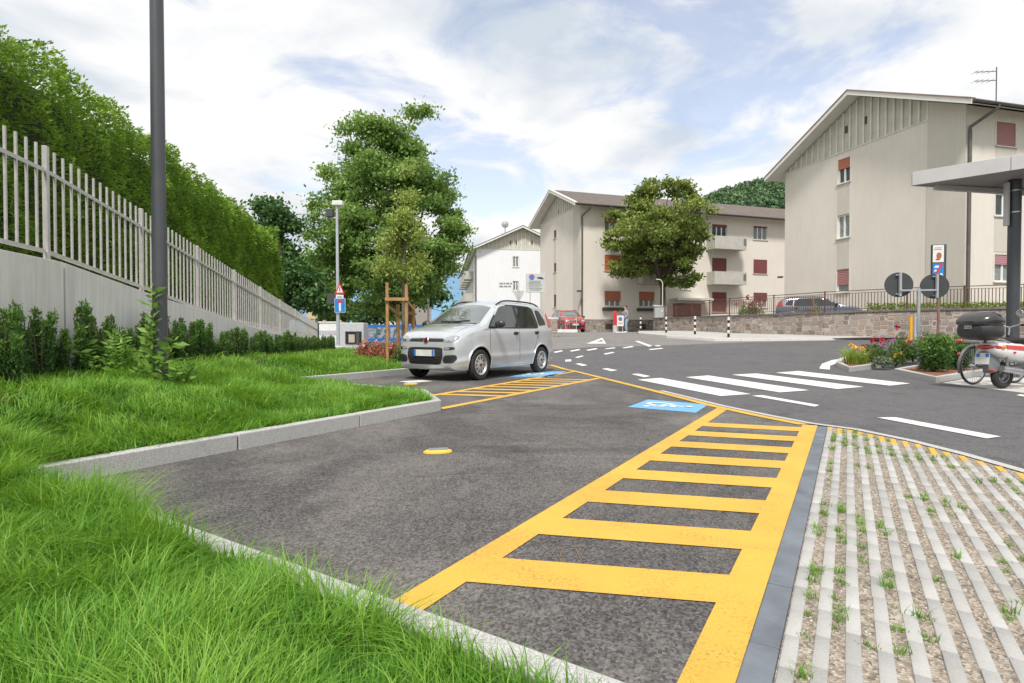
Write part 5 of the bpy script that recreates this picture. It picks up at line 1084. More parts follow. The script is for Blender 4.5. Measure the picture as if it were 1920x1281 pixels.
    for s, dn in ((1, 'side+'), (-1, 'side-')):
        decal('window_frame', rnd([(.90, .955), (.74, 1.10), (.37, 1.395), (.20, 1.445), (-.3, 1.45), (-.84, 1.435), (-.98, 1.38), (-1.06, 1.05), (-1.0, .965), (0, .96)], .15), dn, .002, M_bplast, body, dens=3)
        for nm, pl in (('window', FW), ('window', RW), ('window', QW)): decal(nm, rnd(pl, .16), dn, .005, M_cglass, body, dens=3)
        for x in (-.23, .78):              # door gaps
            pass
        for x0, x1, z in ((-.02, -.16, .865), (-.88, -1.0, .875)):
            decal('handle_recess', rnd([(x0 + .02, z - .035), (x1 - .02, z - .035), (x1 - .02, z + .035), (x0 + .02, z + .035)], .4), dn, .0025, M_bplast, body, dens=2, rings=2)
            mb = MB(); h = tree_.ray_cast(Vector(((x0 + x1) / 2, 2 * s, z)), Vector((0, -s, 0)))[0]; mb.tube([(x0, h.y + s * .0, z + .008), (x0 - .02, h.y + s * .028, z + .01), (x1 + .02, h.y + s * .028, z + .01), (x1, h.y, z + .008)], .014, 8); mb.build('door_handle', M_bplast, body, smooth=True)
        for ln in ([(.83, .95), (.84, .60), (.80, .30)], [(-.225, .96), (-.235, .6), (-.23, .29)], [(-1.03, .97), (-.98, .78), (-.86, .58), (-.80, .42), (-.78, .32)]):
            pts = []
            for a, b in zip(ln, ln[1:]):
                for k in range(6): t = k / 6; x = a[0] + (b[0] - a[0]) * t; z = a[1] + (b[1] - a[1]) * t; h = tree_.ray_cast(Vector((x, 2 * s, z)), Vector((0, -s, 0)))[0]; pts.append((h.x, h.y - s * .001, h.z))
            mb = MB(); mb.tube(pts, .0045, 5); mb.build('door_gap', M_bplast, body)
        decal('sill_trim', [(.78, .215), (-.78, .225), (-.78, .275), (.78, .265)], dn, .004, M_silver, body, dens=6, rings=2)
        for x in (1.15, -1.15):            # wheel arch lips
            pts = []
            for k in range(25):
                t = math.radians(-8 + 196 * k / 24); px_, pz = x + .355 * math.cos(t), .285 + .355 * math.sin(t); h = tree_.ray_cast(Vector((px_, 2 * s, pz)), Vector((0, -s, 0)))[0]
                if h is not None and pz > .21: pts.append((px_, h.y - s * .006, pz))
            mb = MB(); mb.tube(pts, .020, 8); mb.build('arch_lip', M_silver, body, smooth=True)
        decal('tail_light', rnd([(-1.50, .99), (-1.56, 1.36), (-1.64, 1.28), (-1.72, 1.0)], .2), dn, .012, M_redl, root, dens=3, rings=4)
        decal('headlight', rnd([(s * .40, .715), (s * .60, .70), (s * .70, .755), (s * .70, .815), (s * .60, .835), (s * .47, .80)], .25), 'front', .006, M_lens, root, rings=5)
        decal('lamp_reflector', rnd([(s * .50, .725), (s * .60, .72), (s * .63, .775), (s * .53, .785)], .4), 'front', .0085, M_chrome, root, dens=2, rings=3)
        decal('indicator', rnd([(s * .66, .735), (s * .70, .765), (s * .70, .81), (s * .655, .80)], .3), 'front', .0085, M_lens, root, dens=2, rings=3)
        decal('marker_lamp', rnd([(s * .45, .565), (s * .67, .575), (s * .67, .625), (s * .46, .615)], .35), 'front', .005, M_gplast, root, dens=2, rings=3)
        decal('marker_lens', rnd([(s * .47, .575), (s * .58, .580), (s * .58, .615), (s * .47, .608)], .35), 'front', .008, M_lens, root, dens=2, rings=3)
        decal('fog_recess', rnd([(s * .45, .335), (s * .64, .335), (s * .70, .40), (s * .69, .485), (s * .48, .475), (s * .43, .40)], .3), 'front', .004, M_bplast, root, dens=2, rings=4)
        decal('fog_lamp', rnd([(s * .49, .375), (s * .62, .375), (s * .62, .44), (s * .49, .44)], .4), 'front', .008, M_black, root, dens=2, rings=2)
        # mirror
        mb = MB(); y = s * .90; mb.ball((.70, s * .95, 1.05), (.080, .115, .080), 16, 10); mb.tube([(.72, s * .80, .99), (.71, s * .88, 1.0)], [.028, .03], 8); mir = mb.build('mirror', M_gplast, root, smooth=True)
        mb = MB(); mb.ball((.634, s * .945, 1.045), (.010, .060, .040), 12, 6); mb.build('mirror_glass', M_chrome, mir, smooth=True)
        # roof rail
        pts = []
        for k in range(15): x = .28 - 1.70 * k / 14; h = tree_.ray_cast(Vector((x, s * .555, 3)), Vector((0, 0, -1)))[0]; e = min(1, min(k, 14 - k) / 1.6); pts.append((x, s * .555, h.z + .005 + .030 * e))
        mb = MB(); mb.tube(pts, .017, 8); mb.build('roof_rail', M_bplast, root, smooth=True)
    wz = [(.985, -.64), (1.015, -.35), (1.025, 0), (1.015, .35), (.985, .64), (.70, .585), (.43, .535), (.37, .25), (.355, 0), (.37, -.25), (.43, -.535), (.70, -.585)]
    decal('windscreen', wz, 'top', .004, M_wglass, root, dens=4, rings=9)
    for y0, y1, xa in ((-.10, .38, .93), (.22, -.32, .97)): mb = MB(); a = tree_.ray_cast(Vector((1.02, y0, 3)), Vector((0, 0, -1)))[0]; b = tree_.ray_cast(Vector((xa, y1, 3)), Vector((0, 0, -1)))[0]; mb.tube([a + Vector((0, 0, .02)), b + Vector((0, 0, .018))], .010, 6); mb.build('wiper', M_black, root)
    decal('scuttle', [(1.03, -.60), (1.05, -.3), (1.055, 0), (1.05, .3), (1.03, .60), (.995, .62), (1.02, .3), (1.03, 0), (1.02, -.3), (.995, -.62)], 'top', .003, M_bplast, root, dens=3, rings=3)
    decal('rear_window', rnd([(.55, 1.05), (-.55, 1.05), (-.50, 1.40), (.50, 1.40)], .15), 'rear', .004, M_cglass, root, dens=5)
    decal('grille_bar', rnd([(-.42, .715), (.42, .715), (.42, .765), (-.42, .765)], .12), 'front', .005, M_bplast, root, dens=5, rings=3)
    decal('grille_lip', [(-.40, .772), (.40, .772), (.40, .784), (-.40, .784)], 'front', .007, M_chrome, root, dens=6, rings=2)
    h = tree_.ray_cast(Vector((3, 0, .735)), Vector((-1, 0, 0))); Mx = Matrix.Translation(h[0]) @ Matrix.Rotation(math.radians(78), 4, 'Y')
    mb = MB(); mb.lathe([(.064, -.01), (.064, .012), (.054, .02), (.05, .014)], 28, Mx); bd = mb.build('badge', M_chrome, root, smooth=True)
    mb = MB(); mb.lathe([(.05, .010), (.05, .0155), (.001, .018)], 24, Mx); mb.build('badge_field', mat('dark red badge', (.10, .012, .016), .3), bd, smooth=True)
    decal('lower_grille', rnd([(-.38, .30), (.38, .30), (.435, .44), (.42, .615), (-.42, .615), (-.435, .44)], .2), 'front', .004, M_black, root, dens=4, rings=5)
    decal('grille_cross_member', rnd([(-.425, .45), (.425, .45), (.42, .57), (-.42, .57)], .08), 'front', .008, M_gplast, root, dens=6, rings=3)
    mb = MB(); xf = tree_.ray_cast(Vector((3, .2, .51)), Vector((-1, 0, 0)))[0].x + .022; mb.box((xf, 0, .51), (.014, .50, .115)); pl = mb.build('number_plate', M_plate, root, bevel=.004)
    for s in (1, -1): mb = MB(); mb.box((xf + .0085, s * .222, .51), (.004, .048, .111)); mb.build('plate_band', M_plblue, pl)
    for z in (.36, .385, .41): mb = MB(); mb.box((xf - .012, 0, z), (.012, .70, .010)); mb.build('grille_slat', M_gplast, root)
    decal('bumper_crease', [(-.60, .285), (.60, .285), (.60, .296), (-.60, .296)], 'front', .006, M_silver, root, dens=8, rings=2)
    hl_ = []
    for s in (1, -1):
        pts = []
        for k in range(8): x = 1.03 + .60 * k / 7; y = s * (.60 - .02 * k / 7); p = tree_.ray_cast(Vector((x, y, 3)), Vector((0, 0, -1)))[0]; pts.append(p + Vector((0, 0, -.001)))
        mb = MB(); mb.tube(pts, .004, 5); mb.build('bonnet_gap', M_bplast, root)
    mb = MB(); mb.box((0, 0, .26), (3.2, 1.2, .12)); mb.build('underbody', M_black, root)
    # wheels
    for x in (1.15, -1.15):
        for s in (1, -1):
            Mw = Matrix.Translation((x, s * .735, .285)) @ Matrix.Rotation(-s * PI / 2, 4, 'X'); W_ = bpy.data.objects.new('wheel', None); COL.objects.link(W_); W_.parent = root
            mb = MB(); mb.lathe([(.185, -.075), (.23, -.088), (.268, -.082), (.285, -.06), (.2855, .0), (.285, .06), (.268, .082), (.235, .088), (.19, .070)], 44, Mw, cap=False); mb.build('tyre', M_rub, W_, smooth=True)
            mb = MB(); mb.lathe([(.19, .072), (.196, .084), (.186, .090), (.172, .075), (.165, .055), (.10, .062), (.05, .075), (.001, .078)], 44, Mw, cap=False); rm = mb.build('rim', M_alloy, W_, smooth=True)
            for k in range(10):
                a = 2 * PI * k / 10; mb = MB(); Mk = Mw @ Matrix.Rotation(a, 4, 'Z') @ Matrix.Translation((.122, 0, .0595)); mb.lathe([(.001, .004), (.016, .003), (.018, -.006)], 12, Mk @ Matrix.Diagonal((1.9, .72, 1.4, 1)), cap=False); mb.build('rim_slot', M_black, rm, smooth=True)
            mb = MB(); mb.lathe([(.030, .074), (.028, .083), (.001, .085)], 18, Mw, cap=False); mb.build('hub_cap', mat('dark red badge', (.10, .012, .016), .3), rm, smooth=True)
    return root
car = hatchback()
fw = Vector((-.545, -.838)).normalized(); lf = Vector((.838, -.545)).normalized(); wf = G(897, 713); cpos = Vector((wf.x, wf.y)) - fw * 1.185 - lf * .775
car.location = (cpos.x, cpos.y, .004); car.rotation_euler = (0, 0, math.atan2(fw.y, fw.x)); car.scale = (1.03, 1.03, 1.055)
def recolour(r, m):
    for o in [r] + list(r.children_recursive):
        if o.type == 'MESH':
            for sl in o.material_slots:
                if sl.material == M_silver: sl.link = 'OBJECT'; sl.material = m
c2 = dup(car); p = D(1064, 622, 41); c2.location = (p.x, 41, gz(p.x, 41)); c2.rotation_euler = (0, 0, math.radians(-78)); recolour(c2, M_red); tag(c2, 'red car parked in the side street beside the middle beige block', 'car')
c3 = dup(car); p = D(1525, 590, 30.6); c3.location = (p.x + .2, 30.6, 1.42); c3.rotation_euler = (0, 0, math.radians(-22)); c3.scale = (1.15, 1.0, .92); recolour(c3, M_bluec); tag(c3, 'silver blue car parked behind the red brown railing', 'car')
# ------------------------------------------------------------------ scooter and bicycle on the right
def ring_tyre(mb, M, R, r, seg=40):
    prof = [(R + r * math.cos(t), r * math.sin(t)) for t in [2 * PI * k / 10 for k in range(11)]]; mb.lathe(prof, seg, M, cap=False)
M_wpl = mat('white scooter plastic', (.74, .74, .73), .3, coat=.6, var=.05); M_rst = mat('red scooter stripe', (.55, .018, .012), .3, coat=.6, var=.08); M_steel = mat('polished steel', (.45, .45, .46), .3, .9); M_greyp = mat('grey scooter plastic', (.16, .17, .18), .5)
ms = G(1878, 730); hd_ = math.atan2(.25, .97)
sc = thing('scooter', 'white scooter with red stripes and black top box parked at the right edge', 'scooter', (ms.x, ms.y, .012), hd_)
def wheel_(parent, x, R, r, loc_y=0, spokes=3, name='wheel'):
    Mw = Matrix.Translation((x, loc_y, R + r)) @ Matrix.Rotation(PI / 2, 4, 'X'); w = bpy.data.objects.new(name, None); COL.objects.link(w); w.parent = parent
    mb = MB(); ring_tyre(mb, Mw, R, r); mb.build('tyre', M_rub, w, smooth=True)
    mb = MB(); mb.lathe([(R - r * .6, -r * .7), (R - r * .5, r * .7), (R - r * 1.1, r * .6), (R - r * 1.1, -r * .6)], 32, Mw, cap=False)
    for k in range(spokes if spokes < 5 else 28): a = 2 * PI * k / (spokes if spokes < 5 else 28) + .4; tk = 1 if spokes < 5 else .16; mb.bar(Mw @ Vector((.02 * math.cos(a), .02 * math.sin(a), 0)), Mw @ Vector(((R - r) * math.cos(a), (R - r) * math.sin(a), 0)), .03 * tk, .02 * tk)
    mb.lathe([(.04 * (1 if tk == 1 else .6), -.05), (.045 * (1 if tk == 1 else .6), .05)], 16, Mw); mb.build('rim', M_steel if spokes > 4 else M_greyp, w, smooth=True); return w
wheel_(sc, 0, .165, .055); wheel_(sc, 1.28, .165, .055)
def loft(name, secs, m, parent, n=16, e=2.6):
    """secs: (x, zc, halfwidth, halfheight) superellipse sections along x"""
    mb = MB()
    for x, zc, a, b in secs:
        for k in range(n):
            t = 2 * PI * k / n; c, s = math.cos(t), math.sin(t); mb.v.append((x, a * math.copysign(abs(c) ** (2 / e), c), zc + b * math.copysign(abs(s) ** (2 / e), s)))
    for i in range(len(secs) - 1):
        for k in range(n): k2 = (k + 1) % n; mb.f.append([i * n + k, i * n + k2, (i + 1) * n + k2, (i + 1) * n + k]); mb.m.append(0)
    mb.f.append(list(range(n))[::-1]); mb.m.append(0); mb.f.append([(len(secs) - 1) * n + k for k in range(n)]); mb.m.append(0); return mb.build(name, m, parent, smooth=True)
tb = loft('tail_body', [(-.44, .70, .07, .05), (-.36, .68, .13, .085), (-.1, .635, .17, .145), (.25, .60, .175, .165), (.50, .56, .15, .12), (.62, .50, .12, .08)], M_wpl, sc)
for s in (1, -1):
    mb = MB(); mb.add([(x, s * (w + .006), z) for x, z, w in ((-.14, .665, .172), (.25, .63, .176), (.5, .59, .158), (.5, .65, .150), (.25, .70, .168), (-.14, .725, .160))] + [(x, s * (w - .02), z) for x, z, w in ((-.14, .665, .172), (.25, .63, .176), (.5, .59, .158), (.5, .65, .150), (.25, .70, .168), (-.14, .725, .160))], [(0, 1, 4, 5), (1, 2, 3, 4), (0, 5, 11, 6), (5, 4, 10, 11), (4, 3, 9, 10), (0, 6, 7, 1), (1, 7, 8, 2), (2, 8, 9, 3)]); mb.build('stripe', M_rst, tb)
    mb = MB(); mb.box((.02, s * .176, .60), (.05, .006, .03)); mb.build('reflector', M_redl, tb)
loft('tail_light', [(-.47, .69, .06, .03), (-.43, .69, .11, .045), (-.28, .685, .155, .05), (-.2, .685, .160, .04)], M_redl, sc)
for s in (1, -1): mb = MB(); mb.ball((-.20, s * .158, .69), (.055, .02, .032), 12, 8); mb.build('indicator', M_orange, sc, smooth=True)
mb = MB(); mb.prism([(-.42, .62), (-.14, .58), (-.10, .30), (-.34, .26)], -.055, .055, M=Matrix.Rotation(PI / 2, 4, 'X')); mb.build('rear_mudguard', M_greyp, sc, bevel=.012)
Mp = Matrix.Translation((-.46, -.02, .50)) @ Matrix.Rotation(math.radians(52), 4, 'Z') @ Matrix.Rotation(math.radians(-12), 4, 'Y'); mb = MB(); mb.box(None, (.008, .19, .19), M=Mp); plt = mb.build('number_plate', M_plate, sc, bevel=.004)
for y in (-.06, .06): mb = MB(); mb.box(None, (.004, .045, .06), M=Mp @ Matrix.Translation((-.006, y, .06))); mb.build('plate_band', M_plblue, plt)
mb = MB(); mb.bar((-.40, -.02, .56), (-.32, 0, .60), .03); mb.build('plate_bracket', M_greyp, sc); mb = MB(); mb.ball((-.33, -.06, .31), (.03, .07, .022), 12, 8); mb.build('lower_reflector', M_redl, sc, smooth=True)
loft('engine_case', [(-.12, .27, .03, .04), (-.02, .28, .06, .07), (.25, .30, .07, .08), (.45, .33, .06, .07)], M_greyp, sc).location = (0, .06, 0)
mb = MB(); mb.tube([(-.18, -.12, .34), (.05, -.13, .31), (.34, -.12, .26), (.42, -.08, .25)], [.05, .055, .05, .02], 14); mb.build('exhaust', M_steel, sc, smooth=True)
for s in (1, -1): mb = MB(); mb.tube([(-.02, s * .10, .28), (-.10, s * .13, .60)], .02, 8); mb.build('shock_absorber', M_steel, sc)
loft('seat', [(.02, .79, .10, .02), (.1, .80, .15, .045), (.35, .79, .15, .05), (.62, .77, .12, .045), (.70, .75, .08, .02)], M_black, sc)
mb = MB(); mb.tube([(-.02, -.12, .76), (-.18, -.13, .81), (-.30, -.10, .815), (-.30, .10, .815), (-.18, .13, .81), (-.02, .12, .76)], .016, 8); mb.build('grab_rail', M_steel, sc, smooth=True)
M_bxb = mat('black top box plastic', (.030, .030, .032), .42, var=.15, scale=10); M_bxl = mat('dark grey top box lid', (.034, .033, .033), .25, coat=.4)
bb = loft('top_box', [(-.74, .965, .12, .035), (-.70, .955, .20, .095), (-.55, .945, .27, .125), (-.35, .94, .285, .13), (-.18, .95, .25, .12), (-.12, .96, .17, .08)], M_bxb, sc, 24, 3.2)
loft('top_box_lid', [(-.755, 1.055, .13, .03), (-.70, 1.075, .22, .075), (-.52, 1.10, .285, .115), (-.34, 1.105, .295, .12), (-.18, 1.09, .26, .10), (-.11, 1.06, .17, .05)], M_bxl, bb, 24, 2.6)
bb.scale = (.76, 1, 1.14); bb.location = (-.18, 0, -.13)
mb = MB(); mb.box((-.745, 0, 1.0), (.02, .12, .05)); mb.build('box_latch', M_steel, bb, bevel=.006); mb = MB(); mb.box((-.4, 0, .815), (.32, .2, .03)); mb.build('box_mount', M_greyp, sc, bevel=.01)
mb = MB(); mb.box((.82, 0, .30), (.42, .30, .07)); mb.build('floorboard', M_greyp, sc, bevel=.02); loft('leg_shield', [(1.0, .62, .05, .30), (1.06, .64, .2, .32), (1.12, .66, .19, .30), (1.18, .68, .05, .2)], M_wpl, sc)
for s in (1, -1): mb = MB(); mb.tube([(1.15, s * .06, .6), (1.28, s * .07, .22)], .02, 8); mb.build('fork_leg', M_steel, sc)
mb = MB(); mb.tube([(1.0, -.36, 1.06), (1.06, -.15, 1.08), (1.10, 0, 1.03), (1.06, .15, 1.08), (1.0, .36, 1.06)], .014, 8); hb = mb.build('handlebar', M_steel, sc, smooth=True)
for s in (1, -1):
    mb = MB(); mb.tube([(1.0, s * .27, 1.065), (.985, s * .38, 1.055)], .02, 10); mb.build('grip', M_black, hb)
    mb = MB(); mb.tube([(1.05, s * .24, 1.08), (.93, s * .34, 1.22)], .007, 6); mi = mb.build('mirror_stalk', M_steel, sc); mb = MB(); mb.lathe([(.001, .012), (.055, .008), (.06, 0), (.055, -.008), (.001, -.01)], 20, Matrix.Translation((.92, s * .36, 1.27)) @ Matrix.Rotation(PI / 2, 4, 'Y')); mb.build('mirror', M_chrome, mi, smooth=True)
loft('headlamp_cowl', [(1.02, 1.02, .09, .06), (1.10, 1.03, .14, .09), (1.2, 1.0, .10, .07), (1.23, .99, .04, .03)], M_black, sc)
mb = MB(); mb.tube([(.45, .10, .28), (.42, .2, .012)], .012, 6); mb.build('kickstand', M_steel, sc)
bk0 = G(1832, 724); bk = thing('bicycle', 'black city bicycle half hidden behind the white scooter', 'bicycle', (bk0.x + .05, bk0.y + .15, .01), hd_ + .05)
for x in (0, 1.06): wheel_(bk, x, .315, .020, 0, 9)
mb = MB()
for a, b in (((0, 0, .335), (.42, 0, .29)), ((0, 0, .335), (.30, 0, .80)), ((.42, 0, .29), (.28, 0, .86)), ((.42, 0, .29), (.90, 0, .72)), ((.30, 0, .62), (.90, 0, .80)), ((.88, 0, .88), (.95, 0, .66)), ((.95, 0, .66), (1.06, 0, .335))): mb.tube([a, b], .016, 8)
mb.build('frame', M_black, bk, smooth=True)
for x, a0, a1 in ((0, 20, 200), (1.06, -10, 140)): mb = MB(); mb.tube([(x + .36 * math.cos(math.radians(a0 + (a1 - a0) * k / 16)), 0, .335 + .36 * math.sin(math.radians(a0 + (a1 - a0) * k / 16))) for k in range(17)], .022, 8); mb.build('mudguard', M_greyp, bk, smooth=True)
mb = MB(); [mb.tube([(.22, y, .74), (-.34, y, .74)], .008, 6) for y in (-.06, .06)]; mb.bar((-.34, -.06, .74), (-.34, .06, .74), .012); mb.bar((-.05, -.06, .74), (-.05, .06, .74), .012); mb.tube([(0, .06, .335), (-.08, .06, .74)], .007, 6); mb.tube([(0, -.06, .335), (-.08, -.06, .74)], .007, 6); mb.build('rack', M_black, bk)
mb = MB(); mb.ball((-.36, 0, .78), (.035, .07, .030), 14, 8); mb.build('rear_lamp', M_redl, bk, smooth=True); mb = MB(); mb.ball((-.36, 0, .55), (.02, .03, .03), 10, 6); mb.build('reflector', M_redl, bk, smooth=True)
loft('saddle', [(.12, .90, .10, .02), (.2, .91, .11, .03), (.34, .91, .05, .025), (.42, .91, .02, .015)], M_black, bk)
mb = MB(); mb.tube([(.80, -.30, 1.05), (.90, -.2, 1.08), (.92, 0, 1.02), (.90, .2, 1.08), (.80, .30, 1.05)], .012, 8); mb.tube([(.90, 0, .88), (.92, 0, 1.02)], .014, 8); mb.build('handlebar', M_steel, bk, smooth=True)
mb = MB(); mb.lathe([(.09, -.004), (.09, .004)], 20, Matrix.Translation((.42, -.05, .29)) @ Matrix.Rotation(PI / 2, 4, 'X')); mb.bar((.42, -.08, .29), (.48, -.08, .13), .02); mb.box((.49, -.13, .125), (.09, .08, .02)); mb.bar((.42, .06, .29), (.36, .06, .45), .02); mb.box((.35, .11, .455), (.09, .08, .02)); mb.build('crank', M_steel, bk)
# ------------------------------------------------------------------ islands with planting
M_mulch = mat('red brown mulch', (.20, .085, .045), .95, var=.55, scale=30, bump=1, bscale=40)
def island(poly):
    mb = MB(); pts = [Vector(p) for p in poly]; n = len(pts); c = sum(pts, Vector((0, 0))) / n; inn = []
    for i in range(n):
        a, b, d = pts[i - 1], pts[i], pts[(i + 1) % n]; u = (b - a).normalized(); v = (d - b).normalized(); nn = (Vector((-u.y, u.x)) + Vector((-v.y, v.x))).normalized(); nn = nn if nn.dot(c - b) > 0 else -nn; inn.append(b + nn * .13)
    o = len(mb.v); z = [gz(p.x, p.y) for p in pts]
    mb.v += [(p.x, p.y, q - .1) for p, q in zip(pts, z)] + [(p.x + (c - p).normalized().x * .01, p.y + (c - p).normalized().y * .01, q + .12) for p, q in zip(pts, z)] + [(p.x, p.y, q + .13) for p, q in zip(inn, z)] + [(p.x, p.y, q) for p, q in zip(inn, z)]
    for i in range(n):
        j = (i + 1) % n
        for r in range(3): mb.f.append([r * n + i, r * n + j, (r + 1) * n + j, (r + 1) * n + i]); mb.m.append(0)
    struct(mb.build('island_kerb', M_granite, bevel=.012)); mb = MB(); mb.prism([(p.x, p.y) for p in inn], -.1, lambda x, y: gz(x, y) + .095); struct(mb.build('mulch_bed', M_mulch))
def W2(px, py): g = GS(px, py); return (g.x, g.y)
a = Vector(W2(1592, 698)); u1_ = Vector((.78, .625)).normalized(); b = a + u1_ * 5.2; e1 = Vector(W2(1567, 687)); e2 = Vector(W2(1572, 680)) + Vector((.0, .0)); back = Vector((-.48, .88))
I1 = [tuple(a), tuple(a + u1_ * 2.6), tuple(b), tuple(b + back * 1.5), tuple(e2 + u1_ * 1.0 + back * .2), tuple(e2), tuple(e1)]
island(I1)
a2_ = Vector(W2(1755, 719)); I2 = [tuple(a2_), tuple(a2_ + Vector((.80, .60)) * 2.2), tuple(a2_ + Vector((.80, .60)) * 4.4), tuple(a2_ + Vector((.80, .60)) * 4.4 + Vector((-.45, .9)) * 1.6), tuple(Vector(W2(1676, 700)) + Vector((.7, .6))), W2(1676, 701)]
island(I2)
M_rosel = foliage('rose leaves', (.03, .06, .02), (.09, .16, .04), (.20, .30, .08), .25, 3); M_greyl = foliage('grey green leaves', (.07, .11, .07), (.15, .21, .13), (.28, .34, .22), .2, 3); M_strap = foliage('strap leaves', (.09, .16, .02), (.24, .36, .06), (.46, .54, .14), .3, 2)
def flowers(col): return mat('petals %d%d%d' % tuple(int(c * 99) for c in col), col, .6, var=.25, scale=30)
def bush(name, label, cat, loc, r, h, n, lf, m, fl=(), seed=0, group=None, aspect=.5):
    rg = np.random.default_rng(seed); rt = thing(name, label, cat, loc, rg.uniform(0, 6), group); d = rg.normal(0, 1, (n, 3)); d /= np.linalg.norm(d, axis=1)[:, None]; d[:, 2] = np.abs(d[:, 2]); ln = .55 + .45 * noise2(np.arctan2(d[:, 1], d[:, 0]) * 1.3 + 9, d[:, 2] * 3, 1.4, 70 + seed); rad = rg.random(n) ** .38
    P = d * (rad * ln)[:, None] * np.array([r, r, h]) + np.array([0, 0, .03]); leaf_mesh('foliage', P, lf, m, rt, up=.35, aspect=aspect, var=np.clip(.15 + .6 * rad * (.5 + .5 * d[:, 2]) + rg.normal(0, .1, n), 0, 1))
    mb = MB()
    for k in range(6): a = rg.uniform(0, 6.28); mb.tube([(0, 0, -.05), (math.cos(a) * r * .3, math.sin(a) * r * .3, h * .4), (math.cos(a) * r * .55, math.sin(a) * r * .55, h * .75)], [.012, .008, .003], 5)
    mb.build('stem', M_bark, rt)
    for col, cnt, sz in fl:
        for _ in range(cnt):
            a = rg.uniform(0, 6.28); q = rg.uniform(.2, .85); p = np.array([math.cos(a) * q * r, math.sin(a) * q * r, h * rg.uniform(.7, 1.05) * math.sqrt(max(.1, 1 - q * q * .6))]); nn = 18; dd = rg.normal(0, 1, (nn, 3)); dd /= np.linalg.norm(dd, axis=1)[:, None]
            leaf_mesh('flower', p + dd * sz * .3, sz, flowers(col), rt, aspect=.9, N=dd)
    return rt
def at(px, Y, dz=.1): p = D(px, 640, Y); return (p.x, Y, gz(p.x, Y) + dz)
PINK = (.52, .035, .10); MAG = (.50, .16, .40); ORA = (.75, .26, .08); YEL = (.75, .50, .06); RED = (.62, .03, .06)
bush('rose_bush', 'rose bush with large crimson pink blooms on the flower island', 'flower', at(1640, 15.0), .40, .62, 700, .085, M_rosel, [(PINK, 3, .08), (PINK, 2, .05)], 1)
bush('rose_bush', 'loose bush with purple and pink flowers behind the crimson rose', 'flower', at(1682, 15.6), .48, .60, 800, .08, M_rosel, [(MAG, 3, .055), (PINK, 1, .05)], 2)
bush('rose_bush', 'bush with small orange and pink flowers next to the large yew', 'flower', at(1712, 15.4), .42, .64, 800, .08, M_rosel, [(ORA, 2, .05), (PINK, 2, .05)], 3)
bush('silver_plant', 'low grey green cushion plant at the front of the flower island', 'plant', at(1656, 13.9), .30, .26, 700, .06, M_greyl, (), 4)
bush('flowering_plant', 'small leafy plant with a yellow flower beside the grey green cushion', 'plant', at(1680, 14.2), .26, .34, 420, .07, M_rosel, [(YEL, 2, .05)], 5)
bush('rose_bush', 'single tall rose with a pink bloom at the back of the island', 'flower', at(1690, 17.4), .3, .85, 350, .08, M_rosel, [(PINK, 1, .09)], 6)
p = at(1604, 14.4); st_ = thing('daylily', 'tuft of strap leaves with orange yellow flowers at the left tip of the island', 'flower', p); n = 330; X = RNG.normal(0, .10, n); Y = RNG.normal(0, .10, n)
o = blades(X, Y, np.zeros(n) - .01, RNG.uniform(.35, .62, n), np.full(n, .02), RNG.uniform(.25, .9, n), np.arctan2(Y, X) + RNG.normal(0, .5, n), np.clip(RNG.normal(.55, .2, n), 0, 1), 'leaves', M_strap); o.parent = st_
for k in range(5): dd = RNG.normal(0, 1, (14, 3)); dd /= np.linalg.norm(dd, axis=1)[:, None]; leaf_mesh('flower', np.array([random.uniform(-.12, .15), random.uniform(-.1, .1), random.uniform(.36, .5)]) + dd * .02, .07, flowers((.80, .40, .04)), st_, aspect=.6, N=dd)
P, vr = yew_mesh(88, .62, .42, 9000, sprays=22); k = np.array([.98, .98, 1.5]); yw = thing('large_yew', 'large dark green yew bush on the kerbed island behind the scooter', 'shrub', at(1750, 12.0, .08)); leaf_mesh('foliage', P * k, .055, M_yew, yw, up=.7, aspect=.34, var=vr)
mb = MB(); [mb.tube([(0, 0, -.1), (math.cos(a) * .1, math.sin(a) * .1, .25), (math.cos(a) * .25, math.sin(a) * .25, .6)], [.02, .014, .004], 6) for a in (.3, 1.4, 2.6, 3.9, 5.1)]; mb.build('stem', M_bark, yw)
P, vr = yew_mesh(91, .55, .36, 7000, sprays=18); yw = thing('yew_shrub', 'second yew bush at the right of the island between the large yew and the bicycle', 'shrub', at(1800, 12.6, .08)); leaf_mesh('foliage', P * k, .055, M_yew, yw, up=.7, aspect=.34, var=vr); mb = MB(); mb.tube([(0, 0, -.1), (.05, 0, .4)], [.02, .005], 6); mb.build('stem', M_bark, yw)
# shrubs on the terrace and left bed
def at2(px, py, Y): p = D(px, py, Y); return (p.x, p.y, p.z)
q = at2(1408, 590, 34.5); bush('oleander', 'oleander bush with pink red flowers behind the railing', 'shrub', (q[0], q[1], 1.42), 1.05, 1.75, 2600, .16, M_rosel, [((.55, .07, .09), 9, .11)], 7, aspect=.25)
q = at2(1529, 585, 29.2); bush('golden_bush', 'small yellow green bush behind the railing in front of the parked car', 'shrub', (q[0], q[1], 1.42), .45, 1.15, 900, .08, foliage('golden leaves', (.16, .15, .02), (.34, .30, .04), (.5, .45, .1), .25, 3), (), 8)
q = at2(1490, 575, 33.5); bush('oleander', 'green bush behind the roof of the car at the railing', 'shrub', (q[0], q[1], 1.42), .5, 1.95, 500, .15, M_strap, (), 9, aspect=.25)
lh = thing('low_hedge', 'low clipped green hedge along the foot of the right apartment block', 'hedge', (20.8, 25.8, 1.46)); a = Vector((17.3, 27.3)); b = Vector((31, 23.4)); n = 9000; t = RNG.random(n); nn = Vector((b.y - a.y, a.x - b.x)).normalized(); w_ = RNG.normal(0, .13, n)
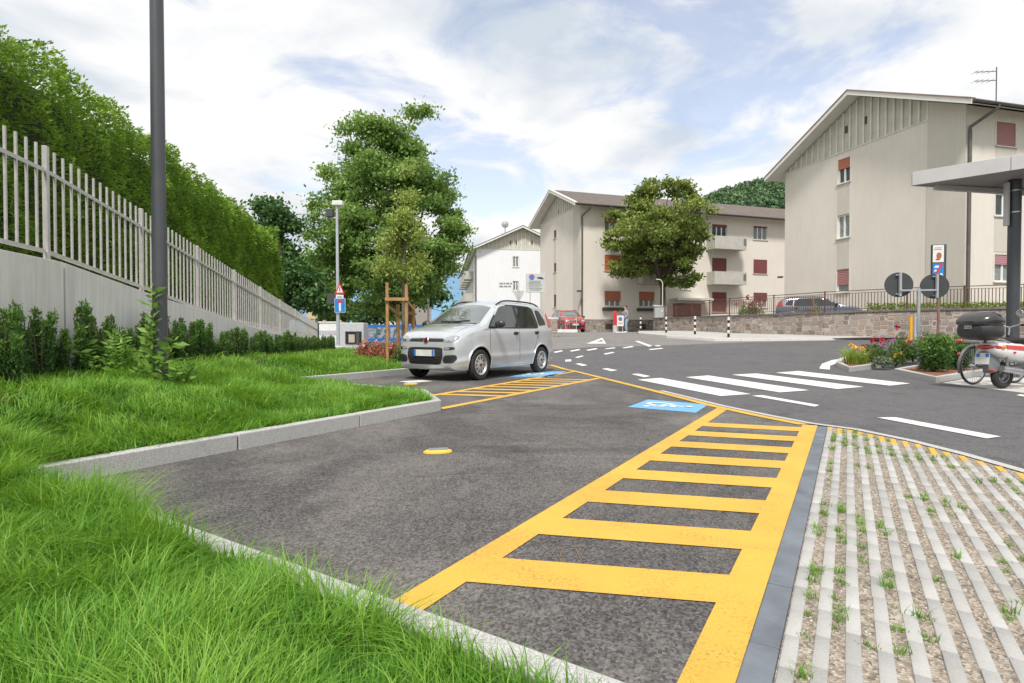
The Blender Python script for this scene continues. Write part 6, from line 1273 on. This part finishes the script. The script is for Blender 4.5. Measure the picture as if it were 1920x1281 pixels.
P = np.stack([a.x + (b.x - a.x) * t + nn.x * w_ - 20.8, a.y + (b.y - a.y) * t + nn.y * w_ - 25.8, .82 * RNG.random(n) ** .6 + .06 * noise2(t * 30, t * 0, 1, 77)], 1); leaf_mesh('foliage', P, .10, M_thuja, lh, up=.4, aspect=.6)
M_redleaf = foliage('red young leaves', (.16, .05, .03), (.36, .13, .08), (.55, .28, .18), .25, 2.5)
for i, (px, lb) in enumerate(((684, 'left bush of pinkish red leaves in the bed before the blue banners'), (708, 'middle bush of pinkish red leaves in the bed before the blue banners'), (733, 'right bush of pinkish red leaves at the foot of the tree stakes'))): p = D(px, 655, 17.5 - i * .5); bush('red_leaved_shrub', lb, 'shrub', (p.x, p.y, .14), .42, .58, 800, .09, M_redleaf, [((.7, .35, .3), 3, .06)], 20 + i)
p = D(752, 665, 15.2); bush('leafy_shrub', 'green shrub between the tree stakes and the silver hatchback', 'shrub', (p.x, p.y, .1), .32, .62, 600, .08, M_rosel, (), 25)
# ------------------------------------------------------------------ shelter canopy
M_alu = mat('pale grey aluminium cladding', (.50, .49, .49), .45, .15, var=.06, scale=2); M_sof = mat('grey soffit panels', (.30, .285, .275), .6, var=.06, scale=2)
cp_ = Vector((8.68, 12.2)); sh = thing('bus_shelter', 'pale grey flat shelter roof on a dark column at the right edge', 'shelter', (10.55, 11.8, 0)); so_ = Vector((10.55, 11.8)); zb = 4.12
Q1 = cp_ + Vector((1.33, -1.33)) * 3.4; Q2 = cp_ + Vector((5.9, 1.1)); Q3 = Q2 + Vector((2.5, -4.5))
rel = [(v.x - so_.x, v.y - so_.y) for v in (cp_, Q1, Q3, Q2)]
mb = MB(); mb.prism(rel, zb + .012, zb + .27); mb.build('roof_slab', M_sof, sh)
for i, (a, b) in enumerate(((cp_, Q1), (Q2, cp_))):
    d = (b - a).normalized(); L = (b - a).length; k = max(1, round(L / 1.52)); n = Vector((-d.y, d.x)); c0 = (cp_ + Q1 + Q2 + Q3) / 4; n = n if n.dot(a - c0) > 0 else -n
    for j in range(k): p = a + d * (L * j / k + .004) + n * .016; q = a + d * (L * (j + 1) / k - .004) + n * .016; mb = MB(); mb.bar((p.x - so_.x, p.y - so_.y, zb + .14), (q.x - so_.x, q.y - so_.y, zb + .14), .028, .29); mb.build('fascia_panel', M_alu, sh, bevel=.004)
for t in (.33, .66):
    a = cp_ + (Q1 - cp_) * t; b = cp_ + (Q2 - cp_) * t; mb = MB(); mb.bar((a.x - so_.x, a.y - so_.y, zb + .010), (b.x - so_.x, b.y - so_.y, zb + .010), .012, .006); mb.build('soffit_joint', M_gutter, sh)
mb = MB(); a = cp_ + Vector((.5, .30)); b = Q2 + Vector((-.2, .0)); mb.bar((a.x - so_.x, a.y - so_.y - .3, zb - .04), (b.x - so_.x, b.y - so_.y - .3, zb - .12), .10, .10); mb.build('gutter_beam', M_alu, sh)
mb = MB(); mb.tube([(0, 0, -.1), (0, 0, zb)], .112, 28); mb.build('column', mat('anthracite column', (.062, .066, .073), .35, .2), sh, smooth=True)
for z in (3.45, 3.9): mb = MB(); mb.lathe([(.118, z - .012), (.118, z + .012)], 28); mb.build('clamp_band', M_steel, sh, smooth=True)
mb = MB(); mb.box((-.19, -.02, 3.62), (.06, .10, .9)); mb.build('lamp_box', M_alu, sh, bevel=.01)
# ------------------------------------------------------------------ signs, posts
M_signback = mat('dark grey sign back', (.052, .060, .062), .55, var=.1); M_sred = mat('sign red', (.60, .03, .03), .45); M_sblue = mat('sign blue', (.02, .20, .58), .45); M_swhite = mat('sign white', (.70, .70, .68), .5); M_ink = mat('dark lettering', (.05, .05, .06), .7); M_inkg = mat('grey lettering', (.22, .23, .22), .7)
p = D(1722, 620, 14.6); g0_ = gz(p.x, 14.6); ts = thing('sign_post', 'galvanised T-shaped post carrying two round signs seen from the back', 'sign post', (p.x, 14.6, g0_))
def rel_(px, py, Y, o): q = D(px, py, Y); return Vector((q.x - o.location.x, q.y - o.location.y, q.z - o.location.z))
t_ = rel_(1722, 540, 14.6, ts); mb = MB(); mb.tube([(0, 0, -.2), (0, 0, t_.z)], .034, 14); mb.build('post', M_gal2, ts, smooth=True); mb = MB(); mb.lathe([(.048, .9), (.048, t_.z * .62)], 14); mb.build('sleeve', M_gal2, ts, smooth=True)
a = rel_(1688, 545, 14.6, ts); b = rel_(1757, 544, 14.6, ts); mb = MB(); mb.bar(a, b, .05, .045); mb.build('cross_arm', M_gal2, ts, bevel=.006)
for cx, cy, sx in ((1685, 534, 1688), (1752, 537, 1757)):
    c = rel_(cx, cy, 14.72, ts); Md = Matrix.Translation(c) @ Matrix.Rotation(math.radians(-20), 4, 'Z') @ Matrix.Rotation(PI / 2, 4, 'X'); mb = MB(); mb.lathe([(.001, -.012), (.315, -.012), (.325, -.006), (.325, .012), (.31, .012), (.001, .004)], 40, Md); dsc = mb.build('round_sign', M_signback, ts, smooth=True)
    mb = MB(); mb.lathe([(.001, -.016), (.30, -.016), (.30, -.0125)], 40, Md); mb.build('sign_face', M_sblue, dsc)
    s = rel_(sx, cy, 14.64, ts); mb = MB(); mb.bar((s.x, s.y, s.z - .30), (s.x, s.y, s.z + .32), .055, .05, up=(0, 1, 0)); mb.build('bracket', M_gal2, dsc)
    for dz in (-.24, .26): mb = MB(); mb.bar((s.x - .08, s.y + .05, s.z + dz), (s.x + .05, s.y + .05, s.z + dz), .03); mb.build('clamp', M_gal2, dsc)
p = D(1757, 600, 21.5); ps = thing('bus_stop_sign', 'tall white and blue panel sign with red diagonal stripe behind the round signs', 'sign', (p.x, 21.5, gz(p.x, 21.5)), math.radians(-16))
zc = D(1757, 490, 21.5).z - ps.location.z; hh = 62 * 21.5 / F; mb = MB(); mb.box((.02, .0, zc), (.46, .16, hh)); mb.build('panel', M_signback, ps, bevel=.01); mb = MB(); mb.box((-.02, -.086, zc + .28), (.36, .01, hh / 2 + .02)); mb.build('white_field', M_swhite, ps)
mb = MB(); mb.box((-.02, -.086, zc - .36), (.36, .01, hh / 2 - .1)); bf = mb.build('blue_field', M_sblue, ps)
mb = MB(); mb.bar((-.19, -.093, zc - .60), (.14, -.093, zc - .09), .004, .085, up=(0, 1, 0)) if False else mb.add([(-.19, -.0925, zc - .60), (-.11, -.0925, zc - .60), (.15, -.0925, zc - .10), (.07, -.0925, zc - .10)], [(0, 1, 2, 3)]); mb.build('red_stripe', M_sred, bf)
for (x0, x1, z0, z1) in ((-.15, .02, -.26, -.17), (-.16, -.05, -.40, -.33), (.02, .14, -.55, -.47)): mb = MB(); mb.add([(x0, -.0918, zc + z0), (x1, -.0918, zc + z0), (x1 - .03, -.0918, zc + z1), (x0 + .03, -.0918, zc + z1)], [(0, 1, 2, 3)]); mb.build('white_mark', M_swhite, bf)
mb = MB(); mb.lathe([(.085, 0), (.085, .006), (.001, .006)], 20, Matrix.Translation((.0, -.0915, zc + .20)) @ Matrix.Rotation(PI / 2, 4, 'X') @ Matrix.Diagonal((1, 1.5, 1, 1))); mb.build('brown_emblem', mat('brown emblem', (.36, .12, .07), .6), ps); mb = MB(); mb.box((-.04, -.093, zc + .06), (.12, .004, .06)); mb.build('red_emblem', M_sred, ps)
for z in (.50, .44): mb = MB(); mb.box((-.03, -.0925, zc + z), (.24, .004, .025)); mb.build('lettering', M_inkg, ps)
mb = MB(); mb.tube([(.05, .03, -.2), (.05, .03, zc)], .045, 10); mb.build('post', mat('brown sign post', (.22, .12, .10), .6), ps)
p = D(1708, 612, 25.0); yp = thing('marker_post', 'yellow marker post standing against the stone wall', 'post', (p.x, 25.0, gz(p.x, 25) + .10)); mb = MB(); mb.tube([(0, 0, -.1), (0, 0, 1.02)], .07, 12); mb.build('post', mat('yellow post paint', (.72, .36, .02), .5), yp, smooth=True, bevel=.01); mb = MB(); mb.tube([(.22, .05, -.1), (.22, .05, .98)], .09, 12); mb.build('grey_pipe', M_gal2, yp, smooth=True); mb = MB(); mb.lathe([(.074, 1.0), (.06, 1.03), (.001, 1.035)], 12); mb.build('cap', M_signback, yp)
# bollards
M_bwht = mat('white bollard band', (.62, .62, .60), .5)
bpos = [(1201, 39), (1249, 33.5), (1303, 29.6), (1366, 26.2)]; src = None
for i, (px, Y) in enumerate(bpos):
    p = D(px, 630, Y); z = gz(p.x, Y) + .10
    if src is None:
        src = thing('bollard', '', 'bollard', (0, 0, 0), 0, 'black and white bollards along the pavement'); mb = MB(); mb.tube([(0, 0, -.1), (0, 0, 1.0)], .055, 14); mb.build('tube', M_black, src, smooth=True)
        for z0 in (.18, .50, .80): mb = MB(); mb.lathe([(.0575, z0), (.0575, z0 + .16)], 14); mb.build('band', M_bwht, src, smooth=True)
        mb = MB(); mb.lathe([(.055, 1.0), (.04, 1.03), (.001, 1.035)], 14); mb.build('cap', M_black, src, smooth=True); bo_ = src
    else: bo_ = dup(src)
    bo_.location = (p.x, Y, z); bo_['label'] = ['black and white bollard by the cellar window, farthest of the four', 'black and white bollard in front of the grey electric cabinet', 'black and white bollard before the stone wall below the entrance canopy', 'black and white bollard nearest the dark road, at the right end of the row'][i]
# lamp mast with traffic signs
p = D(634, 655, 24); lm = thing('lamp_mast', 'thin galvanised lamp mast carrying the blue dead-end sign', 'street lamp', (p.x, 24, 0)); top = D(632, 384, 24).z
mb = MB(); mb.tube([(0, 0, -.1), (0, 0, 2.0), (-.02, 0, top)], [.085, .07, .055], 12); mb.build('mast', M_gal2, lm, smooth=True); mb = MB(); mb.box((0, -.1, .12), (.5, .5, .42)); mb.build('footing', M_render, lm, bevel=.02)
mb = MB(); mb.box((.03, 0, top + .05), (.44, .3, .20)); mb.build('lamp_head', M_swhite, lm, bevel=.03); c = rel_(619, 400, 24, lm); mb = MB(); mb.box(c, (.30, .28, .34)); bxo = mb.build('camera_box', M_signback, lm, bevel=.02); mb = MB(); mb.bar((c.x, 0, c.z - .2), (-.02, 0, c.z - .2), .05); mb.build('arm', M_gal, lm)
c = rel_(637.5, 573, 23.88, lm); mb = MB(); mb.box(c, (.47, .02, .62)); ds = mb.build('dead_end_sign', M_sblue, lm, bevel=.02)
mb = MB(); mb.box((c.x, c.y - .0125, c.z - .07), (.085, .006, .36)); mb.build('white_stem', M_swhite, ds); mb = MB(); mb.box((c.x, c.y - .0125, c.z + .17), (.23, .006, .10)); mb.build('red_bar', M_sred, ds)
for (w_, h_, dx, dz) in ((.44, .012, 0, .295), (.44, .012, 0, -.295)): mb = MB(); mb.box((c.x + dx, c.y - .0125, c.z + dz), (w_, .005, h_)); mb.build('white_rim', M_swhite, ds)
for dx in (-.222, .222): mb = MB(); mb.box((c.x + dx, c.y - .0125, c.z), (.012, .005, .60)); mb.build('white_rim', M_swhite, ds)
c = rel_(637, 542, 23.9, lm); mb = MB(); tri = [(-.22, -.22), (.22, -.22), (0, .26)]; Mx = Matrix.Translation(c) @ Matrix.Rotation(PI / 2, 4, 'X'); mb.prism(tri, -.008, .008, M=Mx); wsn = mb.build('warning_triangle', M_sred, lm); mb = MB(); mb.prism([(x * .62, y * .62 - .012) for x, y in tri], .0085, .012, M=Mx); mb.build('white_field', M_swhite, wsn); mb = MB(); mb.prism([(-.02, -.10), (.02, -.10), (.02, .08), (-.02, .08)], .0125, .015, M=Mx); mb.build('symbol', M_ink, wsn)
c = rel_(637, 557, 23.9, lm); mb = MB(); mb.box(c, (.32, .02, .18)); pn = mb.build('distance_plate', M_swhite, lm); mb = MB(); mb.box((c.x, c.y - .012, c.z), (.2, .005, .05)); mb.build('lettering', M_inkg, pn)
c = rel_(622, 560, 24.12, lm); mb = MB(); mb.box(c, (.40, .02, .46)); mb.build('sign_back', M_signback, lm)
p = D(803, 600, 42); l2 = thing('lamp_mast', 'slim pale lamp mast beside the crown of the young tree', 'street lamp', (p.x, 42, .2)); mb = MB(); tz = D(803, 468, 42).z - .2; mb.tube([(0, 0, -.3), (0, 0, tz)], [.09, .06], 10); mb.build('mast', M_gal2, l2, smooth=True); mb = MB(); mb.box((.0, -.1, tz + .06), (.3, .6, .14)); mb.build('lamp_head', M_gal2, l2, bevel=.03)
# information board, street sign
p = D(1004, 600, 29.5); ib = thing('information_board', 'grey information board on two thin posts behind the silver hatchback', 'sign', (p.x, 29.5, gz(p.x, 29.5)), math.radians(8)); zc = D(1004, 531, 29.5).z - ib.location.z
for x in (-.28, .30): mb = MB(); mb.tube([(x, .03, -.2), (x, .03, zc + .4)], .025, 8); mb.build('post', M_gal, ib)
mb = MB(); mb.box((0, 0, zc), (1.02, .03, 1.0)); bd = mb.build('board', mat('grey white board', (.50, .51, .51), .6), ib, bevel=.01)
mb = MB(); mb.lathe([(.15, 0), (.15, .008), (.001, .008)], 24, Matrix.Translation((-.20, -.016, zc + .31)) @ Matrix.Rotation(PI / 2, 4, 'X')); nps = mb.build('no_parking_disc', M_sred, bd); mb = MB(); mb.lathe([(.115, .008), (.115, .010), (.001, .010)], 24, Matrix.Translation((-.20, -.016, zc + .31)) @ Matrix.Rotation(PI / 2, 4, 'X')); mb.build('blue_field', M_sblue, nps)
mb = MB(); mb.add([(.08, -.018, zc + .24), (.42, -.018, zc + .19), (.42, -.018, zc + .27), (.30, -.018, zc + .33), (.08, -.018, zc + .30)], [(0, 1, 2, 3, 4)]); mb.build('tow_symbol', M_ink, bd)
for k, z in enumerate((.10, .03, -.04, -.11, -.20, -.28, -.36)): mb = MB(); mb.box((random.uniform(-.05, .02), -.0175, zc + z), (.60 + .15 * random.random(), .004, .034)); mb.build('text_line', M_inkg, bd)
p = D(971, 600, 33); ss = thing('street_sign', 'grey give-way sign seen from the back with a street name plate above', 'sign', (p.x, 33, gz(p.x, 33))); zt_ = D(971, 528, 33).z - ss.location.z; mb = MB(); mb.tube([(0, 0, -.2), (0, 0, zt_)], .035, 10); mb.build('post', M_gal, ss)
c = rel_(972.5, 555, 32.93, ss); mb = MB(); mb.prism([(-.36, .30), (.36, .30), (.03, -.36), (-.03, -.36)], -.01, .01, M=Matrix.Translation(c) @ Matrix.Rotation(PI / 2, 4, 'X')); mb.build('give_way_back', M_gal, ss); mb = MB(); mb.bar((c.x, c.y - .03, c.z - .36), (c.x, c.y - .03, c.z + .32), .06, .03, up=(0, 1, 0)); mb.build('bracket', M_gal2, ss)
c = rel_(948, 534.5, 33, ss); mb = MB(); mb.box(c, (.88, .025, .36)); npl = mb.build('name_plate', M_swhite, ss); mb = MB(); mb.bar((c.x + .4, .02, c.z + .05), (0, 0, c.z + .05), .03); mb.build('arm', M_gal, ss)
for z in (.08, -.09): mb = MB(); x = -.36; 
for z in (.08, -.09):
    x = -.36
    while x < .32: w = random.uniform(.10, .24); mb = MB(); mb.box((c.x + x + w / 2, c.y - .0135, c.z + z), (w, .003, .10)); mb.build('lettering', M_inkg, npl); x += w + .04
# wall and mesh railing near the red car
sp_ = thing('stone_gate_wall', 'low brown stone wall ending behind the rear of the silver hatchback', 'wall', (2.0, 28, .6)); mb = MB(); mb.bar((.05, 0, .20), (-.2, 15, .45), .45, 1.6); mb.build('wall_body', M_stone, sp_); mb = MB(); mb.bar((.05, -.02, 1.03), (-.2, 15, 1.28), .55, .07); mb.build('coping', M_conc, sp_)
p = D(1061, 620, 38.5); mr_ = thing('mesh_railing', 'grey mesh railing in front of the red car', 'railing', (p.x, 38.5, gz(p.x, 38.5)))
for x in (-.72, 0, .72): mb = MB(); mb.bar((x, 0, -.1), (x, 0, 1.1), .04); mb.build('post', M_gal, mr_)
mb = MB(); mb.bar((-.72, 0, 1.08), (.72, 0, 1.08), .035); mb.bar((-.72, 0, .2), (.72, 0, .2), .03); [mb.bar((-.72 + .12 * k, 0, .2), (-.72 + .12 * k, 0, 1.08), .012) for k in range(1, 12)]; mb.build('mesh_panel', M_gal, mr_); mb = MB(); mb.box((0, 0, .06), (1.6, .14, .24)); mb.build('base_kerb', M_swhite, mr_, bevel=.02)
# wall lamps, electric cabinet
for (px, py, Y, lb) in ((1086, 546, 47.5, 'small dark wall lamp beside the downpipe of the middle apartment block'), (1462, 520, 51.5, 'small wall lamp near the right end of the middle apartment block')):
    q = D(px, py, Y); wlp = thing('wall_lamp', lb, 'lamp', tuple(q)); mb = MB(); mb.box((0, -.1, 0), (.42, .3, .16)); mb.build('lamp_body', M_gutter, wlp, bevel=.02); mb = MB(); mb.bar((.12, -.1, 0), (.12, .6, .12), .05); mb.build('bracket', M_gutter, wlp)
p = D(1238, 596, 42.6); ec = thing('electric_cabinet', 'grey electric cabinet with a thin white pipe frame on the stone wall', 'cabinet', tuple(p)); mb = MB(); mb.box((0, 0, .42), (.92, .4, .86)); mb.build('case', mat('cabinet grey', (.36, .38, .38), .6), ec, bevel=.02); mb = MB(); mb.box((.08, -.21, .5), (.10, .02, .10)); mb.build('lock', M_swhite, ec); mb = MB(); mb.box((0, 0, .87), (1.0, .48, .05)); mb.build('lid', M_gal, ec)
mb = MB(); zt_ = D(1241, 531, 42.6).z - p.z; mb.tube([(-.6, -.1, .93), (.14, -.1, .93), (.14, -.1, zt_), (-.02, -.1, zt_ + .25), (-.35, -.1, zt_ + .28)], .03, 8); mb.build('pipe_frame', M_swhite, ec)
# kiosk, banners on the left behind
p = D(657, 655, 28); ki = thing('pay_kiosk', 'light grey kiosk with a dark window recess behind the dead-end sign', 'kiosk', (p.x, 28, .02)); M_kg = mat('kiosk grey', (.46, .47, .49), .5); w_ = 50 * 28 / F
mb = MB(); zt_ = D(657, 606, 28).z; mb.prism([(-w_ / 2, 0), (w_ / 2, 0), (w_ / 2, .9), (-w_ / 2, .9)], -.05, zt_); mb.build('body', M_kg, ki, bevel=.03)
mb = MB(); mb.box((.16, -.02, zt_ * .46), (.80, .06, .62)); rc = mb.build('window_recess', M_black, ki); mb = MB(); mb.box((.08, -.055, zt_ * .43), (.30, .02, .40)); mb.build('screen', mat('beige panel', (.42, .37, .30), .5), rc); mb = MB(); mb.box((.38, -.055, zt_ * .46), (.16, .02, .5)); mb.build('side_panel', M_signback, rc)
mb = MB(); mb.box((.1, -.03, .12), (1.0, .05, .14)); mb.build('shelf', M_gal2, ki)
p = D(616, 655, 29); vn = thing('white_container', 'white container box with a grey band left of the grey kiosk', 'container', (p.x, 29, .02)); mb = MB(); mb.box((0, .5, .70), (1.0, 1.0, 1.38)); mb.build('body', M_swhite, vn, bevel=.04); mb = MB(); mb.box((0, -.006, .88), (.96, .014, .22)); mb.build('grey_band', mat('pale grey band', (.42, .43, .46), .6), vn); mb = MB(); mb.box((0, .5, 1.42), (1.08, 1.08, .06)); mb.build('lid', M_swhite, vn, bevel=.02)
def banner_mat(name, off):
    n = NT(name); m = n.nd('ShaderNodeMapping'); m.inputs['Location'].default_value = off; n.L.new(n.tc('Generated'), m.inputs[0]); sp = n.nd('ShaderNodeSeparateXYZ'); n.L.new(n.tc('Generated'), sp.inputs[0])
    pic = n.ramp(n.noise(3.2, 4, .6, .6, m.outputs[0]), [(.3, (.04, .07, .10)), (.45, (.10, .18, .20)), (.55, (.42, .40, .44)), (.68, (.35, .20, .18)), (.8, (.5, .55, .6))]); band = n.ramp(sp.outputs[2], [(.0, 0), (.16, 0), (.2, 1), (.80, 1), (.84, 0)], 'CONSTANT'); side = n.ramp(sp.outputs[0], [(.0, 0), (.05, 1), (.93, 1), (.95, 0)], 'CONSTANT')
    return n.fin(n.mix(n.math('MULTIPLY', band, side), (.02, .15, .48), pic), .5)
for i, (x0, x1, lb) in enumerate(((683, 729, 'blue printed banner right of the grey kiosk'), (730, 768, 'blue printed banner behind the wooden tree stakes'), (769, 812, 'blue printed banner partly hidden by the bonnet of the silver hatchback'))):
    a = D(x0, 640, 30); b = D(x1, 640, 30.6); zt_ = D(x0, 609, 30).z; r = thing('banner', lb, 'banner', (a.x, 30, 0)); mb = MB(); mb.bar((0, 0, (zt_ + .40) / 2), (b.x - a.x, .6, (zt_ + .40) / 2), .02, zt_ - .40); mb.build('printed_sheet', banner_mat('banner print', (i * 3.1, i, 0)), r)
    for t in (.01, .99): mb = MB(); mb.tube([((b.x - a.x) * t, .6 * t + .06, -.1), ((b.x - a.x) * t, .6 * t + .06, zt_ + .05)], .03, 8); mb.build('post', M_gal, r)
# small notices by the person
p = D(1153, 622, 36.2); rs = thing('red_sign_stand', 'slim red sign panel on a grey foot left of the person', 'sign', (p.x, 36.2, gz(p.x, 36.2))); mb = MB(); mb.box((0, 0, .95), (.20, .10, .95)); mb.build('panel', M_sred, rs, bevel=.01); mb = MB(); mb.box((0, 0, .22), (.26, .2, .5)); mb.build('foot', M_gal, rs, bevel=.02)
p = D(1163, 622, 35.9); wsn_ = thing('temporary_sign', 'white temporary no-parking placard on a short stand before the person', 'sign', (p.x, 35.9, gz(p.x, 35.9))); mb = MB(); mb.box((0, 0, .78), (.42, .03, .68)); bd = mb.build('placard', M_swhite, wsn_)
mb = MB(); mb.lathe([(.135, 0), (.135, .006), (.001, .006)], 20, Matrix.Translation((0, -.016, .90)) @ Matrix.Rotation(PI / 2, 4, 'X')); o_ = mb.build('no_parking_disc', M_sred, bd); mb = MB(); mb.lathe([(.10, .006), (.10, .008), (.001, .008)], 20, Matrix.Translation((0, -.016, .90)) @ Matrix.Rotation(PI / 2, 4, 'X')); mb.build('blue_field', M_sblue, o_); mb = MB(); mb.box((0, -.017, .62), (.26, .004, .10)); mb.build('lettering', mat('pale red lettering', (.55, .30, .25), .6), bd)
for x in (-.15, .15): mb = MB(); mb.bar((x, .02, 0), (x, .02, .46), .03); mb.build('leg', M_gal, wsn_)
mb = MB(); mb.box((0, 0, .04), (.6, .35, .08)); mb.build('base_block', M_conc, wsn_, bevel=.02)
# ------------------------------------------------------------------ the person
M_skin = mat('skin', (.48, .27, .19), .55, var=.05); M_shirt = mat('blue grey top', (.22, .27, .36), .85, var=.15, scale=14); M_jean = mat('light jeans', (.28, .36, .44), .85, var=.15, scale=12); M_hair = mat('dark hair', (.03, .022, .018), .7)
def skinned(name, verts, edges, radii, m, parent, sub=2, root=0):
    me = bpy.data.meshes.new(name); me.from_pydata(verts, edges, []); o = bpy.data.objects.new(name, me); COL.objects.link(o); me.materials.append(m); sm = o.modifiers.new('skin', 'SKIN'); sm.use_smooth_shade = True
    if not me.skin_vertices: 
        bm = bmesh.new(); bm.from_mesh(me); bm.verts.layers.skin.verify(); bm.to_mesh(me); bm.free()
    for i, r in enumerate(radii): me.skin_vertices[0].data[i].radius = (r, r) if not isinstance(r, tuple) else r
    me.skin_vertices[0].data[root].use_root = True; s = o.modifiers.new('sub', 'SUBSURF'); s.levels = sub; s.render_levels = sub
    dg = bpy.context.evaluated_depsgraph_get(); m2 = bpy.data.meshes.new_from_object(o.evaluated_get(dg)); o.modifiers.clear(); o.data = m2; m2.name = name; m2.polygons.foreach_set('use_smooth', [True] * len(m2.polygons)); o.parent = parent; return o
p = D(1173, 624, 36.3); pe = thing('person', 'person in a blue grey top and light jeans standing by the notices', 'person', (p.x, 36.3, gz(p.x, 36.3)), math.radians(200))
J = [(0, 0, .95), (0, 0, 1.15), (0, 0, 1.38), (.01, 0, 1.47), (.03, 0, 1.56), (.03, 0, 1.66), (.02, 0, 1.74),          # pelvis..head top
     (.02, .10, .90), (.04, .11, .50), (0, .12, .09), (.13, .13, .035), (-.02, -.10, .90), (-.02, -.11, .50), (-.10, -.12, .09), (.03, -.13, .035),
     (0, .19, 1.38), (.02, .25, 1.12), (.20, .20, .98), (.28, .18, .97), (0, -.19, 1.38), (.12, -.25, 1.16), (.28, -.16, 1.36), (.31, -.13, 1.43)]
Eg = [(0, 1), (1, 2), (2, 3), (3, 4), (4, 5), (5, 6), (0, 7), (7, 8), (8, 9), (9, 10), (0, 11), (11, 12), (12, 13), (13, 14), (2, 15), (15, 16), (16, 17), (17, 18), (2, 19), (19, 20), (20, 21), (21, 22)]
Rd = [.13, .115, .14, .06, .085, .10, .07, .085, .058, .042, .04, .085, .058, .042, .04, .055, .042, .032, .028, .055, .042, .032, .028]
skinned('body', J, Eg, Rd, M_skin, pe)
for (bx_, by_, bz_, s) in ((.30, .175, .965, 1), (.325, -.12, 1.45, -1)):
    pass
sh_i = [0, 1, 2, 15, 16, 19, 20]; mp = {v: k for k, v in enumerate(sh_i)}; skinned('top', [J[i] for i in sh_i], [(mp[a], mp[b]) for a, b in Eg if a in mp and b in mp], [.155, .14, .165, .075, .058, .075, .058], M_shirt, pe)
je = [0, 7, 8, 9, 11, 12, 13]; mp = {v: k for k, v in enumerate(je)}; skinned('jeans', [(J[i][0], J[i][1], J[i][2] - (.04 if i == 0 else 0)) for i in je], [(mp[a], mp[b]) for a, b in Eg if a in mp and b in mp], [.145, .105, .078, .062, .105, .078, .062], M_jean, pe)
mb = MB(); mb.ball((.0, 0, 1.675), (.108, .095, .095), 14, 10); mb.build('hair', M_hair, pe, smooth=True)
for s, x in ((1, .05), (-1, -.05)): mb = MB(); mb.ball((x, s * .125, .045), (.14, .055, .05), 12, 8); mb.build('shoe', M_swhite, pe, smooth=True)
for j, (c, sg) in enumerate((((.30, .175, .965), 1), ((.325, -.12, 1.45), 1))):     # five separate fingers on each hand
    for f in range(5): mb = MB(); yy = (f - 2) * .017; L = (.055, .08, .088, .08, .062)[f]; q = Vector(c) + Vector((0, yy, 0)); mb.tube([q - Vector((.02, 0, 0)), q + Vector((L * .55, yy * .4, -.012 * (1 if j == 0 else -1))), q + Vector((L, yy * .5, -.035 * (1 if j == 0 else -1)))], [.010, .009, .006], 6); mb.build('finger', M_skin, pe, smooth=True)
# ------------------------------------------------------------------ parking sensors on the asphalt
for i, (px, py, sc_, lb) in enumerate(((821, 849, 1.0, 'yellow oval parking sensor with grey top on the asphalt of the empty bay'), (770, 721, 1.1, 'yellow oval parking sensor in front of the silver hatchback'))):
    q = G(px, py); r = thing('parking_sensor', lb, 'parking sensor', (q.x, q.y, .003), math.radians(12)); mb = MB(); M1 = Matrix.Diagonal((1.85 * sc_, 1.0 * sc_, 1, 1)); mb.lathe([(.062, 0), (.060, .012), (.048, .021), (.001, .022)], 28, M1, cap=False); mb.build('yellow_rim', mat('yellow plastic', (.80, .46, .05), .5), r, smooth=True); mb = MB(); mb.box((.006, .016, .0225), (.15 * sc_, .080 * sc_, .007)); mb.build('grey_top', mat('grey sensor top', (.2, .21, .23), .5), r, bevel=.006)
q = G(790, 714); lf_ = drape('pale_patch', px_polys([[(747, 716), (790, 713.5), (812, 715.5), (770, 719)]])[0], .008, M_wht); struct(lf_)
